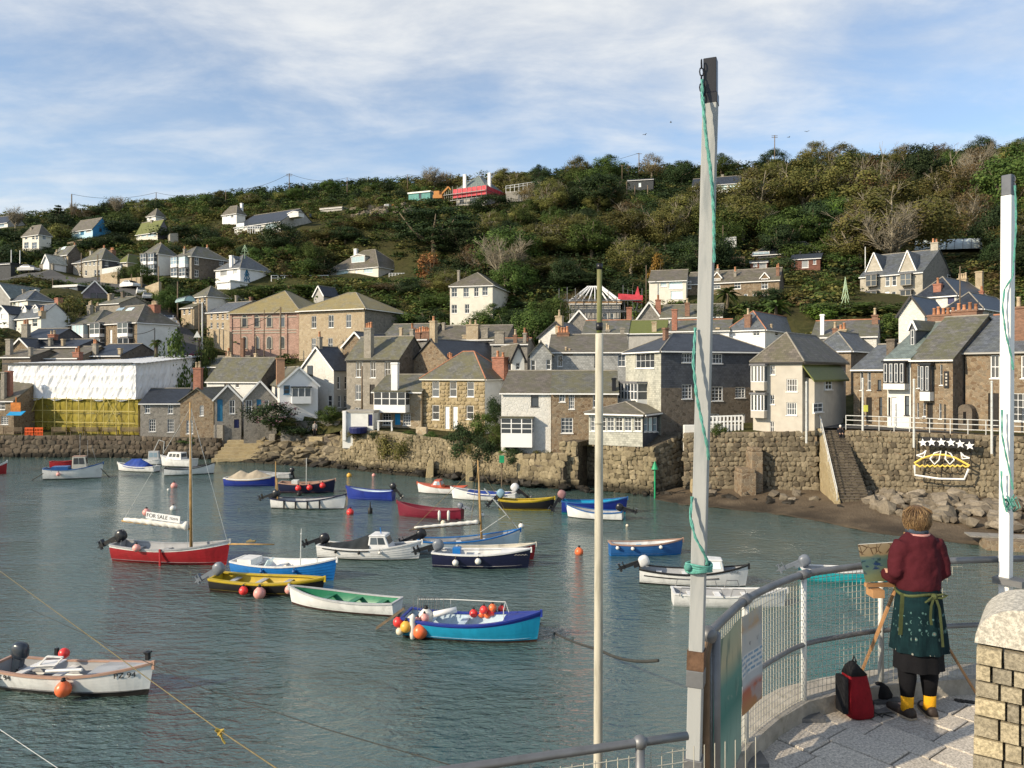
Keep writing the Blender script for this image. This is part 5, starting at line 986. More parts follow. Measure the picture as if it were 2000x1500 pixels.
# harbour steps, rails, flagpoles, pie lights
def harbour_steps():
 top = P(1626,842,60.3); e = empty('harbour_steps', (top.x, top.y, 0), R(-9), 'steep stone harbour steps down the quay wall', 'steps')
 n_ = 26
 for i in range(n_):
  z = 5.45-(i+1)*4.75/n_; y = -i*.19; mb = MB(); x0 = -.75-.0*i; x1 = .85+.02*i
  mb.box((x0, y-.24, z-.5),(x1, y+.03, z+.18)); st_ = mb.build('step', MAT['quay_core'], e); mb = MB(); mb.box((x0, y-.28, z+.182),(x1, y+.03, z+.21)); mb.build('tread', MAT['rubble_dark'], st_)
 mb = MB(); mb.prism([(-1.15,.3,0),(-1.15,-5.3,0),(-1.15,-5.3,.7),(-1.15,-.2,5.6),(-1.15,.3,5.6)], (.395,0,0)); mb.build('step_wall', MAT['gold_rubble'], e)
 mb = MB()
 mb.tube([(-.95,-5.2,1.6),(-.95,-.4,6.35),(-.95,.1,6.6),(-.95,.9,6.6)], .035,6); mb.tube([(-.95,-5.2,1.15),(-.95,-.4,5.9)], .025,6)
 for y, zb in ((-5.2,.6),(-2.6,3.2),(-.4,5.3),(.9,5.4)): mb.tube([(-.95,y,zb),(-.95,y,zb+1.1)], .03,6)
 mb.build('handrail', MAT['galv_white'], e, uv=False)
harbour_steps()
def quay_rail():
 pts = [Vector((P(px,0,D).x, D+.25,5.55)) for px, D in ((1655,59.6),(1720,58.1),(1780,56.6),(1860,54.9),(1930,53.6),(2010,52.0),(2110,50.3))]
 e = empty('quay_railing', pts[0], 0, 'white tubular railing along the quay road', 'railing'); q = [p-pts[0] for p in pts]
 for z in (.38,.75,1.1):
  mb = MB(); mb.tube([p+Vector((0,0,z)) for p in q], .032,6); mb.build('rail', MAT['galv_white'], e, uv=False)
 for a, b in zip(q[:-1], q[1:]):
  for t in (0,.5):
   mb = MB(); p = a.lerp(b, t); mb.tube([p, p+Vector((0,0,1.12))], .035,6); mb.build('post', MAT['galv_white'], e, uv=False)
quay_rail()
for px, yt, yb, D, lb in ((1575,747,858,59.0,'white flagpole left of the harbour steps'),(1685,740,836,58.6,'white flagpole with small yellow box by the quay railing'),(1785,742,866,55.6,'white flagpole in front of the inn bay'),(1937,746,878,52.8,'white flagpole in front of the inn wing')):
 p = P(px, yb, D); h = (yb-yt)/FPX*D; mb = MB(); mb.tube([(0,0,-.3),(0,0,h)], [.085,.07], 8); mb.ball((0,0,h),.09,8,5); o = mb.build('flagpole', MAT['galv_white'], None, uv=False, loc=p); tag(o, lb, 'flagpole')
 if px == 1685: m2 = MB(); m2.box((.05,-.15,1.25),(.33,.1,1.75)); m2.build('notice_box', plain('yellow_box', (.6,.6,.1),.5,.1,2,.05), o, uv=False)
def pie_lights():
 p00 = P(1790,936,55.2); e = empty('pie_lights', p00, R(-39.5), 'light display of six white stars over a yellow pie outline', 'light display')
 c0 = math.cos(e.rotation_euler.z); sn = math.sin(e.rotation_euler.z)
 def q(px, py):
  dl = ray(px, py); nrm = Vector((sn, -c0,0)); t = (p00-CAM).dot(nrm)/dl.dot(nrm); w = CAM+dl*t-p00
  return Vector((w.x*c0+w.y*sn, -.25, w.z))
 z = lambda lst: [q(1300+x/2.857,600+y/2.857) for x, y in lst]
 def line(lst, mat, r=.055, name='light_tube'): mb = MB(); mb.tube(z(lst), r, 5); mb.build(name, MAT[mat], e, uv=False)
 plain('lamp_white', (.85,.85,.82),.4,.03,3,0); plain('lamp_yellow', (.85,.6,.12),.4,.1,3,0)
 line([(1394,880),(1396,935),(1530,955),(1670,958),(1695,900)], 'lamp_white', .07); line([(1392,868),(1440,840),(1500,822),(1560,822),(1620,838),(1700,882)], 'lamp_yellow', .065)
 line([(1396,874)]+[(1410+14*i, 880+(9 if i%2 else 0)) for i in range(20)]+[(1696,886)], 'lamp_yellow', .06)
 for a in ([(1480,845),(1505,812),(1540,800),(1530,850),(1505,875),(1480,845)],[(1615,850),(1595,815),(1570,802),(1565,845),(1590,875),(1615,850)],[(1405,825),(1440,815),(1458,796),(1445,838),(1405,825)],[(1700,840),(1668,828),(1652,808),(1660,845),(1700,840)]): line(a, 'lamp_white', .05)
 for x, y in ((1440,755),(1488,752),(1543,752),(1596,754),(1647,762),(1700,772)):
  c = q(1300+x/2.857,600+y/2.857); pts = []
  for i in range(10):
   r_ = .31 if i%2 == 0 else .13; t = math.pi/2+i*math.pi/5+.1; pts.append((c.x+r_*math.cos(t), c.y, c.z+r_*math.sin(t)))
  mb = MB(); mb.prism(pts, (0,.08,0)); mb.build('star', MAT['lamp_white'], e, uv=False)
 mb = MB(); a = q(1300+1425/2.857,600+722/2.857); b = q(1300+1725/2.857,600+790/2.857); mb.box((a.x,-.12,b.z),(b.x,-.06,a.z)); mb.build('star_board', MAT['black_paint'], e, uv=False)
 fr = MB()
 for lst in ([(1400,740),(1394,940)],[(1725,735),(1680,965)],[(1394,962),(1680,965)],[(1560,720),(1540,960)],[(1395,850),(1700,850)]): fr.tube([v+Vector((0,.08,0)) for v in z(lst)], .03,4)
 fr.build('frame', MAT['black_paint'], e, uv=False)
pie_lights()
def ribbon(name, pts, w, mat, dz=.12):
 rows = [[], []]
 for i, (x, y) in enumerate(pts):
  a = pts[max(i-1,0)]; b = pts[min(i+1,len(pts)-1)]; d_ = Vector((b[0]-a[0], b[1]-a[1], 0)).normalized(); nn = Vector((-d_.y, d_.x, 0))
  for s, r_ in ((-1,rows[0]),(1,rows[1])): q = Vector((x,y,0))+nn*s*w/2; r_.append(Vector((q.x,q.y,gz(q.x,q.y)+dz)))
 mb = MB(); mb.rings(rows, close=False, caps=False); return struct(mb.build(name, MAT[mat], None, uv=False))
LANE0 = [(P(px,0,D).x, D) for px, D in ((470,108),(440,112),(412,117),(380,121),(356,126),(338,131),(318,136),(296,140),(270,145),(235,150),(180,154),(80,158),(-60,160))]
LANE = []
for (a, b),(c_, d__) in zip(LANE0[:-1], LANE0[1:]):
 for s in range(4): LANE.append((a+(c_-a)*s/4, b+(d__-b)*s/4))
ribbon('lane', LANE, 5.5, 'asphalt', .25)
def quay_road():
 mb = MB(); rows = [[],[]]
 for px in range(1600,2140,30):
  D, z = edge(px); p = P(px,0,D+.5); q = P(px,0,D+9); rows[0].append((p.x,p.y,5.62)); rows[1].append((q.x,q.y,5.7))
 mb.rings(rows, close=False, caps=False); struct(mb.build('quay_road', MAT['asphalt'], None, uv=False))
quay_road()
# vegetation
leaf('leaf_dark', (0.024,0.044,0.018),(0.066,0.098,0.036)); leaf('leaf_green', (0.055,0.095,0.022),(0.130,0.175,0.045)); leaf('leaf_olive', (0.105,0.112,0.032),(0.235,0.205,0.065),(0.085,0.098,0.028))
leaf('leaf_brown', (0.109,0.075,0.035),(0.210,0.145,0.065),(0.072,0.065,0.029)); leaf('leaf_rust', (0.203,0.080,0.036),(0.319,0.145,0.065)); leaf('leaf_lime', (0.087,0.145,0.022),(0.174,0.246,0.043)); leaf('leaf_gold', (0.290,0.174,0.029),(0.435,0.275,0.058),(0.174,0.145,0.029))
leaf('leaf_pink', (0.435,0.232,0.275),(0.725,0.493,0.522),(0.290,0.174,0.174))
plain('bark', (.16,.13,.09),.9,.3,6,.4); plain('bark_pale', (.26,.23,.17),.9,.3,6,.4)
def leaf_cloud(n, shape, seed, size, clumps=26, layered=False, spread=.17):
 """quads clustered into clumps inside a unit crown (x,y in -.5..+.5, z 0..1)"""
 r_ = np.random.default_rng(seed); C_ = []
 while len(C_) < clumps:
  p = r_.uniform(-1,1,3)
  if np.linalg.norm(p) > 1 or np.linalg.norm(p) < (.6 if len(C_) < clumps*.75 else .1): continue
  z = (p[2]+1)/2; k = shape(z)
  if layered: z = np.round(z*7)/7
  C_.append((p[0]*.5*k, p[1]*.5*k, z, r_.uniform(.7,1.35)))
 C_ = np.array(C_); idx = r_.integers(0, clumps, n); off = r_.normal(0,1,(n,3)); off /= np.linalg.norm(off, axis=1)[:,None]; off *= (r_.random(n)**.45)[:,None]*spread*C_[idx,3][:,None]
 if layered: off[:,2] *= .3
 off[:,2] *= .8
 c = C_[idx,:3]+off; cd = c-np.array([0,0,.4]); cd /= np.maximum(np.linalg.norm(cd, axis=1),1e-6)[:,None]; nrm = .7*off/np.maximum(np.linalg.norm(off, axis=1),1e-6)[:,None]+.7*cd+r_.normal(0,.38,(n,3)); nrm[:,2] += .25; nrm /= np.linalg.norm(nrm, axis=1)[:,None]
 t = np.cross(nrm, r_.normal(0,1,(n,3))); t /= np.linalg.norm(t, axis=1)[:,None]; b = np.cross(nrm, t); s = size*r_.uniform(.6,1.4, n)[:,None]
 V = np.stack([c-t*s-b*s*.6, c+t*s-b*s*.6, c+t*s*.7+b*s*.7, c-t*s*.7+b*s*.7], 1); return V, C_
def quads_mesh(V, name, mats, mi=None):
 n = len(V); me = bpy.data.meshes.new(name); me.vertices.add(n*4); me.vertices.foreach_set('co', V.reshape(-1).astype(np.float32))
 me.loops.add(n*4); me.loops.foreach_set('vertex_index', np.arange(n*4, dtype=np.int32)); me.polygons.add(n); me.polygons.foreach_set('loop_start', np.arange(0, n*4,4, dtype=np.int32)); me.polygons.foreach_set('loop_total', np.full(n, 4, dtype=np.int32))
 for m_ in mats: me.materials.append(m_)
 if mi is not None: me.polygons.foreach_set('material_index', mi.astype(np.int32))
 me.update(); me.validate(); return me
rnd_shape = lambda z: 1.0; dome = lambda z: math.sqrt(max(.05,1-(z-.35)**2/.5)); cone = lambda z: max(.12,1.05-z)
def limbs(mb, seed, twigs=0, h0=.0, spread=.42, top=.82, thick=.035, forks=6):
 r_ = random.Random(seed); trunk = [(0,0,-.12),(r_.uniform(-.02,.02),r_.uniform(-.02,.02),.15),(r_.uniform(-.04,.04),r_.uniform(-.04,.04),.34)]
 mb.tube(trunk, [thick*1.25,thick,thick*.8], 7)
 for k in range(forks):
  a = 2*math.pi*(k+r_.random()*.7)/forks; s = Vector(trunk[1]).lerp(Vector(trunk[2]), r_.uniform(.2,1)); rr = spread*r_.uniform(.45,1)
  e_ = Vector((rr*math.cos(a), rr*math.sin(a), r_.uniform(.55, top))); m_ = s.lerp(e_, .5)+Vector((0,0,-.05+r_.uniform(-.03,.03)))+Vector((math.cos(a),math.sin(a),0))*.04
  mb.tube([s, m_, e_], [thick*.6,thick*.38,thick*.12], 5)
  for t_ in range(twigs):
   f = r_.uniform(.25,1); b_ = (s.lerp(m_, f*2) if f < .5 else m_.lerp(e_, f*2-1)); d_ = Vector((r_.uniform(-1,1), r_.uniform(-1,1), r_.uniform(.2,1.2))).normalized(); ln = r_.uniform(.1,.26)
   c_ = b_+d_*ln*.5+Vector((0,0,.01)); t2 = b_+d_*ln+Vector((r_.uniform(-.03,.03),r_.uniform(-.03,.03),.04)); mb.tube([b_, c_, t2], [thick*.16,thick*.11,thick*.05], 3, False)
   for _ in range(3):
    d2 = (d_+Vector((r_.uniform(-.8,.8),r_.uniform(-.8,.8),r_.uniform(-.2,.6)))).normalized(); mb.tube([c_, c_+d2*ln*.7], [thick*.09,thick*.04], 3, False)
KIND = {}   # name -> (crown meshes, trunk mesh, crown base, words)
def kind(name, mat, n, shape, size, clumps, bark='bark', twigs=0, base=.14, words='', layered=False, spread=.17, variants=3, forks=6, thick=.035):
 cr = []; tk = []
 for s in range(variants):
  V, _ = leaf_cloud(n, shape, hash(name) % 997+s*13+5 if False else sum(map(ord, name))+s*13, size, clumps, layered, spread); V = V.copy(); V[:,:,2] = base+V[:,:,2]*(1-base)*.93
  cr.append(quads_mesh(V, 'crown', [MAT[mat]])); mb = MB(); limbs(mb, s+sum(map(ord, name)), twigs, forks=forks, thick=thick); o = mb.build('trunk', MAT[bark], None, True, False); tk.append(o.data); bpy.data.objects.remove(o)
 KIND[name] = (cr, tk, words)
kind('dark', 'leaf_dark', 8500, dome, .0135,54, words='dark evergreen tree'); kind('green', 'leaf_green', 8500, dome, .0135,54, words='leafy green tree')
kind('olive', 'leaf_olive', 9000, dome, .0120,62, 'bark_pale', 10, words='olive autumn tree', spread=.16); kind('brown', 'leaf_brown', 4200, dome, .0115,64, 'bark_pale', 14, words='thinning brown autumn tree', spread=.14)
kind('bare', 'leaf_brown', 500, dome, .009,30, 'bark_pale', 46, words='bare winter tree', spread=.14, forks=9, thick=.03); kind('pine', 'leaf_dark', 2800, cone, .024,60, words='dark layered cypress', layered=True, spread=.13, base=.05)
kind('cypress', 'leaf_dark', 8000, dome, .0125,80, words='great spreading dark cypress', layered=True, spread=.15); kind('bush', 'leaf_green', 3000, rnd_shape, .024,26, base=.0, words='rounded green bush', spread=.25)
kind('dbush', 'leaf_dark', 3000, rnd_shape, .024,26, base=.0, words='dark rounded bush', spread=.25); kind('obush', 'leaf_olive', 3000, rnd_shape, .022,28, base=.0, words='olive brown bush', spread=.24)
kind('lime', 'leaf_lime', 1500, rnd_shape, .036,22, base=.0, words='bright yellow-green bush', spread=.25); kind('rust', 'leaf_rust', 1500, rnd_shape, .030,26, base=.0, twigs=6, words='rusty orange shrub', spread=.2); kind('gold', 'leaf_gold', 2000, cone, .028,34, base=.03, words='golden conifer')
LAND = [(180,450,'the blue bungalow'),(300,455,'the mossy green roof'),(72,470,'the lone white house'),(470,530,'the bright white house'),(310,515,'the white-sided villa'),(395,515,'the dark stone villa'),(540,435,'the long white bungalow'),(720,520,'the cream dormer bungalow'),(935,370,'the red-sheeted house'),(820,382,'the teal site cabin'),(1165,590,'the bare white rafters'),(1300,560,'the picture-window house'),(1440,560,'the stone terrace'),(1750,540,'the twin-gabled villa'),(1575,510,'the brown garden cabin'),(1850,478,'the polytunnel'),(1250,360,'the dark modern house'),(1400,362,'the glazed ridge house'),(270,650,'the bay-window house'),(90,640,'the house with dormers'),(510,640,'the arched brick hall'),(680,640,'the granite chapel'),(915,590,'the half-hidden cream house'),(880,760,'the square granite house'),(1020,830,'the white harbour cottage'),(580,790,'the white gable'),(130,510,'the tall terrace house'),(1860,600,'the white cottage'),(510,800,'the blue-door gables')]
USED = {}
def rel(px, py):
 b = min(LAND, key=lambda q: (q[0]-px)**2+((q[1]-py)*1.3)**2); dx, dy = px-b[0], py-b[1]
 far = ''
 if abs(dx) > 1.3*abs(dy): w = 'left of' if dx < 0 else 'right of'
 else: w = 'above' if dy < 0 else 'below'
 if abs(dx) > 35 and abs(dy) > 35: w = ('upper' if dy < 0 else 'lower')+' '+('left' if dx < 0 else 'right')+' of'
 return far+w+' '+b[2]
SIZE = lambda h, w: ('tall' if h > 1.4*w else 'wide' if w > 1.5*h else 'big' if h*w > 9000 else 'small' if h*w < 1500 else 'mid-sized')
TREES = []
def tree(k, px, yt, yb, wpx, D, name=None, lift=True):
 crs, tks, words = KIND[k]; v = random.randrange(len(crs)); x = (px-CX)/FPX*D; zb = gz(x, D) if lift else P(px, yb, D).z
 zt = CZ+(HY-yt)/FPX*D; h = max(zt-zb, 1.2); w = wpx/FPX*D
 lb = '%s %s %s' % (SIZE((yb-yt), wpx), words, rel(px, (yt+yb)/2)); USED[lb] = USED.get(lb, 0)+1
 if USED[lb] > 1: lb = '%s, number %d from the left' % (lb, USED[lb])
 TREES.append((lb, px)); nm = name or ('bush' if 'bush' in k or k in ('lime','rust') else 'tree')
 e = empty(nm, (x, D, zb-.1), random.uniform(0,6.3), lb, 'bush' if nm == 'bush' else 'tree', 'bushes on the slopes' if nm == 'bush' else 'trees on the hillside')
 e['_b'] = lb.split(', number')[0]; e['_x'] = px
 sc = (w, w*random.uniform(.85,1.1), h)
 obj_from(tks[v], 'trunk', e, sc=sc); obj_from(crs[v], 'crown', e, sc=sc); return e
T = tree
for a in (('cypress',850,388,505,165,172),('dark',900,430,500,70,168),('dark',548,430,492,92,172),('green',605,470,525,60,168),('dark',1172,336,432,120,186),('dark',1120,350,400,60,190),('olive',1075,345,420,70,186),('olive',1030,440,560,150,146),('olive',1110,420,530,150,156),('olive',1215,412,530,160,152),('green',1140,470,560,110,143),('dark',1275,390,520,90,158),('olive',1330,380,520,110,158),('dark',1345,460,535,90,140),('bare',985,455,625,120,130),('green',1005,500,620,90,128),('olive',1060,500,600,110,134),('dark',1130,530,610,130,128),('brown',935,470,560,90,146),('olive',880,520,620,80,134),('brown',760,550,610,80,142),
 ('green',1040,582,660,90,108),('green',1085,570,650,70,110),('brown',1120,560,625,70,118),('gold',1284,487,545,46,121),('brown',720,425,475,90,192),('brown',790,420,490,70,190),('dark',675,440,500,70,182),('brown',690,455,500,90,188),('olive',640,465,515,80,184),('rust',838,492,556,52,152),('brown',850,540,620,70,138),('green',1010,400,460,60,176),('dark',960,375,430,90,196),('green',1040,385,430,50,190),
 ('olive',1480,325,470,150,172),('olive',1570,305,450,150,172),('olive',1650,296,440,140,170),('brown',1710,290,430,120,168),('dark',1795,273,375,120,178),('olive',1850,320,430,120,165),('brown',1900,280,440,120,160),('green',1985,275,480,150,150),('olive',1450,380,500,130,156),('dark',1590,385,480,120,150),('green',1540,400,480,110,146),('lime',1628,400,450,40,148),('olive',1680,420,540,140,130),('olive',1750,352,500,210,128),('bare',1740,390,520,170,124),('olive',1830,385,470,110,152),('dark',1950,390,560,110,128),('dark',2010,450,620,120,112),('green',1410,420,500,80,148),('olive',1380,350,420,70,190),('green',1640,450,520,90,136),('dark',1525,430,500,80,142),('brown',1890,360,470,100,146),('olive',1610,340,420,120,178),('green',1960,310,420,110,165),('olive',1700,370,460,130,150)): T(*a)
for a in (('bare',848,326,360,62,236),('bare',229,380,420,40,226),('bare',30,400,440,46,216),('pine',113,393,436,36,222),('bare',143,392,432,20,228),('dark',990,336,362,60,238),('olive',1048,330,365,36,236),('bare',1335,312,345,30,238),('bare',1907,278,330,80,176),('brown',170,408,440,60,224),('dark',195,404,438,50,226),('dark',70,425,450,40,222),
 ('dbush',240,425,470,70,200),('dark',215,450,500,70,186),('dbush',350,440,480,80,190),('dbush',400,455,500,80,180),('green',430,460,505,60,176),('obush',490,470,510,60,174),('dbush',20,480,540,70,176),('dark',95,480,530,70,178),('obush',70,540,580,80,150),('dbush',170,470,500,60,186),('green',275,510,560,50,150),('bush',240,520,560,40,152),('green',330,555,620,60,138),('bush',360,560,600,60,140),('green',460,560,600,60,140),('bush',540,556,600,120,143),('bush',610,556,600,110,146),('obush',680,550,600,120,150),('bush',770,552,610,110,146),('dbush',630,500,540,50,168),('obush',140,575,640,70,124),('bush',350,636,692,74,104),('bush',400,650,692,40,106),('obush',300,560,600,50,142),('bush',560,480,520,70,170),
 ('bush',1600,590,640,70,100),('bush',1690,588,625,130,99),('lime',1605,596,630,50,97),('bush',1730,606,660,60,90),('obush',1560,560,610,70,108),('dbush',1500,560,600,60,108),('green',1620,540,590,50,114),('bush',1470,600,640,60,98),('dbush',1390,590,625,60,102),('dbush',1530,500,540,50,126),('bush',1650,490,560,70,128),('dark',1420,490,530,60,130),('dbush',1350,500,540,60,128),('bush',1560,470,500,60,140),('dbush',1230,540,600,70,122),('green',1050,500,560,80,140),
 ('bush',780,606,660,60,124),('dbush',840,600,660,60,122),('green',860,570,640,60,128),('green',960,590,650,80,118),('dark',1000,600,660,60,112),('bush',935,610,660,60,116)): T(*a)
def near(k, px, yt, yb, wpx, D, label, name='bush'):
 crs, tks, words = KIND[k]; v = random.randrange(len(crs)); p = P(px, yb, D); h = (yb-yt)/FPX*D; w = wpx/FPX*D
 e = empty(name, p-Vector((0,0,.15)), random.uniform(0,6), label, 'bush'); obj_from(tks[v], 'trunk', e, sc=(w,w,h)); obj_from(crs[v], 'crown', e, sc=(w,w*.9,h)); return e
hyd = near('dbush', 528,779,832,92,87.0, 'hydrangea bush with faded pink flower heads')
V, _ = leaf_cloud(700, rnd_shape, 77,.018,46, False, .06); fl_ = quads_mesh(V, 'flower_heads', [MAT['leaf_pink']]); stuff(obj_from(fl_, 'flower_heads', hyd, (0,-.5,0), sc=(5.2,4.6,3.2)))
near('bush', 644,788,822,50,87.5, 'round green bush between the white gable and the grey house'); near('dbush', 590,812,848,90,87.8, 'dark hedge below the hydrangea'); near('obush', 560,812,830,60,88.0, 'rough brown tuft on the wall left of the dark hedge')
near('obush', 772,832,900,66,76.6, 'brownish shrub hanging over the golden bank wall'); near('dbush', 815,842,872,50,77.0, 'low dark shrub by the granite house planter'); near('dbush', 905,818,892,60,73.6, 'dark ivy bush right of the white doors'); near('bush', 940,798,850,46,74.6, 'bright green rounded bush by the granite house corner')
near('dbush', 948,842,905,64,71.6, 'dark trailing shrub under the white cottage bay'); near('dbush', 968,770,825,34,75.5, 'dark climber against the white side wall'); near('obush', 858,848,876,44,76.0, 'scrubby shrub on top of the bank wall'); near('bush', 972,820,865,36,71.4, 'light green shrub left of the white cottage'); near('dbush', 1008,868,905,40,69.4, 'dark shrub tucked below the white bay')
near('bush', 1403,822,848,34,62.6, 'small potted palm-like shrub on the white terrace'); near('bush', 370,850,866,46,90.4, 'grassy tuft on the quay before the brown gable')
for px, yt, yb, w, D, k_, lb in ((690,838,852,30,79.2,'obush','dry tuft at the left end of the bank wall'),(735,838,854,26,78.4,'dbush','low dark tuft under the white garden table'),(800,836,856,30,77.4,'bush','low green bush left of the planter wall'),(842,838,858,28,76.2,'bush','low bush below the lower left sash window'),(880,846,866,34,75.2,'dbush','low dark bush below the white doors'),(925,862,885,34,72.4,'obush','brown tuft on the sloping bank top'),(985,868,890,26,70.4,'bush','green tuft at the foot of the white cottage'),(1060,872,892,36,68.6,'obush','brown tuft hanging below the white cottage wall')): near(k_, px, yt, yb, w, D, lb)
def palm(px, yt, yb, wpx, D, label):
 p = P(px, yb, D); h = (yb-yt)/FPX*D; w = wpx/FPX*D; e = empty('palm_tree', p, 0, label, 'palm'); mb = MB(); mb.tube([(0,0,-.5),(.05,0,h*.5),(0,0,h*.68)], [.25,.2,.22], 8); mb.build('trunk', MAT['bark'], e, True, False)
 mb = MB(); r_ = random.Random(int(px))
 for i in range(44):
  a = r_.uniform(0,6.3); el = r_.uniform(-.3,1.3); ln = w*.5*r_.uniform(.8,1.1); pts = [Vector((math.cos(a)*ln*t*math.cos(el*(1-.3*t)), math.sin(a)*ln*t*math.cos(el*(1-.3*t)), h*.68+ln*(math.sin(el)*t-.55*t*t))) for t in (0,.3,.6,.85,1)]
  for s in (-1,1):
   sd = Vector((-math.sin(a), math.cos(a),-.35*s*s))*s*w*.055
   for q0, q1, k0, k1 in zip(pts[:-1], pts[1:], (.15,1,1,.6),(1,1,.6,.05)): mb.face([q0, q1, q1+sd*k1, q0+sd*k0])
 mb.build('fronds', MAT['leaf_green'], e, uv=False)
palm(1420,558,606,62,105,'palm tree in front of the stone terrace'); palm(1515,585,625,60,101,'low palm right of the stone terrace'); palm(305,655,700,30,106,'small palm by the blank white side wall')
HB.append((1787,1920,466,494,142))
def wood_scatter(n_, px0, px1, D0, D1, ks, hr, asp, seed):
 r_ = random.Random(seed); hb = np.array(HB); ft = np.array(FOOT); lx = np.array(LANE); done = []; tries = 0
 while len(done) < n_ and tries < 6000:
  tries += 1; px = r_.uniform(px0, px1); D = math.sqrt(r_.uniform(D0**2, D1**2)); x = (px-CX)/FPX*D; h = r_.uniform(*hr); w = h*r_.uniform(*asp); z = gz(x, D); yt = HY-(z+h-CZ)/D*FPX; hw = w/2/D*FPX
  if any((x-a)**2+(D-b)**2 < (w*.5+c*.5)**2*.8 for a, b, c in done): continue
  if ((ft[:,0]-x)**2+(ft[:,1]-D)**2 < (ft[:,2]*.75+w*.4)**2).any() or ((lx[:,0]-x)**2+(lx[:,1]-D)**2 < (3.2+w*.4)**2).any(): continue
  if ((hb[:,4] > D-1) & (hb[:,0]-hw*.8 < px) & (hb[:,1]+hw*.8 > px) & (hb[:,3]-3 > yt) & (hb[:,2]-8 < HY-(z-CZ)/D*FPX)).any(): continue
  done.append((x, D, w)); tree(r_.choice(ks), px, yt, HY-(z-CZ)/D*FPX, w/D*FPX, D)
wood_scatter(85,960,2080,116,238, ['olive','olive','olive','green','green','dark','brown'], (5.5,9.5),(.95,1.35),5)
wood_scatter(75,-40,1000,122,236, ['dbush','bush','obush','dark','green','olive','dbush'], (2.2,4.6),(1.1,1.7),6)
def scrub():
 r_ = np.random.default_rng(3); tmpl = []
 for s in range(6):
  V, _ = leaf_cloud(84, rnd_shape, 200+s, .07,10, False, .3); tmpl.append(V)
 N_ = 13000; px = r_.uniform(-260,2260, N_); D = np.sqrt(r_.uniform(84**2,252**2, N_)); x = (px-CX)/FPX*D; z = ground(x, D); out = []; mi = []
 hb = np.array(HB); ft = np.array(FOOT); kept = 0
 wood = lambda p, d: p > 1000 and d > 118
 lx = np.array(LANE)
 for i in range(N_):
  if ((ft[:,0]-x[i])**2+(ft[:,1]-D[i])**2 < (ft[:,2]*.62)**2).any(): continue
  if D[i] < 125 and 120 < px[i] < 700 and r_.random() < .75: continue
  if D[i] < 104 and (px[i] < 1280 or r_.random() < .3): continue
  if D[i] < edge(px[i])[0]+16: continue
  if ((lx[:,0]-x[i])**2+(lx[:,1]-D[i])**2 < 3.2**2).any(): continue
  h = r_.uniform(.7,2.3); w = r_.uniform(2.0,4.4)
  hw = w/2/D[i]*FPX; yt = HY-(z[i]+h-CZ)/D[i]*FPX
  m = (hb[:,4] > D[i]-1) & (hb[:,0]-hw < px[i]) & (hb[:,1]+hw > px[i]) & (hb[:,3]-3 > yt) & (hb[:,2] < yt+60)
  if m.any():
   lim = (hb[m,3]-2).max(); h2 = CZ+(HY-lim)/FPX*D[i]-z[i]
   if h2 < .5: continue
   h = min(h, h2); w = min(w, 2.4)
  V = tmpl[r_.integers(6)].copy(); a = r_.uniform(0,6.3); c, s = math.cos(a), math.sin(a); X = V[:,:,0]*c-V[:,:,1]*s; Y = V[:,:,0]*s+V[:,:,1]*c
  out.append(np.stack([x[i]+X*w, D[i]+Y*w, z[i]-.25+V[:,:,2]*h], -1))
  nz = math.sin(x[i]*.07+D[i]*.05)+math.sin(x[i]*.031-D[i]*.043+2)+r_.normal(0,.9)
  k = 0 if nz > .7 else 1 if nz > -.5 else 2 if nz > -1.8 else 3
  if wood(px[i], D[i]) and r_.random() < .55: k = 0  # darker leaf colour paints in the shade between the wood's crowns
  mi.append(np.full(len(V), k))
 me = quads_mesh(np.concatenate(out), 'hillside_scrub', [MAT['leaf_dark'], MAT['leaf_green'], MAT['leaf_olive'], MAT['leaf_brown']], np.concatenate(mi))
 o = bpy.data.objects.new('hillside_scrub', me); COL.objects.link(o); tag(o, 'dense scrub and brambles covering the hillside', 'scrub', None, 'stuff')
scrub()
# boats
for nm, c in (('hull_white',(.74,.74,.72)),('hull_red',(.32,.012,.018)),('hull_blue',(.012,.17,.5)),('hull_cyan',(.012,.30,.5)),('hull_navy',(.010,.013,.045)),('hull_royal',(.014,.035,.26)),('hull_black',(.012,.011,.011)),('hull_yellow',(.5,.36,.02)),('hull_maroon',(.17,.012,.03)),('hull_grey',(.45,.46,.46)),('hull_turq',(.02,.36,.40)),('hull_cream',(.62,.58,.48)),('hull_pale',(.5,.62,.7)),('hull_orange',(.5,.1,.05)),('hull_tan',(.42,.26,.19)),('hull_green',(.02,.2,.10)),('boot_dark',(.02,.016,.014)),('deck_grey',(.36,.37,.38)),('boot_brown',(.06,.025,.018)),('hull_mid',(.02,.11,.32))): paint(nm, c, .42,.14,.5)
plain('tarp_black', (.022,.026,.026),.6,.3,2,.5, bsc=3, bd=.05); plain('tarp_blue', (.015,.05,.26),.6,.3,2,.6, bsc=3, bd=.06); plain('tarp_tan', (.4,.34,.25),.75,.2,2,.5, bsc=3, bd=.05)
plain('motor_black', (.014,.015,.018),.3,.15,3,.03,.5); plain('motor_grey', (.16,.18,.21),.35,.15,3,.03,.5); plain('motor_white', (.6,.6,.6),.35,.1,3,.03,.5); plain('motor_blue', (.2,.33,.42),.4,.1,3,.03); plain('motor_navy', (.03,.04,.055),.25,.15,3,.03,.5); plain('motor_pink', (.3,.16,.16),.5,.15,3,.05)
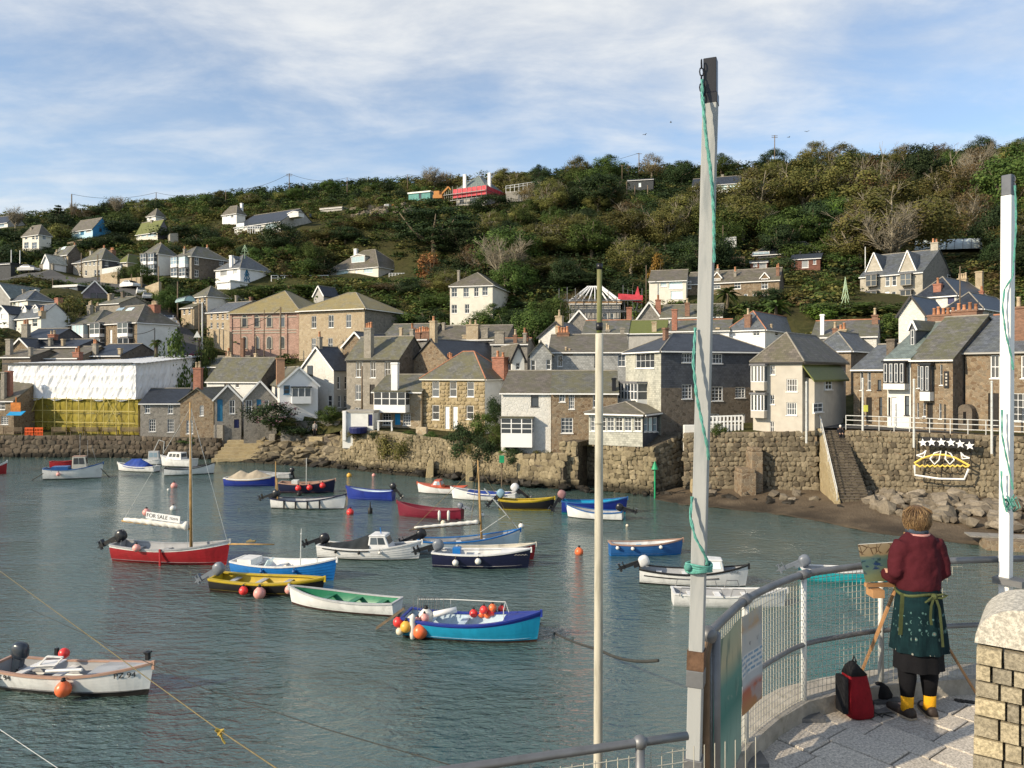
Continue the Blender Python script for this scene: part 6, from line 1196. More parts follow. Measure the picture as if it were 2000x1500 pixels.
plain('buoy_orange', (.8,.16,.05),.35,.1,4,.03,.5, rnd=.12); plain('buoy_red', (.75,.045,.04),.35,.1,4,.03,.5, rnd=.12); plain('buoy_pink', (.78,.36,.31),.4,.12,4,.03,.4, rnd=.1); plain('buoy_white', (.72,.70,.64),.4,.1,4,.03,.4); plain('buoy_yellow', (.72,.40,.06),.4,.1,4,.03,.4); plain('buoy_cream', (.68,.60,.45),.4,.1,4,.03,.4); plain('buoy_black', (.015,.015,.015),.5,.1,4,.03)
plain('spar', (.42,.26,.10),.45,.25,3,.08,.4); plain('sailcloth', (.72,.70,.64),.8,.1,3,.5, bsc=4, bd=.04)
BOATS = {}
def outboard(parent, x, z, tilt, cowl, leg='motor_black', s=1.0, y=0):
 """tilt degrees: 0 = leg down, 70 = raised clear of the water behind the transom"""
 e = empty('outboard_motor', (x, y, z)); e.parent = parent; e.rotation_euler = (0, R(tilt),0)
 mb = MB(); mb.box((-.22*s,-.05*s,-.75*s),(-.08*s,.05*s,.08*s)); mb.box((-.36*s,-.09*s,-.6*s),(-.05*s,.09*s,-.57*s)); mb.box((-.12*s,-.1*s,-.2*s),(.02*s,.1*s,.06*s)); mb.prism([(-.2*s,-.015*s,-.75*s),(-.1*s,-.015*s,-.75*s),(-.14*s,-.015*s,-.95*s)], (0,.03*s,0))
 mb.tube([(-.34*s,0,-.76*s),(.0,0,-.76*s)], [.04*s,.055*s], 8); mb.build('leg', MAT[leg], e, uv=False)
 mb = MB(); rr = []
 for zz, rx, ry, ox in ((.06,.17,.12,-.08),(.14,.23,.16,-.1),(.28,.24,.165,-.12),(.40,.21,.15,-.12),(.47,.14,.10,-.11),(.49,.05,.04,-.11)):
  rr.append([(ox*s+rx*s*math.copysign(abs(math.cos(t))**.7, math.cos(t)), ry*s*math.copysign(abs(math.sin(t))**.7, math.sin(t)), zz*s) for t in [2*math.pi*i/14 for i in range(14)]])
 mb.rings(rr); mb.build('cowl', MAT[cowl], e, True, uv=False)
 mb = MB()
 for k in range(3):
  a = 2.1*k; mb.prism([(-.36*s,0,-.76*s),(-.36*s,.10*s*math.cos(a)-.03*s*math.sin(a),-.76*s+.10*s*math.sin(a)+.03*s*math.cos(a)),(-.34*s,.12*s*math.cos(a),-.76*s+.12*s*math.sin(a)),(-.36*s,.10*s*math.cos(a)+.03*s*math.sin(a),-.76*s+.10*s*math.sin(a)-.03*s*math.cos(a))], (.01*s,0,0))
 mb.build('propeller', MAT['motor_grey'], e, uv=False); return e
def boat(label, stern, bow, hull='hull_white', gun='hull_white', inside='deck_grey', boot='boot_dark', beam=.36, fb=.55, sheer=.28, stripe=None, planks=0, thwarts=3, tw='hull_white', name='boat', motor=None, transom=.78, off=0, foredeck=None, rail=None, floor=.12, rake=.35, bt=.07, gw=.07):
 a = onw(*stern); b = onw(*bow); d = b-a; L_ = d.length; B = L_*beam*.84; az = math.atan2(d.y, d.x)
 nb = Vector((-d.y, d.x, 0)).normalized();  nb = nb if nb.y > 0 else -nb
 org = a+nb*B*.42+Vector((0,0,0)); e = empty(name, org, az, label, 'boat'); e.rotation_euler = (R(random.uniform(-1,1)), R(random.uniform(-.5,.5)), az)
 NS = 22; K = 8
 def sec(t, inset=0.0):
  hb = B/2*(transom+(1-transom)*math.sin(min(t/.45,1)*math.pi/2)) if t < .45 else B/2*max(0,1-((t-.45)/.55)**2.3)
  zs = fb+sheer*(1.15*max(0,(t-.35)/.65)**2+.30*max(0,(.35-t)/.35)**2); zk = -.28+.10*max(0,(t-.7)/.3)**2
  pts = []
  for k in range(K+1):
   z = zk+(bt-zk)*k/2 if k <= 2 else bt+(zs-bt)*(k-2)/(K-2); s = min(1, max(0,(z-zk)/(zs-zk)))**.8; y = hb*(1-(1-s)**2.4)**.62*(.80+.20*s)
   x = t*L_-(rake*(1-s)*max(0,(t-.82)/.18)*L_*.12)
   if inset: y = max(y-inset, 0); x -= inset*max(0,(t-.9)/.1)
   pts.append(Vector((x, y, z)))
  return pts, zs
 T_ = [i/(NS-1) for i in range(NS)]; T_ = [t**.9 if t > 0 else 0 for t in T_]
 S_ = [sec(t) for t in T_]; mb = MB()
 for i in range(NS-1):
  for k in range(K):
   for sg in (1,-1):
    q = [S_[i][0][k], S_[i+1][0][k], S_[i+1][0][k+1], S_[i][0][k+1]]
    if planks and k >= 2:
     o = .012+.004*planks; q = [q[0]+Vector((0,o,0)), q[1]+Vector((0,o,0)), q[2], q[3]]
    q = [Vector((p.x, sg*p.y, p.z)) for p in q]; zz = sum(p.z for p in q)/4; mb.mi = 0
    if k < 2: mb.mi = 1
    if stripe and k == K-1: mb.mi = 2
    mb.face(q)
    if planks and k >= 3: u = [Vector((p.x, sg*p.y, p.z)) for p in (S_[i][0][k], S_[i+1][0][k])]; mb.face([u[0],u[1],q[1],q[0]])
 for k in range(K):
  p, q_ = S_[0][0][k], S_[0][0][k+1]; mb.mi = 1 if k < 2 else 2 if stripe and k == K-1 else 0
  mb.face([p, Vector((p.x,-p.y,p.z)), Vector((q_.x,-q_.y,q_.z)), q_])
 mb.build('hull', [MAT[hull], MAT[boot], MAT[stripe or hull]], e, uv=False)
 inn = MB(); I_ = [sec(t, .05)[0] for t in T_]
 for i in range(NS-1):
  for k in range(3, K):
   for sg in (1,-1): inn.face([Vector((p.x, sg*p.y, max(p.z, floor))) for p in (I_[i][k], I_[i+1][k], I_[i+1][k+1], I_[i][k+1])])
 for i in range(NS-1):
  ya, yb_ = I_[i][5].y, I_[i+1][5].y; inn.face([(I_[i][5].x,-ya,floor+.02),(I_[i+1][5].x,-yb_,floor+.02),(I_[i+1][5].x,yb_,floor+.02),(I_[i][5].x,ya,floor+.02)])
 inn.face([Vector((.05, s_*I_[0][k].y, max(I_[0][k].z, floor))) for k, s_ in ((3,1),(3,-1),(K,-1),(K,1))]); inn.build('interior', MAT[inside], e, uv=False)
 gb = MB(); gh = .07
 for sg in (1,-1):
  rr = []
  for i in range(NS):
   p = S_[i][0][K]; y = p.y; rr.append([Vector((p.x, sg*(y+.035), p.z-gh*.6)), Vector((p.x, sg*(y+.035), p.z+gh*.4)), Vector((p.x, sg*max(y-gw,0), p.z+gh*.4)), Vector((p.x, sg*max(y-gw,0), p.z-gh*.3))])
  gb.rings(rr)
 p = S_[0][0][K]; gb.box((-.03,-p.y,p.z-gh*.6),(.07,p.y,p.z+gh*.39)); p = S_[-1][0][K]; gb.box((p.x-.05,-.035,p.z-.2),(p.x+.04,.035,p.z+.07))
 gb.build('gunwale', MAT[gun], e, uv=False)
 for i in range(thwarts):
  t = .16+.24*i+(.02 if thwarts < 3 else 0); pts, zs = sec(t, .06); y = pts[6].y; mb = MB(); mb.box((t*L_-.13,-y,pts[6].z-.02),(t*L_+.13,y,pts[6].z+.03)); mb.build('thwart', MAT[tw], e, uv=False)
 if foredeck:
  t0 = foredeck[0]; mb = MB()
  for i in range(NS-1):
   if T_[i] >= t0-.03: a0, a1 = S_[i][0][K], S_[i+1][0][K]; cr = .06; mb.face([(a0.x,-a0.y,a0.z),(a1.x,-a1.y,a1.z),(a1.x,0,a1.z+cr*(a1.y/B+.1)*2),(a0.x,0,a0.z+cr*(a0.y/B+.1)*2)]); mb.face([(a0.x,a0.y,a0.z),(a1.x,a1.y,a1.z),(a1.x,0,a1.z+cr*(a1.y/B+.1)*2),(a0.x,0,a0.z+cr*(a0.y/B+.1)*2)])
  mb.build('foredeck', MAT[foredeck[1]], e, uv=False)
 zst = S_[0][0][K].z
 if motor: outboard(e, -.04, zst+.05, *motor)
 info = dict(e=e, L=L_, B=B, sec=sec, az=az, S=S_, fb=fb, org=org); BOATS[label] = info; return info
def half(i, t): pts, zs = i['sec'](t); return pts[-1].y, zs
def cabin(i, x0, x1, h, w=.72, mat='hull_white', glassm='glass', base=None, slope=(.12,.22), roofm=None, nwin=2, front=True):
 L_ = i['L']; z0 = (base if base is not None else half(i, (x0+x1)/2)[1]-.1); e = i['e']; mb = MB(); rr = []
 X0, X1 = x0*L_, x1*L_; y0 = half(i, x0)[0]*w*1.05; y1 = half(i, x1)[0]*w*1.05; k = .86
 lo = [(X0,-y0,z0),(X1,-y1,z0),(X1,y1,z0),(X0,y0,z0)]; hi = [(X0+slope[0],-y0*k,z0+h),(X1-slope[1]*L_*.2,-y1*k,z0+h),(X1-slope[1]*L_*.2,y1*k,z0+h),(X0+slope[0],y0*k,z0+h)]
 mb.rings([lo, hi]); c = bevel(mb.build('cabin', MAT[mat], e, uv=False),.04,2)
 rf = MB(); o = .05; rf.rings([[(p[0]+(-o if n in (0,3) else o), p[1]*1.08, p[2]) for n, p in enumerate(hi)], [(p[0]*1.0, p[1]*.96, p[2]+.06) for p in hi]]); bevel(rf.build('cabin_roof', MAT[roofm or mat], c, uv=False),.02,1)
 def lerp(a, b, t): return Vector(a).lerp(Vector(b), t)
 for sg in (0,1):
  A_, B_, Ct, Dt = ((lo[0],lo[1],hi[1],hi[0]) if sg == 0 else (lo[3],lo[2],hi[2],hi[3]))
  for n_ in range(nwin):
   s0, s1 = .1+.82*n_/nwin, .1+.82*(n_+1)/nwin-.06; q = [lerp(lerp(A_,B_,s0), lerp(Dt,Ct,s0),.42), lerp(lerp(A_,B_,s1), lerp(Dt,Ct,s1),.42), lerp(lerp(A_,B_,s1), lerp(Dt,Ct,s1),.9), lerp(lerp(A_,B_,s0), lerp(Dt,Ct,s0),.9)]
   m_ = MB(); off = Vector((0,-.012 if sg == 0 else .012,0)); m_.prism([p for p in q], off); m_.build('cabin_window', MAT[glassm], c, uv=False)
 if front:
  q = [lerp(lerp(lo[1],lo[2],a), lerp(hi[1],hi[2],a), b) for a, b in ((.1,.42),(.9,.42),(.9,.9),(.1,.9))]; m_ = MB(); m_.prism(q, (.012,0,.004)); m_.build('windscreen', MAT[glassm], c, uv=False)
  q = [lerp(lerp(lo[0],lo[3],a), lerp(hi[0],hi[3],a), b) for a, b in ((.1,.42),(.9,.42),(.9,.9),(.1,.9))]; m_ = MB(); m_.prism(q, (-.012,0,.004)); m_.build('cabin_window', MAT[glassm], c, uv=False)
 return c
def cover(i, x0, x1, zp, mat, peak=None, name='cover'):
 """canvas cover draped from the gunwales over a ridge; zp list of (t, ridge height above the sheer)"""
 e = i['e']; mb = MB(); rr = []; n_ = 26
 for k in range(n_+1):
  t = x0+(x1-x0)*k/n_; y, zs = half(i, t); zr = zs+np.interp(t, [q[0] for q in zp], [q[1] for q in zp]); x = t*i['L']; row = []
  for j in range(13):
   f = j/6-1; sag = .06*math.sin(math.pi*abs(f))*math.sin(t*55); row.append((x, (y+.05)*f, zs-.10*(abs(f) > .99)+(zr-zs)*(1-abs(f)**1.25)-.10*(1-abs(f))*abs(f)+sag*.5))
  rr.append(row)
 mb.rings(rr, close=False, caps=False); mb.face(rr[0]); mb.face(rr[-1][::-1]); return mb.build(name, MAT[mat], e, True, uv=False)
def thing_at(i, p): return i['e'].matrix_basis @ Vector(p)
def fender_ball(i, t, r, mat, label, side=-1, dz=-.15, group=None, cap='buoy_black', dy=0):
 y, zs = half(i, t); dirn = Vector((math.cos(i['az']), math.sin(i['az']),0)); nn = Vector((-dirn.y, dirn.x, 0)); near = nn if nn.y < 0 else -nn
 c = i['org']+dirn*t*i['L']+near*(y+r*.75+dy)*(1 if side < 0 else -1); c.z = max(zs+dz-r, r*.35)
 return buoy(c, r, mat, label, group, zs-c.z+.02, near*-(r*.7+dy))
def buoy(c, r, mat, label, group=None, up=None, tie=None, cap=True):
 mb = MB(); rr = []
 for zz, k in ((-1,.05),(-.92,.4),(-.7,.72),(-.35,.95),(0,1),(.4,.92),(.75,.62),(1.0,.34),(1.22,.2)): rr.append([(k*r*math.cos(2*math.pi*j/14), k*r*math.sin(2*math.pi*j/14), zz*r) for j in range(14)])
 mb.rings(rr); o = mb.build('buoy', MAT[mat], None, True, uv=False, loc=c); tag(o, label, 'buoy', group)
 m2 = MB(); m2.lathe([(r*.34,1.0*r),(r*.25,1.22*r),(r*.2,1.42*r),(r*.05,1.44*r)], n=10); m2.build('eye', MAT['buoy_black'], o, True, uv=False)
 if up: m3 = MB(); m3.tube([(0,0,1.3*r),(tie.x, tie.y, up)], .012,4); m3.build('lanyard', MAT['rope_tan'], o, uv=False)
 return o
b = boat('white open boat lettered PZ 94 nearest the camera', (-34,1350),(276,1374), 'hull_white', 'hull_tan', 'deck_grey', 'boot_dark', (.31),.60,.32, thwarts=2, transom=.8, foredeck=(.66,'deck_grey'), bt=.16); outboard(b['e'], .85,.78,14, 'motor_navy', 'motor_navy', 1.15)
y, zs = half(b, .9); pz = BOATS['white open boat lettered PZ 94 nearest the camera']
def letter(i, body, t, z, size, mat='black_paint', out=.02, name='lettering', sx=1.1):
 p0, _ = i['sec'](t-.03); p1, _ = i['sec'](t+.03)
 def ysec(pts, z):
  for a, c in zip(pts[:-1], pts[1:]):
   if a.z <= z <= c.z: f = (z-a.z)/(c.z-a.z); return a.lerp(c, f)
  return pts[-1]
 a = ysec(p0, z); c = ysec(p1, z); up0 = ysec(p0, z-.12); side = -1
 A_ = Vector((a.x, side*a.y, z)); C_ = Vector((c.x, side*c.y, z)); ux = (C_-A_).normalized(); up = (Vector((a.x, side*a.y, z))-Vector((up0.x, side*up0.y, z-.12))).normalized(); nn = ux.cross(up).normalized(); up = nn.cross(ux)
 M_ = Matrix((ux, up, nn)).transposed().to_4x4(); M_.translation = (A_+C_)/2+nn*out; return text_mesh(body, size, MAT[mat], name, i['e'], M_, .004, sx)
letter(b, 'PZ 94', .865,.66,.24); letter(b, 'PZ 94', .13,.48,.24)
fender_ball(b, .56,.24, 'buoy_orange', 'orange round fender hanging amidships on the PZ 94 boat', dz=-.02); fender_ball(b, .05,.2, 'buoy_red', 'red fender at the stern of the PZ 94 boat', dz=.0)
mb = MB(); mb.bar((b['L']*.30,-.3,.84),(b['L']*.46,-.3,.92),.5,.03); mb.build('hatch_lid', MAT['hull_white'], b['e'], uv=False)
mb = MB(); x0 = b['L']*.33; mb.bar((x0,-.45,.8),(x0+.35,-.45,1.15),.06,.04); mb.bar((x0+.55,-.45,.8),(x0+.9,-.45,1.15),.06,.04); mb.bar((x0,-.45,.8),(x0+.55,-.45,.8),.06,.04); mb.bar((x0+.35,-.45,1.15),(x0+.9,-.45,1.15),.06,.04); mb.build('hatch_frame', MAT['hull_white'], b['e'], uv=False)
mb = MB(); mb.tube([(b['L']*.45,-.85,.86),(b['L']*.66,-.75,.93)], .05,8); mb.build('rolled_mat', MAT['hull_white'], b['e'], uv=False)
mb = MB(); mb.box((b['L']*.955,-.06,1.05),(b['L']*.975,.06,1.3)); mb.box((b['L']*.95,-.1,1.25),(b['L']*.98,.1,1.3)); mb.box((b['L']*.3,.45,.75),(b['L']*.318,.55,1.05)); mb.build('cleat', MAT['black_paint'], b['e'], uv=False)
mb = MB(); mb.ball((b['L']*.38,.35,.95),.17,10,7); mb.build('spare_float', MAT['buoy_red'], b['e'], True, uv=False)
b = boat('red sailing boat for sale with tan mast', (212,1098),(435,1110), 'hull_red', 'deck_grey', 'deck_grey', 'hull_red', .30,.78,.42, stripe='hull_white', thwarts=3, tw='deck_grey', motor=(62,'motor_black','motor_black',1.35))
L_ = b['L']; e = b['e']; xm = L_*.66; zt = (1108-805)/FPX*(b['org'].y)+.1
mb = MB(); mb.tube([(xm,0,.3),(xm,0,zt)], [.085,.05], 8); mst = mb.build('mast', MAT['spar'], e, True, uv=False)
mb = MB(); mb.tube([(xm-.1,0,1.75),(L_*.04,0,2.05)], [.06,.05], 8); mb.build('boom', MAT['spar'], e, True, uv=False)
mb = MB(); rr = []
for k in range(30):
 t = k/29; x = xm-.15-(xm-.15-L_*.06)*t; z = 1.86+.22*t; r_ = (.23-.13*t)*(1+.16*math.sin(k*1.9)); rr.append([(x, r_*.8*math.cos(a), z+r_*math.sin(a)+.05) for a in [2*math.pi*j/10 for j in range(10)]])
mb.rings(rr); mb.build('furled_sail', MAT['sailcloth'], e, True, uv=False)
mb = MB(); bx0, bx1 = L_*.285, L_*.585; mb.bar((bx0,-.22,2.46),(bx1,-.22,2.26),.02,.36); bn = mb.build('sale_banner', MAT['bright_white'], e, uv=False)
def on_banner(body, f, size, sx):
 c = Vector((bx0,-.235,2.46)).lerp(Vector((bx1,-.235,2.26)), f); ux = Vector((bx1-bx0,0,-.2)).normalized(); nn = Vector((0,-1,0)); up = nn.cross(ux); M_ = Matrix((ux, up, nn)).transposed().to_4x4(); M_.translation = c; text_mesh(body, size, MAT['black_paint'], 'lettering', bn, M_, .003, sx)
on_banner('FOR SALE', .33,.29,1.0); on_banner('732576', .82,.17,1.0)
mb = MB(); mb.tube([(L_*.98,0,1.05),(L_*1.37,.05,1.12)], [.05,.035], 6); mb.build('bowsprit', MAT['spar'], e, True, uv=False)
mb = MB(); mb.tube([(L_*1.14,0,1.2),(L_*1.17,.05,1.3),(L_*1.2,0,1.22),(L_*1.22,-.04,1.28),(L_*1.14,0,1.2)], .05,5); mb.build('coiled_rope', MAT['rope_tan'], e, uv=False)
mb = MB()
for q in ([(xm,0,zt-.2),(L_*.98,0,1.05)],[(xm,0,zt-.4),(xm-.4,.7,.9)],[(xm,0,zt-.4),(xm+.25,-.7,.9)],[(L_*.05,0,2.05),(xm,0,zt-.3)],[(xm+.12,-.1,zt-.3),(xm+.2,-.15,1)],[(L_*.06,0,2.0),(L_*.05,-.2,.8)]): mb.tube(q, .012,4)
mb.build('rigging', MAT['galv_white'], e, uv=False)
fender_ball(b, .28,.2, 'buoy_pink', 'pink buoy on the rail of the red sailing boat', dz=.3); buoy(thing_at(b, (L_*.235,.25,2.5)),.2, 'buoy_pink', 'pink buoy perched beside the for-sale banner')
mb = MB(); y, zs = half(b, .48); mb.box((L_*.48-.05,-y-.1,-.1),(L_*.48+.05,-y-.045,zs+.05)); mb.build('leeboard_strap', MAT['hull_red'], e, uv=False)
b = boat('bright blue clinker boat with white inside and thin aerial', (447,1126),(645,1141), 'hull_blue', 'hull_white', 'hull_white', 'hull_blue', .36,.62,.34, planks=1, thwarts=2); L_ = b['L']
mb = MB(); mb.tube([(L_*.64,0,.4),(L_*.655,0,2.35)], [.03,.02], 6); mb.ball((L_*.653,0,2.1),.05,8,5); mb.build('aerial', MAT['galv_white'], b['e'], uv=False)
mb = MB(); mb.box((L_*.06,-.5,.5),(L_*.2,.5,.82)); mb.build('stern_locker', MAT['hull_white'], b['e'], uv=False); mb = MB(); mb.bar((L_*.33,-.2,.5),(L_*.37,-.2,.86),.6,.03); mb.build('windscreen', MAT['glass_sky'], b['e'], uv=False)
fender_ball(b, .35,.09, 'hull_mid', 'blue fender left of two on the bright blue clinker boat', dz=-.12); fender_ball(b, .66,.09, 'hull_mid', 'blue fender right of two on the bright blue clinker boat', dz=-.12)
b = boat('yellow and black boat with pink buoys along its side', (405,1158),(622,1170), 'hull_black', 'hull_yellow', 'hull_yellow', 'boot_brown', .36,.55,.22, stripe='hull_yellow', thwarts=3, tw='hull_grey', motor=(58,'motor_grey','motor_grey',1.2), gw=.18)
for t, r_, m_, lb in ((.36,.2,'buoy_red','small red buoy, leftmost on the yellow and black boat'),(.51,.27,'buoy_pink','large pink buoy amidships on the yellow and black boat'),(.75,.2,'buoy_pink','pink buoy near the bow of the yellow and black boat')): fender_ball(b, t, r_, m_, lb, dz=-.08)
b = boat('plain white rowing boat with green inside', (764,1208),(548,1186), 'hull_white', 'hull_grey', 'hull_green', 'boot_brown', .33,.48,.24, thwarts=3, tw='hull_green', transom=.72)
b = boat('cyan boat with navy rail and a cluster of round buoys at its stern', (782,1247),(1052,1266), 'hull_cyan', 'hull_royal', 'hull_pale', 'boot_brown', .36,.64,.40, stripe='hull_royal', thwarts=2, tw='hull_pale', foredeck=(.74,'hull_royal'), transom=.82, gw=.12); L_ = b['L']; e = b['e']
mb = MB(); mb.tube([(L_*.3,.7,.7),(L_*.3,.7,1.15),(L_*.72,.58,1.2),(L_*.75,.5,.8)], .018,6); mb.tube([(L_*.05,.65,.7),(L_*.05,.65,1.1),(L_*.3,.7,1.15)], .018,6); mb.tube([(L_*.74,-.3,.8),(L_*.74,-.3,1.18),(L_*.72,.58,1.2)], .018,6); mb.build('rail', MAT['galv_white'], e, uv=False)
mb = MB()
for k in range(6): x = L_*(.04+.035*k); mb.tube([(x,.2,.8),(x+.05,.2,1.35),(x+.3,.25,1.3),(x+.28,.25,.8)], .015,5)
mb.build('pot_frame', MAT['galv'], e, uv=False)
mb = MB(); mb.tube([(L_*.22,-.2,.82),(L_*.38,.05,.98)], .11,10); mb.build('rolled_mat', MAT['hull_white'], e, True, uv=False); mb = MB(); mb.bar((-.1,.1,.9),(-1.25,.15,.05),.06,.1); mb.bar((-.1,-.2,.9),(-1.2,-.1,.08),.03,.03); mb.build('steering_oar', MAT['old_timber'], e, uv=False)
def cl(px, py, r_, m_, lb, back=0.0, group=None):
 D = b['org'].y-.75+back; buoy(P(px, py, D), r_/FPX*D, m_, lb, group)
for px, py, r_, m_, lb, bk in ((821,1233,15,'buoy_orange','large orange buoy at the stern of the cyan boat',0),(793,1224,11.5,'buoy_yellow','yellow buoy at the stern of the cyan boat',0),(778,1215,10.5,'buoy_red','red buoy, leftmost of the stern cluster',.15),(781,1233,8,'buoy_cream','small cream buoy low in the stern cluster',.1),(803,1211,9,'buoy_cream','cream buoy above the yellow one',.25),(816,1213,8,'buoy_pink','dull pink buoy above the orange one',.2),(832,1204,15,'buoy_white','large dirty white buoy in the stern cluster',.5),(829,1207,9,'buoy_pink','pale pink buoy in front of the white one',.2)): cl(px, py, r_, m_, lb, bk)
D = b['org'].y-.78; p = P(806,1233,D); mb = MB(); mb.lathe([(.02,-.5),(.09,-.46),(.11,-.3),(.11,.3),(.09,.4),(.03,.46)], n=10); tag(mb.build('fender', MAT['buoy_white'], None, True, uv=False, loc=(p.x,p.y,max(p.z,.5))), 'slim white fender between the yellow and orange buoys', 'fender')
for k, (px, py) in enumerate(((925,1203),(941,1205),(952,1206),(960,1200),(968,1206),(962,1192),(980,1195),(975,1208),(985,1207),(945,1196))):
 cl(px, py-5, random.uniform(6.5,9), 'buoy_orange' if k % 3 else 'buoy_red', 'bright red float piled amidships in the cyan boat', .6+random.uniform(0,.4), 'red floats in the cyan boat')
b = boat('white cabin boat with black canvas cover and raised motor', (617,1092),(818,1098), 'hull_white', 'hull_white', 'deck_grey', 'boot_dark', .34,.58,.38, stripe=None, planks=1, thwarts=0, motor=(70,'motor_black','motor_black',1.2))
cabin(b, .50,.72,.72,.8, 'hull_white', 'glass', slope=(.08,.3)); cover(b, .06,.52, [(.06,.06),(.3,.3),(.5,.7)], 'tarp_black')
mb = MB(); mb.tube([(b['L']*.6,0,1.3),(b['L']*.59,0,1.65)], .03,5); mb.build('lamp_post', MAT['hull_blue'], b['e'], uv=False)
for t, lb in ((.2,'black fender left of three on the white cabin boat'),(.43,'black fender middle of three on the white cabin boat')): fender_ball(b, t, .07, 'buoy_black', lb, dz=-.1)
fender_ball(b, .63,.08, 'buoy_white', 'white fender below the cabin of the white cabin boat', dz=-.12)
b = boat('navy boat with white rail and two white buoys', (843,1110),(1036,1115), 'hull_navy', 'hull_white', 'hull_white', 'hull_navy', .34,.72,.2, thwarts=2, motor=(72,'motor_grey','motor_black',1.25), gw=.12, foredeck=(.7,'hull_white'))
fender_ball(b, .25,.16, 'buoy_white', 'white buoy left of two on the navy boat', dz=-.2); fender_ball(b, .48,.16, 'buoy_white', 'white buoy right of two on the navy boat', dz=-.1); p_, _ = b['sec'](.84); mb = MB(); mb.tube([(p_[7].x+.08*k, -p_[7].y-.02+.012*k, p_[7].z-.05+(.06 if k%2 else 0)) for k in range(9)], .008,4); mb.build('name_script', MAT['hull_cream'], b['e'], uv=False)
mb = MB(); mb.box((b['L']*.2,-.2,.65),(b['L']*.28,.2,.95)); mb.build('fish_box', MAT['hull_blue'], b['e'], uv=False)
b = boat('red boat with cream rail hidden behind the navy boat', (890,1098),(1048,1097), 'hull_red', 'hull_cream', 'hull_cream', 'hull_red', .34,.62,.2, thwarts=2)
b = boat('pale blue lug sailing boat with slanted mast', (818,1084),(1022,1074), 'hull_pale', 'hull_blue', 'deck_grey', 'hull_white', .32,.6,.42, stripe='hull_white', thwarts=3, motor=(68,'motor_black','motor_black',1.2)); L_ = b['L']; e = b['e']; xm = L_*.615; zt = (1078-905)/FPX*b['org'].y+.1
mb = MB(); mb.tube([(xm,0,.3),(xm-.22,0,zt)], [.075,.045], 8); mb.build('mast', MAT['spar'], e, True, uv=False); mb = MB(); mb.tube([(xm-.1,0,1.45),(-L_*.08,0,1.25)], [.05,.04], 6); mb.build('boom', MAT['old_timber'], e, uv=False)
mb = MB(); rr = []
for k in range(24):
 t = k/23; x = xm-.2-(xm*1.0)*t; r_ = (.12-.06*t)*(1+.2*math.sin(k*2.1)); rr.append([(x, r_*math.cos(a),1.55-.18*t+r_*math.sin(a)) for a in [2*math.pi*j/8 for j in range(8)]])
mb.rings(rr); mb.build('furled_sail', MAT['sailcloth'], e, True, uv=False)
mb = MB()
for q in ([(xm-.2,0,zt-.2),(L_*.96,0,1.0)],[(xm-.2,0,zt-.2),(xm-.6,.6,.8)],[(xm-.2,0,zt-.2),(-L_*.05,0,1.3)],[(xm-.2,0,zt-.3),(xm-.3,-.6,.8)]): mb.tube(q, .012,4)
mb.build('rigging', MAT['rope_tan'], e, uv=False); mb = MB(); mb.tube([(xm+.15,.05,zt-1.6),(L_*.86,.05,1.9)], [.045,.03], 6); mb.tube([(L_*.86,.05,1.9),(L_*.99,0,.95)], .015,4); mb.tube([(L_*.86,.05,1.9),(L_*.6,-.1,1.0)], .015,4); mb.build('lug_yard', MAT['galv_white'], e, uv=False)
b = boat('maroon double-ended rowing boat with two white fenders', (898,1016),(769,1009), 'hull_maroon', 'hull_maroon', 'hull_maroon', 'hull_maroon', .32,.55,.4, thwarts=2, tw='hull_tan', motor=(75,'motor_grey','motor_grey',.9), transom=.6)
for px, lb in ((858,'slim white fender left of two on the maroon boat'),(876,'slim white fender right of two on the maroon boat')):
 p = P(px, 1007, b['org'].y-.9); mb = MB(); mb.lathe([(.02,-.34),(.09,-.3),(.1,.2),(.06,.32),(.02,.36)], n=8); tag(mb.build('fender', MAT['buoy_white'], None, True, uv=False, loc=p), lb, 'fender')
b = boat('white boat under a blue cover with white-topped motor', (1006,981),(876,976), 'hull_white', 'hull_white', 'deck_grey', 'boot_dark', .34,.55,.34, thwarts=0, motor=(52,'motor_white','motor_black',1.4)); cover(b, .12,.72, [(.12,.02),(.4,.16),(.72,.1)], 'tarp_blue')
b = boat('orange-decked cabin boat near the far bank', (907,967),(811,964), 'hull_white', 'hull_orange', 'hull_orange', 'boot_dark', .36,.55,.3, thwarts=1, foredeck=(.7,'hull_orange')); cabin(b, .45,.72,.6,.75, 'hull_orange', 'glass_sky', slope=(.25,.5))
b = boat('yellow-rimmed black boat with pale blue motor', (973,996),(1082,999), 'hull_black', 'hull_yellow', 'hull_yellow', 'hull_yellow', .38,.66,.26, stripe='hull_yellow', thwarts=2, tw='hull_yellow', motor=(45,'motor_blue','motor_black',1.3), gw=.12)
b = boat('navy boat with light blue inside behind the white dinghy', (1097,1004),(1227,1006), 'hull_royal', 'hull_mid', 'hull_cyan', 'hull_turq', .36,.8,.3, thwarts=2, tw='hull_cyan', motor=(30,'motor_pink','motor_black',1.3))
b = boat('low white dinghy in front of the navy boat', (1214,1018),(1103,1012), 'hull_white', 'hull_mid', 'deck_grey', 'boot_dark', .36,.5,.36, thwarts=2, motor=(75,'motor_black','motor_black',1.1))
b = boat('mid-blue rowing boat with white fenders, left of the square pole', (1194,1088),(1339,1086), 'hull_mid', 'hull_tan', 'hull_white', 'hull_blue', .34,.62,.2, planks=1, thwarts=2, tw='hull_cyan')
for t, lb in ((.08,'white fender at the stern of the mid-blue rowing boat'),(.28,'white fender amidships on the mid-blue rowing boat'),(.66,'white fender near the bow of the mid-blue rowing boat')): fender_ball(b, t, .1, 'buoy_white', lb, dz=-.05)
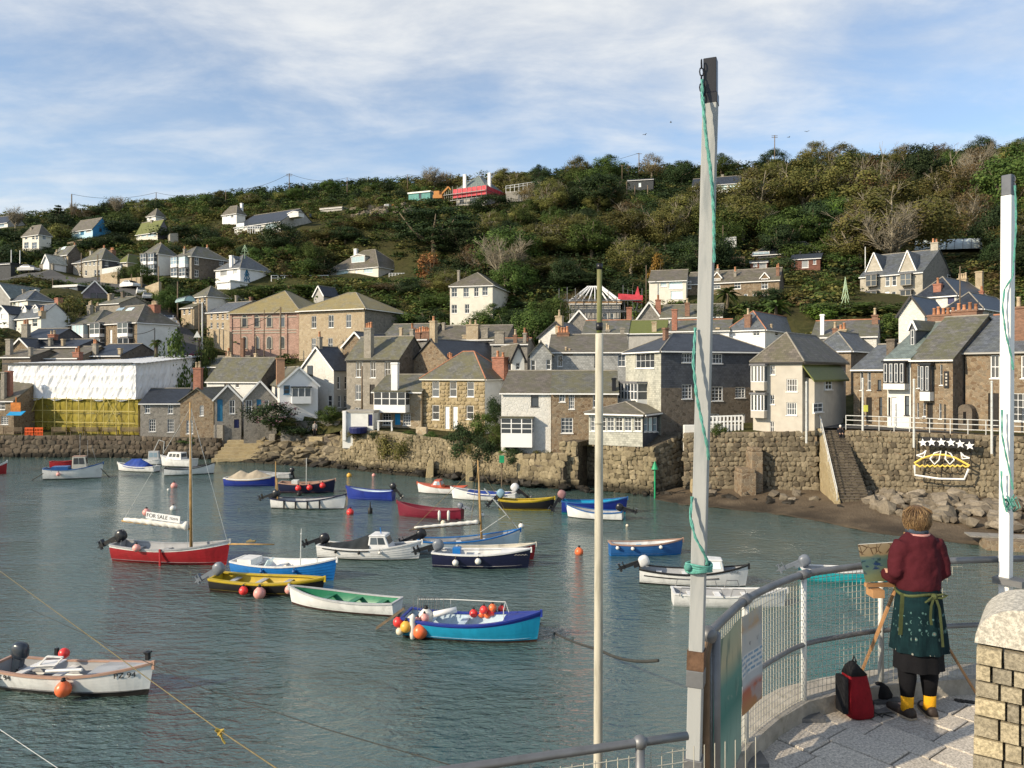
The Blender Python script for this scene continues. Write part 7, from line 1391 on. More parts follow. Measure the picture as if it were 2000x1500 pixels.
b = boat('white and black cabin boat behind the square pole', (1249,1142),(1466,1152), 'hull_white', 'hull_black', 'deck_grey', 'boot_dark', .33,.58,.4, thwarts=2, motor=(68,'motor_white','motor_black',1.15)); cabin(b, .58,.78,.62,.72, 'hull_white', 'glass_sky', slope=(.1,.15), nwin=1); letter(b, 'LITTLE', .86,.72,.14, 'motor_grey')
mb = MB(); L_ = b['L']
for a, c in zip(range(0,10), range(1,11)):
 p, _ = b['sec'](.04+.68*a/10); q, _ = b['sec'](.04+.68*c/10); mb.bar((p[5].x,-p[5].y-.012,p[5].z+.05),(q[5].x,-q[5].y-.012,q[5].z+.05),.03,.05)
mb.build('rubbing_strake', MAT['hull_black'], b['e'], uv=False)
b = boat('plain white open boat with tubular rails', (1317,1186),(1545,1192), 'hull_white', 'hull_white', 'deck_grey', 'hull_white', .34,.5,.2, thwarts=3, transom=.85); L_ = b['L']; mb = MB()
for x0, x1 in ((.04,.42),(.48,.62)): mb.tube([(L_*x0,-.7,.5),(L_*x0+.1,-.7,.85),(L_*x1-.1,-.75,.85),(L_*x1,-.75,.5)], .022,6); mb.tube([(L_*x0,.7,.5),(L_*x0+.1,.7,.85),(L_*x1-.1,.75,.85),(L_*x1,.75,.5)], .022,6)
mb.build('rail', MAT['galv'], b['e'], uv=False)
b = boat('turquoise boat beyond the wire fence beside the easel', (1568,1136),(1745,1143), 'hull_turq', 'hull_white', 'deck_grey', 'hull_turq', .36,.55,.1, stripe='deck_grey', planks=1, thwarts=2, motor=(65,'motor_grey','motor_grey',1.2))
b = boat('white boat with black rubbing bands and raised motor', (527,994),(671,997), 'hull_white', 'hull_navy', 'deck_grey', 'boot_dark', .3,.62,.42, thwarts=3, motor=(70,'motor_black','motor_black',1.3))
mb = MB()
for t in (.2,.36,.52,.68): y, zs = half(b, t); mb.box((t*b['L']-.05,-y-.06,.05),(t*b['L']+.05,-y-.0,zs))
mb.build('rubbing_band', MAT['black_paint'], b['e'], uv=False); mb = MB(); mb.tube([(b['L']*.02,.2,.5),(b['L']*.02,.2,3.4)], .04,6); mb.tube([(b['L']*.07,-.1,.5),(b['L']*.06,-.1,2.2)], .05,6); mb.build('mizzen_post', MAT['spar'], b['e'], uv=False)
b = boat('dark boat with three red buoys on its side', (543,964),(652,964), 'hull_navy', 'hull_tan', 'hull_tan', 'boot_dark', .36,.78,.34, thwarts=2, tw='hull_tan'); mb = MB(); mb.tube([(b['L']*.47,0,.3),(b['L']*.475,0,2.9)], .03,6); mb.box((b['L']*.22,-.3,.7),(b['L']*.33,.3,1.05)); mb.build('aerial', MAT['galv_white'], b['e'], uv=False)
for t, lb in ((.38,'red buoy left of three on the dark boat'),(.58,'red buoy middle of three on the dark boat'),(.8,'red buoy right of three on the dark boat')): fender_ball(b, t, .24, 'buoy_red', lb, dz=-.05)
b = boat('dark blue open boat with small black motor', (764,979),(671,975), 'hull_royal', 'hull_royal', 'hull_pale', 'hull_royal', .34,.66,.3, thwarts=2, motor=(40,'motor_black','motor_black',1.1))
b = boat('blue boat under a peaked tan canvas', (434,950),(536,951), 'hull_royal', 'hull_white', 'deck_grey', 'hull_royal', .38,.62,.26, thwarts=0, transom=.6); cover(b, .06,.9, [(.06,.05),(.3,.75),(.45,.45),(.6,.75),(.9,.05)], 'tarp_tan')
b = boat('grey dinghy half hidden behind the tan-covered boat', (564,936),(497,934), 'hull_grey', 'hull_grey', 'deck_grey', 'boot_dark', .36,.45,.2, thwarts=2, motor=(10,'motor_black','motor_black',1.0))
b = boat('white fishing boat with wheelhouse near the left quay', (82,938),(199,934), 'hull_white', 'hull_mid', 'deck_grey', 'boot_dark', .32,.9,.5, thwarts=0, transom=.8, gw=.1); cabin(b, .48,.74,1.2,.6, 'hull_cream', 'glass', slope=(.05,.2), roofm='hull_tan'); L_ = b['L']
mb = MB(); mb.tube([(L_*.6,0,1.8),(L_*.6,0,4.2)], .03,6); mb.tube([(L_*.72,.2,1.8),(L_*.72,.2,3.6)], .025,6); mb.tube([(L_*.9,0,1.2),(L_*.8,0,3.0)], .025,6); mb.build('aerial', MAT['galv'], b['e'], uv=False); fender_ball(b, .28,.18, 'buoy_pink', 'pink buoy on the white fishing boat with wheelhouse', dz=-.2)
mb = MB(); mb.box((L_*.15,-.6,.8),(L_*.42,.6,1.2)); mb.build('engine_box', MAT['hull_mid'], b['e'], uv=False)
b = boat('small red boat behind the white fishing boat', (96,914),(150,913), 'hull_red', 'hull_red', 'hull_red', 'hull_red', .36,.6,.2, thwarts=2, tw='hull_red')
b = boat('white boat with bright blue cover near the left quay', (298,923),(221,920), 'hull_white', 'hull_white', 'deck_grey', 'boot_dark', .36,.5,.3, thwarts=0); cover(b, .2,.78, [(.2,.35),(.4,.8),(.62,.7),(.78,.2)], 'tarp_blue')
b = boat('white cabin cruiser moored stern to the left quay', (372,914),(306,911), 'hull_white', 'hull_white', 'deck_grey', 'boot_dark', .4,.8,.3, thwarts=0, foredeck=(.6,'hull_white')); cabin(b, .3,.8,.75,.7, 'hull_white', 'glass', slope=(.1,.4), nwin=3)
b = boat('white double-ended boat with black rail beside the cruiser', (320,930),(420,926), 'hull_white', 'hull_black', 'deck_grey', 'boot_dark', .3,.6,.44, thwarts=2, transom=.6)
b = boat('small white boat with framed shelter behind the blue cover', (275,908),(318,908), 'hull_white', 'hull_white', 'deck_grey', 'boot_dark', .4,.5,.2, thwarts=0); cabin(b, .3,.8,1.0,.7, 'hull_grey', 'glass_sky', slope=(.05,.2)); mb = MB(); mb.tube([(b['L']*.5,0,1.4),(b['L']*.75,0,2.7)], .04,5); mb.tube([(b['L']*.75,0,2.7),(b['L']*1.0,0,2.5),(b['L']*.95,0,1.3)], .04,5); mb.build('gantry', MAT['galv_white'], b['e'], uv=False)
b = boat('red and white boat cut by the left edge', (-50,928),(12,926), 'hull_red', 'hull_white', 'deck_grey', 'hull_red', .36,.7,.5, stripe='hull_white', thwarts=1)
for px, py, r_, m_, lb in ((340,952,.28,'buoy_pink','pink mooring buoy beside the tan mast'),(329,958,.12,'buoy_white','tiny white float by the pink mooring buoy'),(338,996,.22,'buoy_white','white mooring buoy left of the tan mast'),(684,1004,.26,'buoy_red','lone red mooring buoy in open water'),(682,931,.24,'buoy_yellow','yellow mooring buoy near the weedy rocks'),(730,930,.18,'buoy_pink','small pink mooring buoy near the weedy rocks'),(866,1024,.18,'buoy_cream','small tan float below the maroon boat'),(1018,1030,.18,'buoy_white','small white float right of the lug mast'),(1131,1082,.24,'buoy_orange','orange mooring buoy left of the slim round pole'),(942,1008,.14,'buoy_white','tiny white float behind the lug mast'),(1225,1028,.1,'buoy_cream','tiny float below the white dinghy'),(584,968,.2,'buoy_black','dark float between the two far white boats'),(1070,980,.22,'buoy_pink','pale buoy right of the yellow-rimmed boat'),(307,918,.26,'buoy_pink','pink buoy beside the blue-covered boat')):
 p = onw(px, py); p.z = r_*.5; buoy(p, r_, m_, lb)
p = onw(723,1003); mb = MB(); mb.lathe([(.02,-.3),(.16,-.2),(.17,.35),(.06,.45),(.03,.8)], n=8); tag(mb.build('marker_float', MAT['buoy_black'], None, True, uv=False, loc=p), 'black upright marker float right of the red mooring buoy', 'float')
def rope(pts, r_, mat, label, sag=.0, n=14, cat='rope'):
 out = []
 for a, b_ in zip(pts[:-1], pts[1:]):
  for k in range(n): t = k/n; q = Vector(a).lerp(Vector(b_), t); q.z -= sag*4*t*(1-t); out.append(q)
 out.append(Vector(pts[-1])); o0 = out[0].copy(); mb = MB(); mb.tube([q-o0 for q in out], r_, 5); o = mb.build('mooring_rope', MAT[mat], None, True, uv=False, loc=o0); return tag(o, label, cat)
r1 = rope([P(-60,1072,26), P(272,1313,13.0), P(428,1426,9.6), P(560,1514,7.4)], .0085, 'rope_tan', 'taut tan rope crossing the water to the bottom edge')
mb = MB(); kk = [Vector((.05*math.cos(t*2.4),.05*math.sin(t*3.1),.045*math.sin(t*1.7)-.02)) for t in range(14)]; mb.tube(kk, .014,5); mb.tube([(0,0,0),(.04,0,-.12),(.07,0,-.16)], .012,5); tag(mb.build('rope_knot', plain('rope_yellow', (.5,.36,.08),.9,.2,30,.2), None, uv=False, loc=P(429,1427,9.5)), 'yellow knot tied on the taut tan rope', 'knot')
rope([P(-30,1405,11), P(130,1512,9)], .004, 'galv_white', 'thin pale line at the lower left corner')
rope([P(60,1190,24), P(400,1345,14), P(640,1425,11.5), P(900,1500,9.6)], .008, 'rope_dark', 'thin dark line over the open water')
rope([P(1062,1222,33), P(1170,1268,20), P(1285,1290,15)], .035, 'rope_dark', 'slack dark rope behind the slim round pole', .12)
rope([P(1050,1215,30.5), onw(1120,1246)], .03, 'rope_dark', 'bow line of the cyan boat', .1); rope([P(434,1070,46), onw(372,1118)], .025, 'rope_tan', 'bow line of the red sailing boat', .1); rope([P(550,1168,37.5), onw(470,1188)], .025, 'rope_tan', 'bow line of the plain white rowing boat', .08); rope([P(536,975,60.5), onw(465,993)], .03, 'rope_dark', 'stern line of the black-banded boat', .1)
rope([P(84,925,69), onw(62,938)], .04, 'rope_dark', 'stern line of the white fishing boat'); rope([P(197,915,72), onw(214,932)], .04, 'rope_dark', 'bow line of the white fishing boat')
# foreground quay
ZP = 7.25
def FP(px, py, z=ZP+1.1): return atz(px, py, z)
rail_px = [(1383,1240),(1420,1203),(1456,1172),(1512,1143),(1570,1122),(1640,1111),(1720,1102),(1840,1096),(1962,1092),(2060,1090)]
RP = [FP(*q) for q in rail_px]                       # top rail line of the wire fence
def quay():
 out = []
 for i, p in enumerate(RP):
  d = (RP[min(i+1,len(RP)-1)]-RP[max(i-1,0)]).normalized(); nn = Vector((-d.y, d.x, 0)); out.append(Vector((p.x+nn.x*.22, p.y+nn.y*.22,0)))
 inner = []
 for i, p in enumerate(RP):
  d = (RP[min(i+1,len(RP)-1)]-RP[max(i-1,0)]).normalized(); nn = Vector((-d.y, d.x, 0)); inner.append(Vector((p.x-nn.x*.04, p.y-nn.y*.04,0)))
 near = [Vector((-6,2.2,0)), Vector((-.2,3.12,0)), Vector((.74,3.4,0)), Vector((.93,4.35,0))]
 poly = near+out+[Vector((9,6.5,0)), Vector((9,-4,0)), Vector((-6,-4,0))]
 mb = MB(); top = [(p.x,p.y,ZP-.06) for p in poly]; mb.prism([(p.x,p.y,-1.5) for p in poly], (0,0,ZP-.06+1.5)); struct(mb.build('quay', MAT['granite_grey'], None))
 kb = MB(); rr = []
 for a, b in zip(inner, out): rr.append([(a.x,a.y,ZP-.1),(a.x,a.y,ZP+.13),(b.x,b.y,ZP+.15),(b.x,b.y,ZP-.1)])
 kb.rings(rr); plain('kerb_stone', (.36,.33,.28),.9,.2,8,.4, dirt=.5, dirtc=(.12,.11,.06)); o = kb.build('kerb', MAT['kerb_stone'], None); struct(o)
 return inner, out
INNER, OUTER = quay()
def granite_mat(name, c, rnd=.2, sc=60):
 g = G(name); co = g.coord('World'); n = g.noise(co, sc, 5,.8); n2 = g.noise(co, 2.2,5,.65); col = g.mix(g.mr(n, .38,.62), mul(c, .62), mul(c, 1.3)); col = g.mix(g.mr(n2,.5,.75,0,.5), col, mul(c, .5))
 hs = g.n('HueSaturation'); g.L.new(col, hs.inputs['Color']); g.L.new(g.mr(g.rand(),0,1,1-rnd, 1+rnd, False), hs.inputs['Value']); g.L.new(g.mr(g.rand(),0,1,.85,1.15, False), hs.inputs['Saturation'])
 g.bump(g.math('ADD', n, g.noise(co, 14,4)),.35,.006); MAT[name] = g.done(hs.outputs[0], .85,.25)
granite_mat('paving_granite', (.5,.455,.39)); granite_mat('pier_granite', (.34,.295,.205),.32,45); granite_mat('pier_cap_granite', (.5,.47,.4),.1,45)
def paving():
 e = empty('paving', (2.4,5.2, ZP)); struct(e); o0 = Vector((2.4,5.2,ZP)); bed = MB(); bed.face([(-3.4,-4,-.045),(6,-4,-.045),(6,.9,-.045),(1.7,1.0,-.045),(.2,.62,-.045),(-.75,-.1,-.045),(-1.4,-1.2,-.045)]); bed.build('joint_bed', plain('joint_sand', (.09,.075,.05),.95,.3,9,.3), e)
 ins = [(a_.x*.45+b_.x*.55, a_.y*.45+b_.y*.55) for a_, b_ in zip(INNER, OUTER)]+[(9,6.3),(9,-1),(.7,-1),(.9,4.3)]
 def inside(x, y):
  c = False; j = len(ins)-1
  for i in range(len(ins)):
   if (ins[i][1] > y) != (ins[j][1] > y) and x < (ins[j][0]-ins[i][0])*(y-ins[i][1])/(ins[j][1]-ins[i][1])+ins[i][0]: c = not c
   j = i
  return c
 a = R(-52); ux = Vector((math.cos(a), math.sin(a),0)); uy = Vector((-ux.y, ux.x, 0)); protos = []
 for k in range(3):
  mb = MB(); L_ = (.46,.40,.53)[k]; W_ = .285; j = .006; mb.box((-L_/2+j,-W_/2+j,-.05),(L_/2-j,W_/2-j,0)); o = mb.build('slab', MAT['paving_granite'], None); protos.append((o.data, L_)); bpy.data.objects.remove(o)
 for r_ in range(-14,16):
  s = -4.2+random.random()*.3
  while s < 4.2:
   me, L_ = random.choice(protos); c = o0+ux*(s+L_/2)+uy*r_*.285; s += L_
   pts = [c]
   if c.y < 3.6 or c.x > 5.2 or not all(inside(p.x, p.y) for p in pts): continue
   b = obj_from(me, 'slab', e, c-o0+Vector((0,0,random.uniform(-.004,.004))),(random.uniform(-.006,.006), random.uniform(-.006,.006), a+random.uniform(-.006,.006))); bevel(b, .006,1)
paving()
def fence():
 e = empty('wire_fence', (RP[4].x, RP[4].y, ZP),0, 'curved galvanised wire-mesh fence on the quay edge beside the painter', 'fence'); o0 = Vector((RP[4].x, RP[4].y, ZP)); q = [p-o0 for p in RP]
 def cat(pts, n=6):
  out = []
  for i in range(len(pts)-1):
   p0, p1, p2, p3 = pts[max(i-1,0)], pts[i], pts[i+1], pts[min(i+2,len(pts)-1)]
   for k in range(n):
    t = k/n; out.append(.5*((2*p1)+(p2-p0)*t+(2*p0-5*p1+4*p2-p3)*t*t+(3*p1-p0-3*p2+p3)*t**3))
  out.append(pts[-1]); return out
 line = cat(q); mb = MB(); mb.tube(line, .027,10); mb.build('top_rail', MAT['galv'], e, True, uv=False)
 mid = [p-Vector((0,0,.54)) for p in line]; mb = MB(); mb.tube([m for m in mid[2:]], .020,10); mb.build('mid_rail', MAT['galv'], e, True, uv=False)
 posts = [0,12,24,36,48,54]
 for i in (0,):
  p = line[0]; mb = MB(); mb.tube([p+Vector((-.03,-.03,-1.2)), p+Vector((-.03,-.03,-.12)), p+Vector((-.012,-.012,-.04)), p], .034,10); mb.build('end_post', plain('brown_bronze', (.17,.12,.08),.45,.25,6,.1,.5,.5), e, True, uv=False); mb = MB(); mb.tube([p+Vector((.05,.04,-1.15)), p+Vector((.05,.04,.0))], .034,10); mb.build('post', MAT['galv'], e, True, uv=False); mb = MB(); mb.ball(tuple(p),.055,12,8); mb.build('rail_joint', MAT['galv'], e, True, uv=False)
 for i in posts[1:]:
  p = line[i]; mb = MB(); mb.tube([p+Vector((0,0,-1.1)), p+Vector((0,0,-.02))], .022,10); po = mb.build('post', MAT['galv_white'], e, True, uv=False); mb = MB(); mb.box((p.x-.13,p.y-.1,-.0),(p.x+.13,p.y+.08,.03)); mb.build('base_plate', MAT['galv'], po, uv=False)
  mb = MB(); d = (line[min(i+1,len(line)-1)]-line[i-1]).normalized(); mb.tube([p-d*.05, p+d*.05], .036,10); mb.build('rail_joint', MAT['galv'], e, True, uv=False)
 mesh_mat = plain('wire_zinc', (.5,.48,.4),.5,.15,6,0,.4,.3)
 cum = [0]
 for a, b in zip(line[:-1], line[1:]): cum.append(cum[-1]+(b-a).length)
 def at(s):
  i = min(max(np.searchsorted(cum, s)-1,0), len(line)-2); f = (s-cum[i])/(cum[i+1]-cum[i]); return line[i].lerp(line[i+1], f)
 for pi in range(len(posts)-1):
  s0, s1 = cum[posts[pi]], cum[min(posts[pi+1], len(line)-1)]; mb = MB(); s = s0+.03
  while s < s1-.01: p = at(s); mb.tube([p-Vector((0,0,1.08)), p-Vector((0,0,.03))], .0021,4, False); s += .045
  for k in range(21):
   z = -.05-k*.05; mb.tube([at(s0+(s1-s0)*t/10)+Vector((0,0,z)) for t in range(11)], .0021,4, False)
  mb.build('wire_mesh', mesh_mat, e, uv=False)
 return line, o0, at, cum
FLINE, FORG, FAT, FCUM = fence()
def posters():
 g = G('poster_teal'); co = g.coord('UV'); sp = g.n('SeparateXYZ'); g.L.new(g.coord('Generated'), sp.inputs[0]); n = g.noise(co, 5,5,.6,.6); w = g.noise(g.coord('UV', (6,1.2,1)),2,4)
 col = g.ramp(sp.outputs[2], [(0,(.28,.36,.30)),(.22,(.2,.33,.28)),(.45,(.03,.16,.14)),(.65,(.08,.22,.19)),(.8,(.38,.36,.24)),(1,(.3,.34,.24))]); col = g.mix(g.mr(w, .55,.7,0,.7), col, (.02,.09,.09)); col = g.mix(g.mr(n, .6,.75,0,.6), col, (.45,.42,.36)); m1 = g.done(col, .5,.25)
 g = G('poster_print'); sp = g.n('SeparateXYZ'); g.L.new(g.coord('Generated'), sp.inputs[0]); b = g.n('TexBrick'); g.L.new(g.coord('UV'), b.inputs['Vector']); b.inputs['Scale'].default_value = 1; b.inputs['Brick Width'].default_value = .09; b.inputs['Row Height'].default_value = .035; b.inputs['Mortar Size'].default_value = .009
 b.inputs['Color1'].default_value = (.1,.25,.4,1); b.inputs['Color2'].default_value = (.2,.3,.42,1); b.inputs['Mortar'].default_value = (.58,.6,.6,1)
 base = g.ramp(sp.outputs[2], [(0,(.38,.2,.08)),(.22,(.36,.11,.07)),(.3,(.4,.44,.47)),(.8,(.42,.42,.40)),(.86,(.4,.28,.17)),(1,(.45,.4,.3))]); base.node.color_ramp.interpolation = 'LINEAR'
 msk = g.math('MULTIPLY', g.mr(sp.outputs[2], .36,.38), g.mr(sp.outputs[2], .60,.58)); n = g.noise(g.coord('UV'),9,4); col = g.mix(g.math('MULTIPLY', msk, .8), base, b.outputs[0]); col = g.mix(g.mr(n, .62,.68,0,.8), col, (.16,.17,.18)); n3 = g.noise(g.coord('UV'),4,3); col = g.mix(g.mr(n3,.5,.62,0,.55), col, (.3,.36,.4)); m2 = g.done(col, .5,.25)
 def board(s0, s1, zt, zb, mat, label, bow=.0):
  o0 = FAT(s0)+FORG; mb = MB(); rows = []
  for z in np.linspace(zb, zt, 8): rows.append([FAT(s0+(s1-s0)*t/6)+FORG-o0+Vector((-.0,-.045-bow*math.sin(math.pi*t/6)-.008*math.sin(z*9+t), z)) for t in range(7)])
  back = [[p+Vector((.004,.006,0)) for p in r_] for r_ in rows]
  mb.rings(rows, close=False, caps=False); mb.rings(back, close=False, caps=False); return tag(mb.build('poster_board', mat, None, True, loc=o0), label, 'poster')
 board(.06,.70,-.07,-.98, m1, 'faded teal poster board at the near end of the wire fence', .02); board(.715,1.08,-.08,-.74, m2, 'printed information board with red foot, second on the fence')
posters()
def low_rail():
 a, b, c = FP(905,1500), FP(1250,1450), FP(1342,1437); e = empty('quay_railing', (b.x,b.y,ZP),0, 'galvanised railing with ball joint at the bottom edge', 'railing'); o0 = Vector((b.x,b.y,ZP)); far = a+(a-b)*1.6
 mb = MB(); mb.tube([far-o0, a-o0, b-o0, c-o0], .018,10); mb.build('top_rail', MAT['galv'], e, True, uv=False)
 mb = MB(); mb.ball((0,0,1.1),.031,14,10); mb.build('ball_joint', MAT['galv'], e, True, uv=False); mb = MB(); mb.tube([(0,0,-.06),(0,0,1.08)], .02,10); mb.build('post', MAT['galv'], e, True, uv=False)
 mb = MB(); d = (b-far); L_ = d.length; n_ = int(L_/.05)
 for i in range(n_+12): p = far+d*(i/n_)-o0; mb.tube([p-Vector((0,0,.05)), p-Vector((0,0,1.05))], .0022,4, False)
 for k in range(21): mb.tube([far-o0-Vector((0,0,.06+.05*k)), b-o0-Vector((0,0,.06+.05*k)), c-o0-Vector((0,0,.06+.05*k))], .0022,4, False)
 mb.build('wire_mesh', MAT['wire_zinc'], e, uv=False)
low_rail()
def square_pole():
 g = G('weathered_white_post'); co = g.coord('Object', (6,6,.7)); n = g.noise(co, 2.2,6,.65,.3); n2 = g.noise(g.coord('Object'),7,6,.7); col = g.mix(g.mr(n, .45,.75),(.36,.37,.36),(.23,.25,.255)); col = g.mix(g.mr(n2,.68,.78), col, (.22,.19,.15)); g.bump(n, .3,.01); MAT['weathered_post'] = g.done(col, .7,.25)
 D = 4.4; s = FPX/D; b = P(1351,1480, D); t = P(1388,185, D); w = 27.5/s*1.0; a = R(-22)
 e = empty('square_post', (b.x, b.y, ZP),0, 'tall weathered white square post with black cap in front of the harbour', 'post'); o0 = Vector((b.x,b.y,ZP))
 A_ = Vector((0,0,-.05)); B_ = Vector((t.x-b.x, 0, t.z-ZP)); wd = .08
 def sq(c, w, rot=a): return [c+Vector((math.cos(rot+math.pi/4+k*math.pi/2)*w/1.4142, math.sin(rot+math.pi/4+k*math.pi/2)*w/1.4142,0)) for k in range(4)]
 mb = MB(); mb.rings([sq(A_.lerp(B_, f), wd) for f in (0,.25,.5,.75,1)]); bevel(mb.build('shaft', MAT['weathered_post'], e),.004,1)
 mb = MB(); mb.rings([sq(B_+Vector((0,0,z)), w_) for z, w_ in ((-.06,wd*1.05),(.0,wd*1.05),(.003,wd*.92),(.2,wd*.92))]); bevel(mb.build('cap', MAT['black_paint'], e),.005,1)
 mb = MB()
 for k in range(5): c = B_+Vector((-.062,-.04,.16-.045*k)); mb.tube([c+Vector((.012*math.cos(t_)*(1 if k%2 else .4),.012*math.cos(t_)*(.4 if k%2 else 1),.026*math.sin(t_))) for t_ in [2*math.pi*i/8 for i in range(9)]], .004,5)
 mb.build('chain', MAT['black_paint'], e, uv=False)
 k = (1305-1480)/s; z1 = P(0,1268,D).z-ZP; z2 = P(0,1305,D).z-ZP; z3 = P(0,1338,D).z-ZP; zc = P(0,1478,D).z-ZP
 cx = lambda z: A_.lerp(B_, (z+.05)/(B_.z+.05))
 mb = MB(); mb.rings([sq(cx(z2), wd*1.18), sq(cx(z1), wd*1.18)]); mb.build('timber_block', plain('rusty_timber', (.13,.075,.045),.85,.35,12,.5), e); mb = MB(); mb.rings([sq(cx(z3), wd*1.22), sq(cx(z2-.002), wd*1.22)]); bevel(mb.build('steel_collar', MAT['galv'], e),.003,1); mb = MB(); mb.rings([sq(cx(zc-.3), wd*1.3), sq(cx(zc), wd*1.3)]); bevel(mb.build('steel_collar', MAT['galv'], e),.003,1)
 def tw(pts, label):
  o_ = e; mb = MB()
  for ph in (0, math.pi):
   out = []
   for (p, q) in zip(pts[:-1], pts[1:]):
    L_ = (q-p).length; n_ = max(4, int(L_/.02))
    for i in range(n_): t_ = i/n_; out.append(p.lerp(q, t_)+Vector((.0045*math.cos(len(out)*.9+ph),.0045*math.sin(len(out)*.9+ph),0)))
   mb.tube(out, .0055,5)
  return mb.build('halyard', MAT['rope_green'], e, uv=False)
 def rp(px, py, dy): v = P(px, py, D+dy); return v-o0
 tw([rp(1371,155,-.05), rp(1372,200,-.09), rp(1378,260,-.1), rp(1388,330,-.1), rp(1394,420,-.09), rp(1395,520,-.06)], 'h'); tw([rp(1373,190,-.09), rp(1380,280,-.1), rp(1391,360,-.09), rp(1395,430,-.07)], 'h')
 tw([rp(1358,640,-.04), rp(1354,710,-.08), rp(1360,770,-.1), rp(1372,830,-.1), rp(1381,870,-.08), rp(1385,905,-.04)], 'h'); tw([rp(1352,970,-.04), rp(1348,1010,-.08), rp(1358,1050,-.1), rp(1372,1075,-.1), rp(1381,1094,-.08), rp(1380,1106,-.06)], 'h')
 mb = MB()
 for i in range(5):
  zc_ = P(0,1101+3*i,D).z-ZP; c = cx(zc_); mb.tube([c+Vector((.072*math.cos(t_),.072*math.sin(t_),.006*math.sin(t_*2+i))) for t_ in [2*math.pi*j/16 for j in range(17)]], .0075,6)
 mb.ball(tuple(cx(P(0,1104,D).z-ZP)+Vector((-.075,-.05,.0))),.022,8,6); mb.build('rope_lashing', MAT['rope_green'], e, True, uv=False)
square_pole()
def white_pole():
 D = 6.35; s = FPX/D; b = P(1963,1165, D); e = empty('square_post', (b.x,b.y,ZP+.1), R(-55), 'tall white square post with grey top at the right edge', 'post'); z = lambda py: P(0,py,D).z-ZP-.1
 w = .08; lean = (1973-1963)/s; f = lambda zz: lean*zz/z(345)
 mb = MB(); mb.rings([[(f(zz)*.8+sx*w/2,-f(zz)*.6+sy*w/2, zz) for sx, sy in ((-1,-1),(1,-1),(1,1),(-1,1))] for zz in (0, z(800), z(385))]); bevel(mb.build('shaft', MAT['white_paint'], e),.004,1)
 mb = MB(); mb.rings([[(f(zz)*.8+sx*w/2.15,-f(zz)*.6+sy*w/2.15, zz) for sx, sy in ((-1,-1),(1,-1),(1,1),(-1,1))] for zz in (z(385)+.001, z(345))]); bevel(mb.build('cap', plain('post_cap_grey', (.12,.13,.15),.6,.2,6,.1), e),.004,1)
 iv = Matrix.Rotation(R(55),4, 'Z'); o0 = Vector((b.x,b.y,ZP+.1)); mb = MB()
 def rp(px, py, dy=-.1): return iv @ (P(px, py, D+dy)-o0)
 for ph in (0, math.pi):
  for pts in ([rp(1982,362),rp(1984,400),rp(1984,450),rp(1978,540),rp(1962,565),rp(1958,600),rp(1964,650),rp(1976,700),rp(1980,730)],[rp(1957,800),rp(1957,850),rp(1965,890),rp(1974,930),rp(1980,965)],[rp(1956,920),rp(1956,950),rp(1962,985),rp(1968,1005)]):
   out = []
   for p, q in zip(pts[:-1], pts[1:]):
    n_ = max(4, int((q-p).length/.03))
    for i in range(n_): out.append(p.lerp(q, i/n_)+Vector((.004*math.cos(len(out)*.9+ph),.004*math.sin(len(out)*.9+ph),0)))
   mb.tube(out, .0048,4)
 mb.build('halyard', MAT['rope_green'], e, uv=False); mb = MB(); c = rp(1972,984,-.1); r_ = random.Random(4)
 for i in range(16):
  a = r_.uniform(0,6.3); k = r_.uniform(.03,.075); mb.tube([c, c+Vector((k*math.cos(a),k*.6*math.sin(a),k*1.0)), c+Vector((k*1.3*math.cos(a+.5),k*.7*math.sin(a),-k*.2)), c+Vector((k*.5*math.cos(a+1),0,-k*.9))], .0045,4)
 mb.build('rope_coil', MAT['rope_green'], e, True, uv=False)
 mb = MB()
 for k in range(2): mb.tube([rp(1981,350+12*k,-.07)+Vector((0,0,.02*math.sin(t_)))+Vector((.008*math.cos(t_),0,0)) for t_ in [2*math.pi*i/8 for i in range(9)]], .004,4)
 mb.build('shackle', MAT['galv'], e, uv=False); p = rp(1985,1128,-.05); mb = MB(); mb.box((-.06,-.09,z(1138)),(.16,.06,z(1126))); mb.build('bracket', MAT['galv'], e, uv=False)
white_pole()
def round_pole():
 D = 7.6; s = FPX/D; b = P(1168,1500,D); zb = 5.0; e = empty('round_pole', (b.x,b.y,zb),0, 'slim round pole with mossy tip standing before the sunroom pier', 'pole'); z = lambda py: P(0,py,D).z-zb
 g = G('weathered_pole'); co = g.coord('Object', (5,5,.6)); n = g.noise(co, 2,6,.65); g.bump(n, .25,.01); MAT['weathered_pole'] = g.done(g.mix(g.mr(n, .42,.7),(.52,.49,.40),(.33,.31,.24)),.8,.2)
 x = lambda py: (1171-1168)/s*(1500-py)/980
 mb = MB(); mb.tube([(x(py),0,z(py)) for py in (1900,1500,1200,900,652)], [.045,.045,.043,.041,.039], 12); mb.build('shaft', MAT['weathered_pole'], e, True, uv=False)
 g = G('mossy_pole'); co = g.coord('Object', (6,6,1)); n = g.noise(co, 3,6,.65); MAT['mossy_pole'] = g.done(g.mix(g.mr(n, .4,.65),(.2,.19,.1),(.12,.15,.05)),.9,.2); mb = MB(); mb.tube([(x(py),0,z(py)) for py in (650,640,525)], [.027,.027,.026], 10); mb.build('tip', MAT['mossy_pole'], e, True, uv=False)
 mb = MB(); mb.tube([(x(640),0,z(645)),(x(640),0,z(630))], .034,12); mb.tube([(x(520),0,z(526)),(x(517),0,z(515))], .030,10); mb.build('black_band', MAT['black_paint'], e, True, uv=False); mb = MB(); mb.tube([(x(825),0,z(828)),(x(825),0,z(824))], .046,12); mb.build('band', MAT['weathered_pole'], e, True, uv=False)
 lg = MB(); lg.box((b.x-.6,b.y-3.4,-1),(b.x+.6,b.y+.35,zb)); struct(lg.build('lower_quay', MAT['granite_grey'], None))
round_pole()
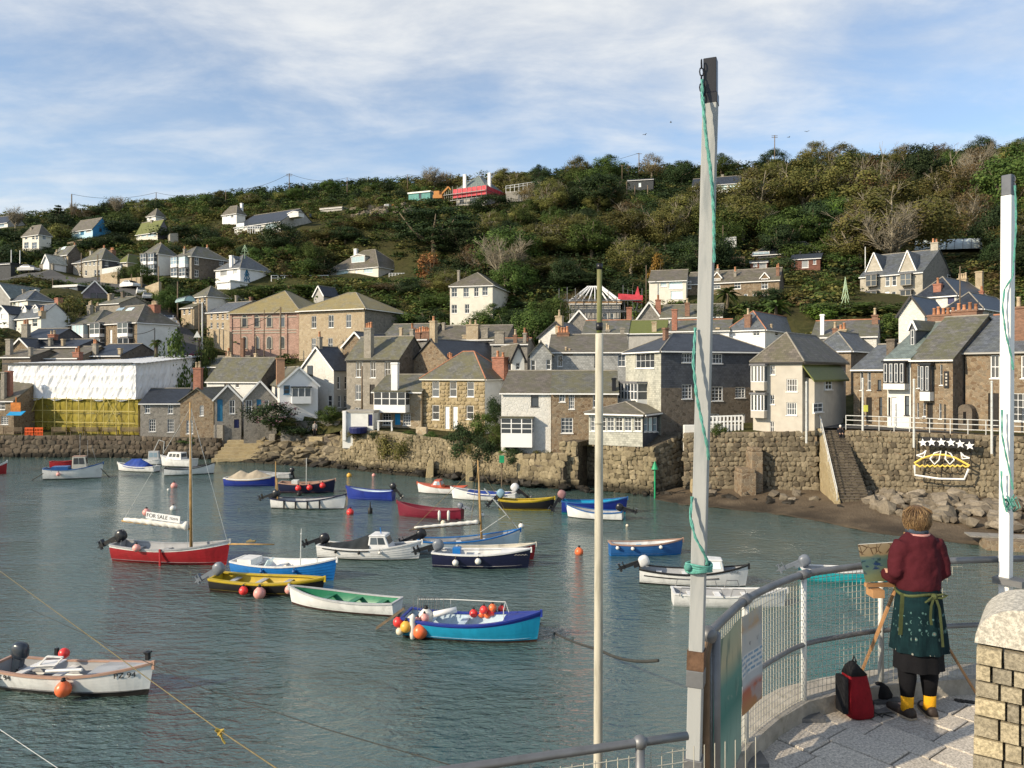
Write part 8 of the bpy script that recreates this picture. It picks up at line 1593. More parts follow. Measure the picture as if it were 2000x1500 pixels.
def pier():
 D = 4.35; c = P(2003,1500, D); e = empty('granite_pier', (c.x, c.y, ZP),-math.atan2(c.x, c.y)-R(2), 'coursed granite wall end with rounded pale cap, bottom right', 'wall'); R_ = .215
 mb = MB(); mb.box((-R_+.02,-.28,-.06),(R_-.02,.12,1.0)); mb.build('core', plain('lime_mortar', (.26,.23,.17),.95,.2,9,.4), e)
 zc = P(0,1238,D).z-ZP; pts = [(R_*1.03*math.cos(t),0, zc+.0+R_*.98*math.sin(t)) for t in [math.pi*i/14 for i in range(15)]]; mb = MB(); mb.prism([(p[0],-.33,p[2]) for p in pts], (0,.5,0)); bevel(mb.build('cap', MAT['pier_cap_granite'], e),.02,2)
 protos = []
 for k, m_ in enumerate((MAT['pier_granite'],)*3):
  mb = MB(); mb.box((-.5,-.5,-.5),(.5,.5,.5)); o = mb.build('block', m_, None); protos.append(o.data); bpy.data.objects.remove(o)
 r_ = random.Random(5); z = zc-.012; row = 0
 while z > -.15:
  h = r_.choice((.075,.09,.1,.115)); x = -R_-.003*row; first = True
  while x < R_:
   w = r_.uniform(.06,.15); w = min(w, R_-x) if R_-x > .07 else R_-x+.001
   if w < .03: break
   o = obj_from(r_.choice(protos), 'block', e, (x+w/2,-.28-r_.uniform(.0,.012), z-h/2),(r_.uniform(-.02,.02), r_.uniform(-.012,.012), r_.uniform(-.02,.02)),(w-.012,.12, h-.012)); bevel(o, .012,2); x += w
  y = -.2
  while y < .05:
   w = r_.uniform(.14,.3); o = obj_from(r_.choice(protos), 'block', e, (-R_+.06-.003*row, y+w/2, z-h/2),(0,0,0),(.1, w-.012, h-.012)); bevel(o, .012,2); y += w
  z -= h; row += 1
pier()
# people
def skin_mesh(name, nodes, edges, mat, parent, sub=2, root=0):
 me = bpy.data.meshes.new(name); me.from_pydata([n_[0] for n_ in nodes], edges, []); o = bpy.data.objects.new(name, me); COL.objects.link(o); o.parent = parent
 sk = o.modifiers.new('skin', 'SKIN'); sk.use_smooth_shade = True; sk.branch_smoothing = .5
 if not me.skin_vertices:
  bpy.context.view_layer.objects.active = o
 for i, n_ in enumerate(nodes):
  r_ = n_[1]; v = me.skin_vertices[0].data[i]; v.radius = r_ if isinstance(r_, tuple) else (r_, r_); v.use_root = (i == root)
 ss = o.modifiers.new('sub', 'SUBSURF'); ss.levels = sub; ss.render_levels = sub; me.materials.append(mat)
 return o
plain('skin', (.55,.32,.23),.55,.08,8,.05,.4); plain('skin_pale', (.5,.32,.24),.55,.08,8,.05)
def cloth(name, c, sc=3, bump=.6, bd=.02, var=.15): return plain(name, c, .9, var, sc, bump, .15, bsc=sc*3, bd=bd)
cloth('jumper_maroon', (.066,.011,.016),5,.5,.012); cloth('legging_black', (.008,.008,.010)); cloth('skirt_black', (.010,.010,.012)); plain('sock_mustard', (.72,.36,.02),.9,.12,20,.6,.1, bsc=90, bd=.006); plain('shoe_brown', (.035,.025,.02),.6,.2,8,.2); plain('sole_tan', (.33,.27,.2),.8,.2,8,.1); plain('hair_brown', (.13,.075,.035),.55,.35,12,.3,.4); plain('scarf_blue', (.05,.07,.1),.9,.5,14,.5); plain('collar_pink', (.5,.25,.22),.9,.1,10,.3); plain('apron_tie', (.07,.085,.03),.85,.2,12,.3)
def ell(rx, ry, z, cx=0, cy=0, n=28, wav=0, ph=0, fw=9): return [(cx+(rx+wav*math.sin(fw*t+ph))*math.cos(t), cy+(ry+wav*math.sin(fw*t+ph))*math.sin(t), z) for t in [2*math.pi*i/n for i in range(n)]]
def hand(nodes, edges, w, fwd, side, up, par):
 """adds palm and five fingers to a skin skeleton; w = wrist position"""
 w = Vector(w); fwd = Vector(fwd).normalized(); side = Vector(side).normalized(); up = Vector(up)
 n0 = len(nodes); nodes.append((tuple(w+fwd*.045),(.03,.018))); edges.append((par, n0)); nodes.append((tuple(w+fwd*.085),(.032,.015))); edges.append((n0, n0+1))
 for k, (o, l) in enumerate(((-.03,.055),(-.01,.068),(.01,.065),(.028,.05))):
  a = len(nodes); b0 = w+fwd*.095+side*o; nodes.append((tuple(b0),.0085)); edges.append((n0+1, a)); nodes.append((tuple(b0+fwd*l*.5-up*.008),.008)); edges.append((a, a+1)); nodes.append((tuple(b0+fwd*l*.7-up*(.02+.008*k)),.0065)); edges.append((a+1, a+2))
 a = len(nodes); nodes.append((tuple(w+fwd*.04-side*.035-up*.005),.011)); edges.append((n0, a)); nodes.append((tuple(w+fwd*.075-side*.055-up*.012),.009)); edges.append((a, a+1)); nodes.append((tuple(w+fwd*.1-side*.05-up*.02),.007)); edges.append((a+1, a+2))
def painter():
 p = atz(1793,1398, ZP); e = empty('person', p, R(6), 'person in maroon jumper and patterned teal apron painting at an easel', 'person')
 nd = [((0,.0,.86),(.12,.09)),((0,.0,1.0),(.11,.08)),((0,-.005,1.2),(.11,.08)),((0,-.0,1.32),(.08,.06)),((0,.015,1.42),.045),((0,.025,1.47),.045),((0,.035,1.535),(.068,.08)),((0,.035,1.595),(.05,.06))]; ed = [(i,i+1) for i in range(7)]
 for s in (-1,1):
  a = len(nd); nd += [((s*.13,0,1.32),.033),((s*.195,-.005,1.10),.04),((s*.155 if s > 0 else -.175,.21,1.075),.03)]; ed += [(3,a),(a,a+1),(a+1,a+2)]
  hand(nd, ed, nd[a+2][0], (-.25*s,.9,-.1),(s*1,.2,0),(0,0,1), a+2)
  b = len(nd); nd += [((s*.085,0,.78),.085),((s*.088,.015,.46),.055),((s*.09,-.005,.26),.048),((s*.092,-.005,.08),.032),((s*.10,.11,.03),(.03,.022))]; ed += [(0,b),(b,b+1),(b+1,b+2),(b+2,b+3),(b+3,b+4)]
 body = skin_mesh('body', nd, ed, MAT['skin'], e, 2)
 mb = MB()   # face: nose, ears, eyes on the far side
 mb.ball((0,.118,1.525),.017,8,6,(.8,1.3,1.2));
 for s in (-1,1): mb.ball((s*.076,.03,1.525),.028,8,6,(.35,.7,1.1))
 mb.build('face', MAT['skin'], e, True, uv=False); mb = MB()
 for s in (-1,1): mb.ball((s*.028,.108,1.545),.009,8,6)
 mb.build('eye', MAT['black_paint'], e, True, uv=False)
 mb = MB(); rr = []
 for z, rx, ry, cy in ((1.40,.045,.04,.005),(1.425,.066,.058,.004),(1.455,.09,.082,.008),(1.49,.108,.1,.014),(1.53,.113,.11,.018),(1.57,.105,.107,.022),(1.60,.085,.088,.025),(1.62,.055,.06,.027),(1.63,.02,.02,.027)):
  rr.append([((rx+.006*math.sin(7*t+z*90))*math.cos(t), cy+(ry+.006*math.sin(9*t+z*70))*math.sin(t)*(1 if math.sin(t) < 0 else .72), z) for t in [2*math.pi*i/30 for i in range(30)]])
 mb.rings(rr); hc = mb.build('hair', MAT['hair_brown'], e, True, uv=False); mb = MB(); r_ = random.Random(9); hm2 = plain('hair_light', (.3,.19,.085),.5,.3,14,.2,.4)
 for i in range(900):
  a = r_.uniform(math.pi*.86, math.pi*2.14); z0 = r_.uniform(1.47,1.625); k = math.sqrt(max(.05,1-((z0-1.53)/.105)**2)) if z0 > 1.53 else 1; rx = .107*k; p0 = Vector((rx*math.cos(a),.02+.107*k*math.sin(a), z0)); ln = r_.uniform(.04,.12); sw = r_.uniform(-.25,.25)
  f1 = lambda z_: .118 if z_ > 1.49 else .118-.65*(1.49-z_)
  z1 = z0-ln*.5; z2 = max(z0-ln, 1.385+r_.uniform(0,.05)); q1 = Vector((f1(z1)*math.cos(a+sw*.5),.016+f1(z1)*math.sin(a+sw*.5), z1)); q2 = Vector(((f1(z2)+.006)*math.cos(a+sw)+r_.uniform(-.01,.01),.012+f1(z2)*.95*math.sin(a+sw), z2))
  mb.tube([p0,q1,q2], [.002,.0026,.0008], 3, False); mb.mi = 1 if r_.random() < .5 else 0
 mb.build('hair_locks', [MAT['hair_brown'], hm2], hc, True, uv=False); hc.scale = (.84,.88,1)
 mb = MB(); mb.rings([ell(.158,.12,.975,0,-.0),ell(.17,.13,1.0),ell(.172,.132,1.07),ell(.168,.128,1.15),ell(.168,.125,1.24),ell(.158,.11,1.32),ell(.14,.095,1.385),ell(.08,.07,1.42),ell(.06,.06,1.43)])
 for s in (-1,1):
  sh = Vector((s*.118,0,1.34)); el = Vector((s*.2,-.02,1.085)); wr = Vector((s*.16 if s > 0 else -.18,.19,1.075)); pts = [sh, Vector((s*.155,0,1.28)), Vector((s*.182,-.008,1.2)), el+Vector((0,0,.03)), el+Vector((-s*.01,.05,-.02)), wr]
  mb.tube(pts, [.078,.074,.063,.057,.052,.04], 14)
 j = mb.build('jumper', MAT['jumper_maroon'], e, True, uv=False); rm = j.modifiers.new('r', 'REMESH'); rm.mode = 'VOXEL'; rm.voxel_size = .012; rm.use_smooth_shade = True; sm = j.modifiers.new('s', 'SMOOTH'); sm.iterations = 7; sm.factor = .6
 tx = bpy.data.textures.new('folds', 'CLOUDS'); tx.noise_scale = .06; dm = j.modifiers.new('d', 'DISPLACE'); dm.texture = tx; dm.strength = .02; dm.mid_level = .5
 mb = MB(); mb.rings([ell(.066,.064,1.405,0,.01,20),ell(.084,.076,1.425,0,.008,20,.004,1,5),ell(.082,.074,1.45,0,.01,20,.004,2,5),ell(.064,.062,1.468,0,.015,20)]); mb.build('scarf', MAT['scarf_blue'], e, True, uv=False); mb = MB(); mb.tube([(.078*math.cos(t),.078*math.sin(t)*.9,1.408) for t in [2*math.pi*i/20 for i in range(21)]], .012,6); mb.build('collar', MAT['collar_pink'], e, True, uv=False)
 g = G('apron_print'); co = g.coord('UV'); v = g.n('TexVoronoi'); v.inputs['Scale'].default_value = 22; g.L.new(co, v.inputs['Vector']); sp = g.n('SeparateColor'); g.L.new(v.outputs['Color'], sp.inputs[0])
 dot = g.math('MULTIPLY', g.mr(v.outputs['Distance'], .24,.15), g.mr(sp.outputs[0], .62,.66)); ring = g.math('MULTIPLY', g.math('MULTIPLY', g.mr(v.outputs['Distance'], .2,.26), g.mr(v.outputs['Distance'], .36,.3)), g.mr(sp.outputs[1], .75,.8)); n = g.noise(co, 9,5)
 col = g.mix(g.mr(n, .3,.7),(.003,.013,.017),(.006,.024,.028)); col = g.mix(g.math('MULTIPLY', ring, .6), col, (.12,.24,.22)); col = g.mix(g.math('MULTIPLY', dot, .5), col, g.mix(sp.outputs[2], (.5,.48,.4),(.16,.32,.3))); g.bump(g.noise(g.coord('Object', (1,1,.4)),12,4),.5,.02); mat = g.done(col, .9,.15)
 mb = MB(); mb.rings([ell(.162,.125,1.0,0,0,48),ell(.17,.138,.93,0,-.005,48,.003),ell(.184,.155,.8,.0,-.005,48,.006,1),ell(.198,.168,.66,.008,0,48,.010,1.4),ell(.212,.176,.52,.012,0,48,.013,1.8)], caps=False); mb.build('apron', mat, e, True)
 mb = MB(); mb.rings([ell(.165,.14,.75,0,0,40),ell(.18,.148,.5,.0,0,40,.008),ell(.182,.15,.375,.004,0,40,.012,.6)], caps=False); mb.build('skirt', MAT['skirt_black'], e, True, uv=False)
 mb = MB()
 def rib(pts, w=.022):
  for a, b in zip(pts[:-1], pts[1:]): mb.face([Vector(a)+Vector((-w/2,0,0)), Vector(a)+Vector((w/2,0,0)), Vector(b)+Vector((w/2,0,0)), Vector(b)+Vector((-w/2,0,0))])
 mb.tube([(.166*math.cos(t),.132*math.sin(t),.965+.01*math.sin(3*t)) for t in [2*math.pi*i/28 for i in range(29)]], .012,6); mb.ball((.03,-.15,.965),.024,8,6)
 mb.tube([(.03,-.15,.97),(.09,-.165,.985),(.13,-.16,.975),(.08,-.165,.955),(.03,-.155,.96)], .008,5); mb.tube([(.03,-.15,.97),(-.02,-.165,.95),(-.05,-.165,.93),(-.01,-.16,.945),(.03,-.155,.96)], .008,5)
 rib([(.02,-.16,.96),(-.01,-.172,.9),(-.025,-.185,.82),(-.02,-.19,.765)]); rib([(.035,-.16,.96),(.055,-.175,.88),(.06,-.19,.74),(.065,-.2,.60)]); rib([(-.165,-.06,.97),(-.178,-.07,.88),(-.19,-.075,.76),(-.198,-.08,.66)], .035); mb.build('apron_ties', MAT['apron_tie'], e, uv=False)
 for s in (-1,1):
  mb = MB(); mb.tube([(s*.085,0,.66),(s*.088,.012,.46),(s*.09,-.004,.3),(s*.092,-.004,.155)], [.092,.072,.066,.047], 16); mb.build('legging', MAT['legging_black'], e, True, uv=False); mb = MB(); mb.tube([(s*.092,-.004,.19),(s*.092,-.006,.1),(s*.093,.0,.05)], [.049,.045,.046], 16); mb.build('sock', MAT['sock_mustard'], e, True, uv=False)
  ang = R(14*s); M_ = Matrix.Translation((s*.094,-.02,0)) @ Matrix.Rotation(-ang, 4, 'Z'); prof = ((-.055,.028,.055),(-.04,.04,.07),(.0,.043,.075),(.06,.046,.06),(.12,.048,.05),(.17,.04,.04),(.195,.02,.03)); mb = MB(); mb.rings([[tuple(M_ @ Vector((w*math.copysign(abs(math.cos(t))**.7,math.cos(t)), y, .015+max(0,math.sin(t))*h))) for t in [2*math.pi*i/14 for i in range(14)]] for y, w, h in prof]); so = mb.build('shoe', MAT['shoe_brown'], e, True, uv=False)
  mb = MB(); mb.rings([[tuple(M_ @ Vector((sx*w*1.06, y, zz))) for sx, zz in ((-1,.0),(1,.0),(1,.018),(-1,.018))] for y, w, h in prof]); mb.build('sole', MAT['sole_tan'], so, uv=False)
 return e, p
EP, PP = painter()
def easel():
 D = 6.25; b = P(1740,1355, D); e = empty('easel', (b.x, b.y, ZP),0, 'wooden tripod easel in front of the painter', 'easel'); o0 = Vector((b.x,b.y,ZP)); L = lambda px, py, d_: P(px, py, d_)-o0
 for a, q, nm in ((L(1752,1140,6.1), Vector((L(1668,1300,6.1).x, -.06,.0)), 'leg'),(L(1800,1180,6.12), atz(1926,1386,ZP)-o0, 'leg'),(L(1775,1150,6.12), Vector((.25,.35,.14)), 'leg')):
  mb = MB(); mb.bar(a, q, .028,.016); mb.bar(a+Vector((.0,-.012,0)), a.lerp(q,.55)+Vector((0,-.012,0)),.03,.012); mb.build(nm, plain('easel_beech', (.4,.22,.1),.5,.2,6,.1,.4), e, uv=False)
 mb = MB(); mb.bar(L(1770,1040,6.18), L(1770,1170,6.16),.035,.025); mb.bar(L(1690,1142,6.03), L(1800,1142,6.13),.03,.03); mb.bar(L(1752,1063,6.15), L(1775,1059,6.16),.02,.025); mb.build('mast', MAT['easel_beech'], e, uv=False); mb = MB(); mb.box(tuple(L(1708,1152,6.0)+Vector((-.02,-.02,-.06))), tuple(L(1708,1152,6.0)+Vector((.07,.1,.0)))); mb.build('paint_box', MAT['easel_beech'], e, uv=False)
 g = G('oil_sketch'); sp = g.n('SeparateXYZ'); g.L.new(g.coord('Generated'), sp.inputs[0]); n = g.noise(g.coord('UV', (1,2,1)),7,5,.6,.5); n2 = g.noise(g.coord('UV', (1,2.2,1)),11,3)
 zz = g.math('ADD', sp.outputs[2], g.math('MULTIPLY', g.math('SUBTRACT', n, .5),.22)); col = g.ramp(zz, [(0,(.25,.26,.12)),(.2,(.22,.26,.14)),(.38,(.12,.2,.17)),(.58,(.10,.19,.18)),(.68,(.2,.24,.16)),(.72,(.42,.31,.17)),(1,(.46,.36,.22))])
 bm = g.math('MULTIPLY', g.math('MULTIPLY', g.mr(n2,.52,.58), g.mr(sp.outputs[2], .2,.3)), g.mr(sp.outputs[2], .66,.58)); col = g.mix(bm, col, g.mix(g.mr(n, .45,.55),(.02,.06,.16),(.03,.07,.06))); cr = g.math('MULTIPLY', g.vor(g.coord('UV'),14, 'DISTANCE_TO_EDGE'),1); col = g.mix(g.math('MULTIPLY', g.mr(cr, .05,.02), g.mr(sp.outputs[2], .7,.76)), col, (.13,.08,.04)); m = g.done(col, .5,.35)
 A_, B_, C_, D_ = P(1675,1064,6.02), P(1752,1059,6.14), P(1766,1133,6.12), P(1690,1137,6.0); org = D_; mb = MB(); off = Vector((.02,.022,0)); q = [v-org for v in (D_,C_,B_,A_)]; mb.face(q); o = mb.build('painting', m, None, loc=org); tag(o, 'half-finished harbour painting standing on the easel', 'painting')
 m2 = MB(); r_ = [v+Vector((.004,.003,0)) for v in q]; m2.prism(r_, off); m2.build('canvas_edge', MAT['cream_white'], o, uv=False)
easel()
def backpack():
 p = atz(1672,1398, ZP); e = empty('backpack', p, R(12), 'red and black rucksack standing on the paving', 'rucksack'); e.scale = (.84,.84,.9); plain('pack_red', (.22,.008,.014),.8,.2,8,.5,.2, bsc=14, bd=.02); plain('pack_black', (.014,.014,.016),.8,.3,8,.4,.2)
 rr = []
 for z, rx, ry, cx, cy in ((.0,.10,.09,.02,0),(.02,.125,.11,.02,0),(.1,.13,.115,.012,0),(.2,.122,.11,.0,.005),(.3,.108,.1,-.006,.01),(.36,.095,.085,-.008,.015),(.40,.06,.055,-.01,.02)): rr.append([(cx+rx*math.copysign(abs(math.cos(t))**.65,math.cos(t))+.006*math.sin(5*t+z*30), cy+ry*math.copysign(abs(math.sin(t))**.65,math.sin(t)), z) for t in [2*math.pi*i/24 for i in range(24)]])
 mb = MB(); mb.rings(rr); mb.build('bag', MAT['pack_red'], e, True, uv=False); mb = MB(); mb.rings([[(x*1.04+.0, y*1.04, z+.004) for x, y, z in rr[k]] for k in (5,)]+[[(x*.9-.02, y*.9,.43) for x, y, z in rr[6]],[(x*.35-.03, y*.35,.47) for x, y, z in rr[6]]]); mb.build('lid', MAT['pack_black'], e, True, uv=False)
 mb = MB(); mb.rings([[(-.15+dx, dy, z) for dx, dy in ((-.025,-.07),(.02,-.08),(.03,.06),(-.02,.07))] for z in (.05,.2,.36)]); bevel(mb.build('side_pocket', MAT['pack_black'], e, uv=False),.012,2); mb = MB(); mb.rings([[(.125+dx, dy, z) for dx, dy in ((-.03,-.09),(.02,-.07),(.02,.06),(-.02,.07))] for z in (.0,.08,.14)]); bevel(mb.build('side_pocket', MAT['pack_black'], e, uv=False),.012,2)
 mb = MB(); mb.tube([(-.03,.02,.45),(-.02,.0,.52),(.0,.0,.46)], .009,5); mb.tube([(.13,-.04,.05),(.2,-.1,.012),(.25,-.05,.012),(.3,-.12,.012)], .006,4); mb.build('strap', MAT['pack_black'], e, uv=False)
 q = atz(1722,1368, ZP); mb = MB(); mb.rings([ell(.03,.03,0,0,0,14),ell(.075,.055,.01,0,0,14,.005),ell(.08,.06,.06,0,0,14,.006),ell(.055,.045,.12,-.01,0,14,.006),ell(.02,.02,.15,-.02,0,14)]); tag(mb.build('bag', MAT['pack_black'], None, True, uv=False, loc=q), 'small black bag behind the rucksack', 'bag')
 q = atz(1735,1390, ZP); mb = MB(); mb.rings([[(x+.0, y+.03*math.sin(x*9),.004+.018*abs(math.sin(x*13+y*17))) for x in np.linspace(-.13,.15,12)] for y in np.linspace(-.05,.05,6)], close=False, caps=False); tag(mb.build('cloth', plain('rag_grey', (.16,.15,.14),.95,.3,12,.5), None, True, uv=False, loc=q), 'crumpled grey cloth lying by the painter', 'cloth')
 q = atz(1697,1396, ZP); mb = MB(); mb.rings([ell(.02,.014,.002,0,0,12),ell(.05,.02,.012,0,0,12),ell(.045,.018,.03,0,0,12),ell(.02,.01,.035,-.01,0,12)]); tag(mb.build('pouch', MAT['shoe_brown'], None, True, uv=False, loc=q), 'small dark pouch at the foot of the rucksack', 'pouch')
 q = atz(1897,1372, ZP); mb = MB(); mb.box((-.12,-.03,.0),(.12,.03,.004));
 for i in range(6): mb.box((-.11+.036*i,-.026,.004),(-.092+.036*i,.026,.008))
 tag(mb.build('drain_grate', MAT['black_paint'], None, uv=False, loc=q, rz=R(-20)), 'small iron drain grate in the paving by the easel leg', 'drain')
backpack()
def small_person(label, loc, rz, sit, top, legs, hairm='hair_brown'):
 e = empty('person', loc, rz, label, 'person')
 if sit: nd = [((0,0,.12),(.14,.11)),((0,.01,.35),(.14,.1)),((0,-.02,.56),(.12,.08)),((0,-.04,.66),.05),((0,-.06,.76),(.075,.09)),((0,-.06,.85),(.05,.06))]
 else: nd = [((0,0,.92),(.14,.1)),((0,0,1.15),(.13,.09)),((0,0,1.4),(.13,.08)),((0,0,1.5),.05),((0,-.01,1.6),(.07,.085)),((0,-.01,1.7),(.05,.06))]
 ed = [(i,i+1) for i in range(5)]; z0 = nd[2][0][2]
 arms, lg = [], []
 for s in (-1,1):
  a = len(nd); pts = [(s*.17,nd[2][0][1],z0),(s*.24,-.05,z0-.24),(s*.1,-.26,z0-.28)] if sit else [(s*.18,0,z0-.02),(s*.23,.02,z0-.3),(s*.2,-.06,z0-.52)]
  nd += [(pts[0],.055),(pts[1],.045),(pts[2],.035)]; ed += [(2,a),(a,a+1),(a+1,a+2)]; hand(nd, ed, pts[2], (0,-.8,-.4) if sit else (0,-.2,-1),(1,0,0),(0,0,1), a+2); arms.append(pts)
  b = len(nd); pts = [(s*.1,-.02,.1),(s*.13,-.42,.14),(s*.12,-.42,-.28),(s*.12,-.54,-.31)] if sit else [(s*.09,0,.85),(s*.1,-.01,.48),(s*.1,.02,.08),(s*.1,-.12,.03)]
  nd += [(pts[0],.085),(pts[1],.06),(pts[2],.045),(pts[3],.04)]; ed += [(0,b),(b,b+1),(b+1,b+2),(b+2,b+3)]; lg.append(pts)
 skin_mesh('body', nd, ed, MAT['skin_pale'], e, 1); mb = MB(); zb = nd[0][0][2]
 mb.rings([ell(.16,.12,zb-.06,0,0,16),ell(.18,.135,(zb+z0)/2,0,nd[1][0][1],16),ell(.17,.11,z0,0,nd[2][0][1],16),ell(.07,.07,z0+.09,0,nd[3][0][1],16)])
 for pts in arms: mb.tube(pts, [.07,.06,.048], 10)
 mb.build('jacket', top, e, True, uv=False); mb = MB()
 for pts in lg: mb.tube(pts[:3], [.1,.075,.058], 10)
 mb.build('trousers', legs, e, True, uv=False); mb = MB()
 for pts in lg: mb.tube(pts[2:], [.06,.045], 8)
 mb.build('shoe', MAT['shoe_brown'], e, True, uv=False); h = nd[4][0]; mb = MB(); mb.ball((h[0],h[1]+.02,h[2]+.04),.105,12,8,(.9,1,1)); mb.build('hair', MAT[hairm], e, True, uv=False)
small_person('dark-clothed person sitting at the top of the harbour steps', P(1641,851,59.9)+Vector((0,0,-.05)), R(-10), True, cloth('coat_dark', (.02,.02,.024)), cloth('trouser_dark', (.018,.018,.022)), 'buoy_white')
small_person('tiny person standing by the rubble garden wall', P(615,853,86.4), R(0), False, cloth('coat_pale', (.3,.28,.27)), cloth('trouser_dark', (.018,.018,.022)))
small_person('distant walker on the lane beside the brick hall', Vector((P(412,0,117).x, 117, gz(P(412,0,117).x, 117)+.25)), R(0), False, MAT['coat_dark'], MAT['trouser_dark'])
# cars, poles, wires, walls, odds and ends
def car_proto(colour):
 e = empty('parked_car', (0,0,0)); mb = MB(); prof = [(-2.05,.28),(-2.1,.6),(-1.95,.85),(-1.15,.95),(-.55,1.42),(.75,1.47),(1.55,1.0),(2.0,.88),(2.1,.55),(2.05,.28)]; rr = []
 for y, k in ((-.84,.97),(-.8,1),(.8,1),(.84,.97)): rr.append([(x*k, y*(.86 if z > 1.0 else 1),.3+(z-.3)*k) for x, z in prof])
 mb.rings(rr); bevel(mb.build('body', colour, e, uv=False),.08,2); mb = MB()
 mb.prism([(-1.0,-.80,1.0),(-.5,-.72,1.37),(.72,-.72,1.41),(1.35,-.80,1.02)], (0,-.02,0)); mb.prism([(-1.0,.80,1.0),(-.5,.72,1.37),(.72,.72,1.41),(1.35,.80,1.02)], (0,.02,0)); mb.prism([(-1.13,-.66,.99),(-.6,-.6,1.39),(-.6,.6,1.39),(-1.13,.66,.99)], (-.03,0,.02)); mb.prism([(1.52,-.66,1.04),(.82,-.6,1.45),(.82,.6,1.45),(1.52,.66,1.04)], (.03,0,.02)); mb.build('window', MAT['glass'], e, uv=False)
 for x in (-1.3,1.3):
  for y in (-.82,.66):
   w = MB(); w.lathe([(.05,0),(.32,0),(.34,.05),(.34,.14),(.3,.17),(.05,.17)], n=16); o = w.build('wheel', MAT['buoy_black'], e, True, uv=False); o.location = (x,y,.33); o.rotation_euler = (R(-90),0,0)
 for y in (-.55,.55):
  for x, m_ in ((-2.09,'hull_white'),(2.09,'buoy_red')): l_ = MB(); l_.box((x-.02,y-.15,.6),(x+.02,y+.15,.75)); l_.build('headlight' if x < 0 else 'tail_light', MAT[m_], e, uv=False)
 return e
for px, D, az, c, lb in ((254,147,150,'hull_white','silver-white car at the top of the lane'),(276,142.5,118,'hull_white','white car second down the lane'),(289,140,112,'hull_grey','grey car third down the lane'),(331,132.5,105,'hull_white','white car facing down the lane beside the brick stack'),(338,129.5,105,'hull_white','white car lowest on the lane'),(56,160,170,'hull_grey','grey car parked on the left terrace'),(386,119.5,20,'hull_maroon','maroon car at the foot of the lane by the hall'),(508,110,8,'hull_white','white car parked in front of the arched hall')):
 e = car_proto(MAT[c]); x = P(px,0,D).x; e.location = (x, D, gz(x, D)+.27); e.rotation_euler = (0,0, R(az)); tag(e, lb, 'car', 'cars on the lane')
def tpole(px, yt, yb, D, label, arms=0, r_=.13, mat='old_timber', ground_=False):
 p = P(px, yb, D); zt = P(px, yt, D).z; zb = min(p.z, gz(p.x, D) if D > 97 else p.z)-.5; e = empty('telegraph_pole', (p.x, D, zb),0, label, 'pole', 'telegraph poles'); mb = MB(); mb.tube([(0,0,0),(0,0,zt-zb)], [r_,r_*.75], 7); mb.build('shaft', MAT[mat], e, True, uv=False)
 if arms:
  mb = MB()
  for k in range(arms): mb.bar((-.9,0,zt-zb-.2-.5*k),(.9,0,zt-zb-.2-.5*k),.1,.12)
  mb.build('crossarm', MAT[mat], e, uv=False)
 return Vector((p.x, D, zt))
tops = [tpole(*a) for a in ((140,379,425,228,'telegraph pole on the left skyline beside the dark pine',0,.2),(305,376,410,232,'telegraph pole above the tan hipped roof',0),(441,371,398,232,'telegraph pole above the small white house',0),(565,339,380,236,'tall crossarm pole on the middle skyline',2,.16),(592,361,392,226,'short pole right of the tall crossarm pole',0),(678,347,398,226,'telegraph pole behind the grey flat shed',0),(796,341,378,232,'telegraph pole left of the bare skyline tree',0),(1248,299,345,234,'tall telegraph pole above the dark modern house',1,.16),(1513,264,335,232,'tall pole with crossarm on the right skyline',2,.16),(1215,322,352,228,'twin crossarm pole left of the tall ridge pole',1),(1227,325,352,232,'short crossarm pole beside the ridge pole',1))]
for a in ((22,488,545,168,'pale pole, left of two beside the terrace',0,.12,'galv_white'),(39,489,532,168,'pale pole, right of two beside the terrace',0,.12,'galv_white'),(159,494,545,162,'pole in front of the white porches'),(191,497,560,154,'pole at the corner of the terrace end house'),(103,543,572,146,'slim pole below the left terrace',0,.1),(257,535,572,147,'pole by the upper lane wall',0,.1),(277,540,590,145,'pole beside the silver-white car',0,.1),(310,520,600,140,'tall pole left of the lane hedge'),(347,550,625,133,'pole right of the lane behind the teal tent'),(302,640,700,106,'dark pole in front of the blank white side wall',0,.1,'dark_board'),(389,593,672,118,'pole, left of the pair before the stone house'),(395,590,676,119,'pole, right of the pair before the stone house',0,.12,'galv_white'),(470,621,690,115,'slim pole at the left end of the arched hall',0,.1),(500,655,700,112,'short pole before the second lower arch',0,.13),(516,605,705,113,'tall slim pole before the middle of the hall',0,.09),(548,600,705,112,'thick dark pole before the right arches of the hall',0,.15),(707,715,806,86.5,'telegraph pole against the grey three-storey house',0,.12),(1262,518,600,112,'slim pole left of the picture-window house',0,.08),(1412,440,520,140,'slim dark pole in the trees right of the square post',0,.08),(1690,482,545,122,'pale pole left of the granite villa',0,.09,'galv_white'),(1875,520,640,79,'pole rising beside the big brick stack',0,.08),(1224,355,392,205,'stout post left of the dark modern house',0,.2),(1240,362,385,206,'second post before the dark modern house',0,.2),(1265,362,392,204,'third post before the dark modern house',0,.2)): tpole(*a)
def wire(a, b, sag, label, r_=.045):
 mb = MB(); mb.tube([Vector(b-a)*t-Vector((0,0,sag*4*t*(1-t))) for t in [i/16 for i in range(17)]], r_, 4); tag(mb.build('overhead_wire', MAT['rope_dark'], None, uv=False, loc=a), label, 'wire', 'overhead wires')
for i, j in ((0,1),(1,2),(2,3),(3,5),(5,6)): wire(tops[i], tops[j], 1.5, 'overhead wire between skyline poles %d and %d from the left' % (i+1, j+1))
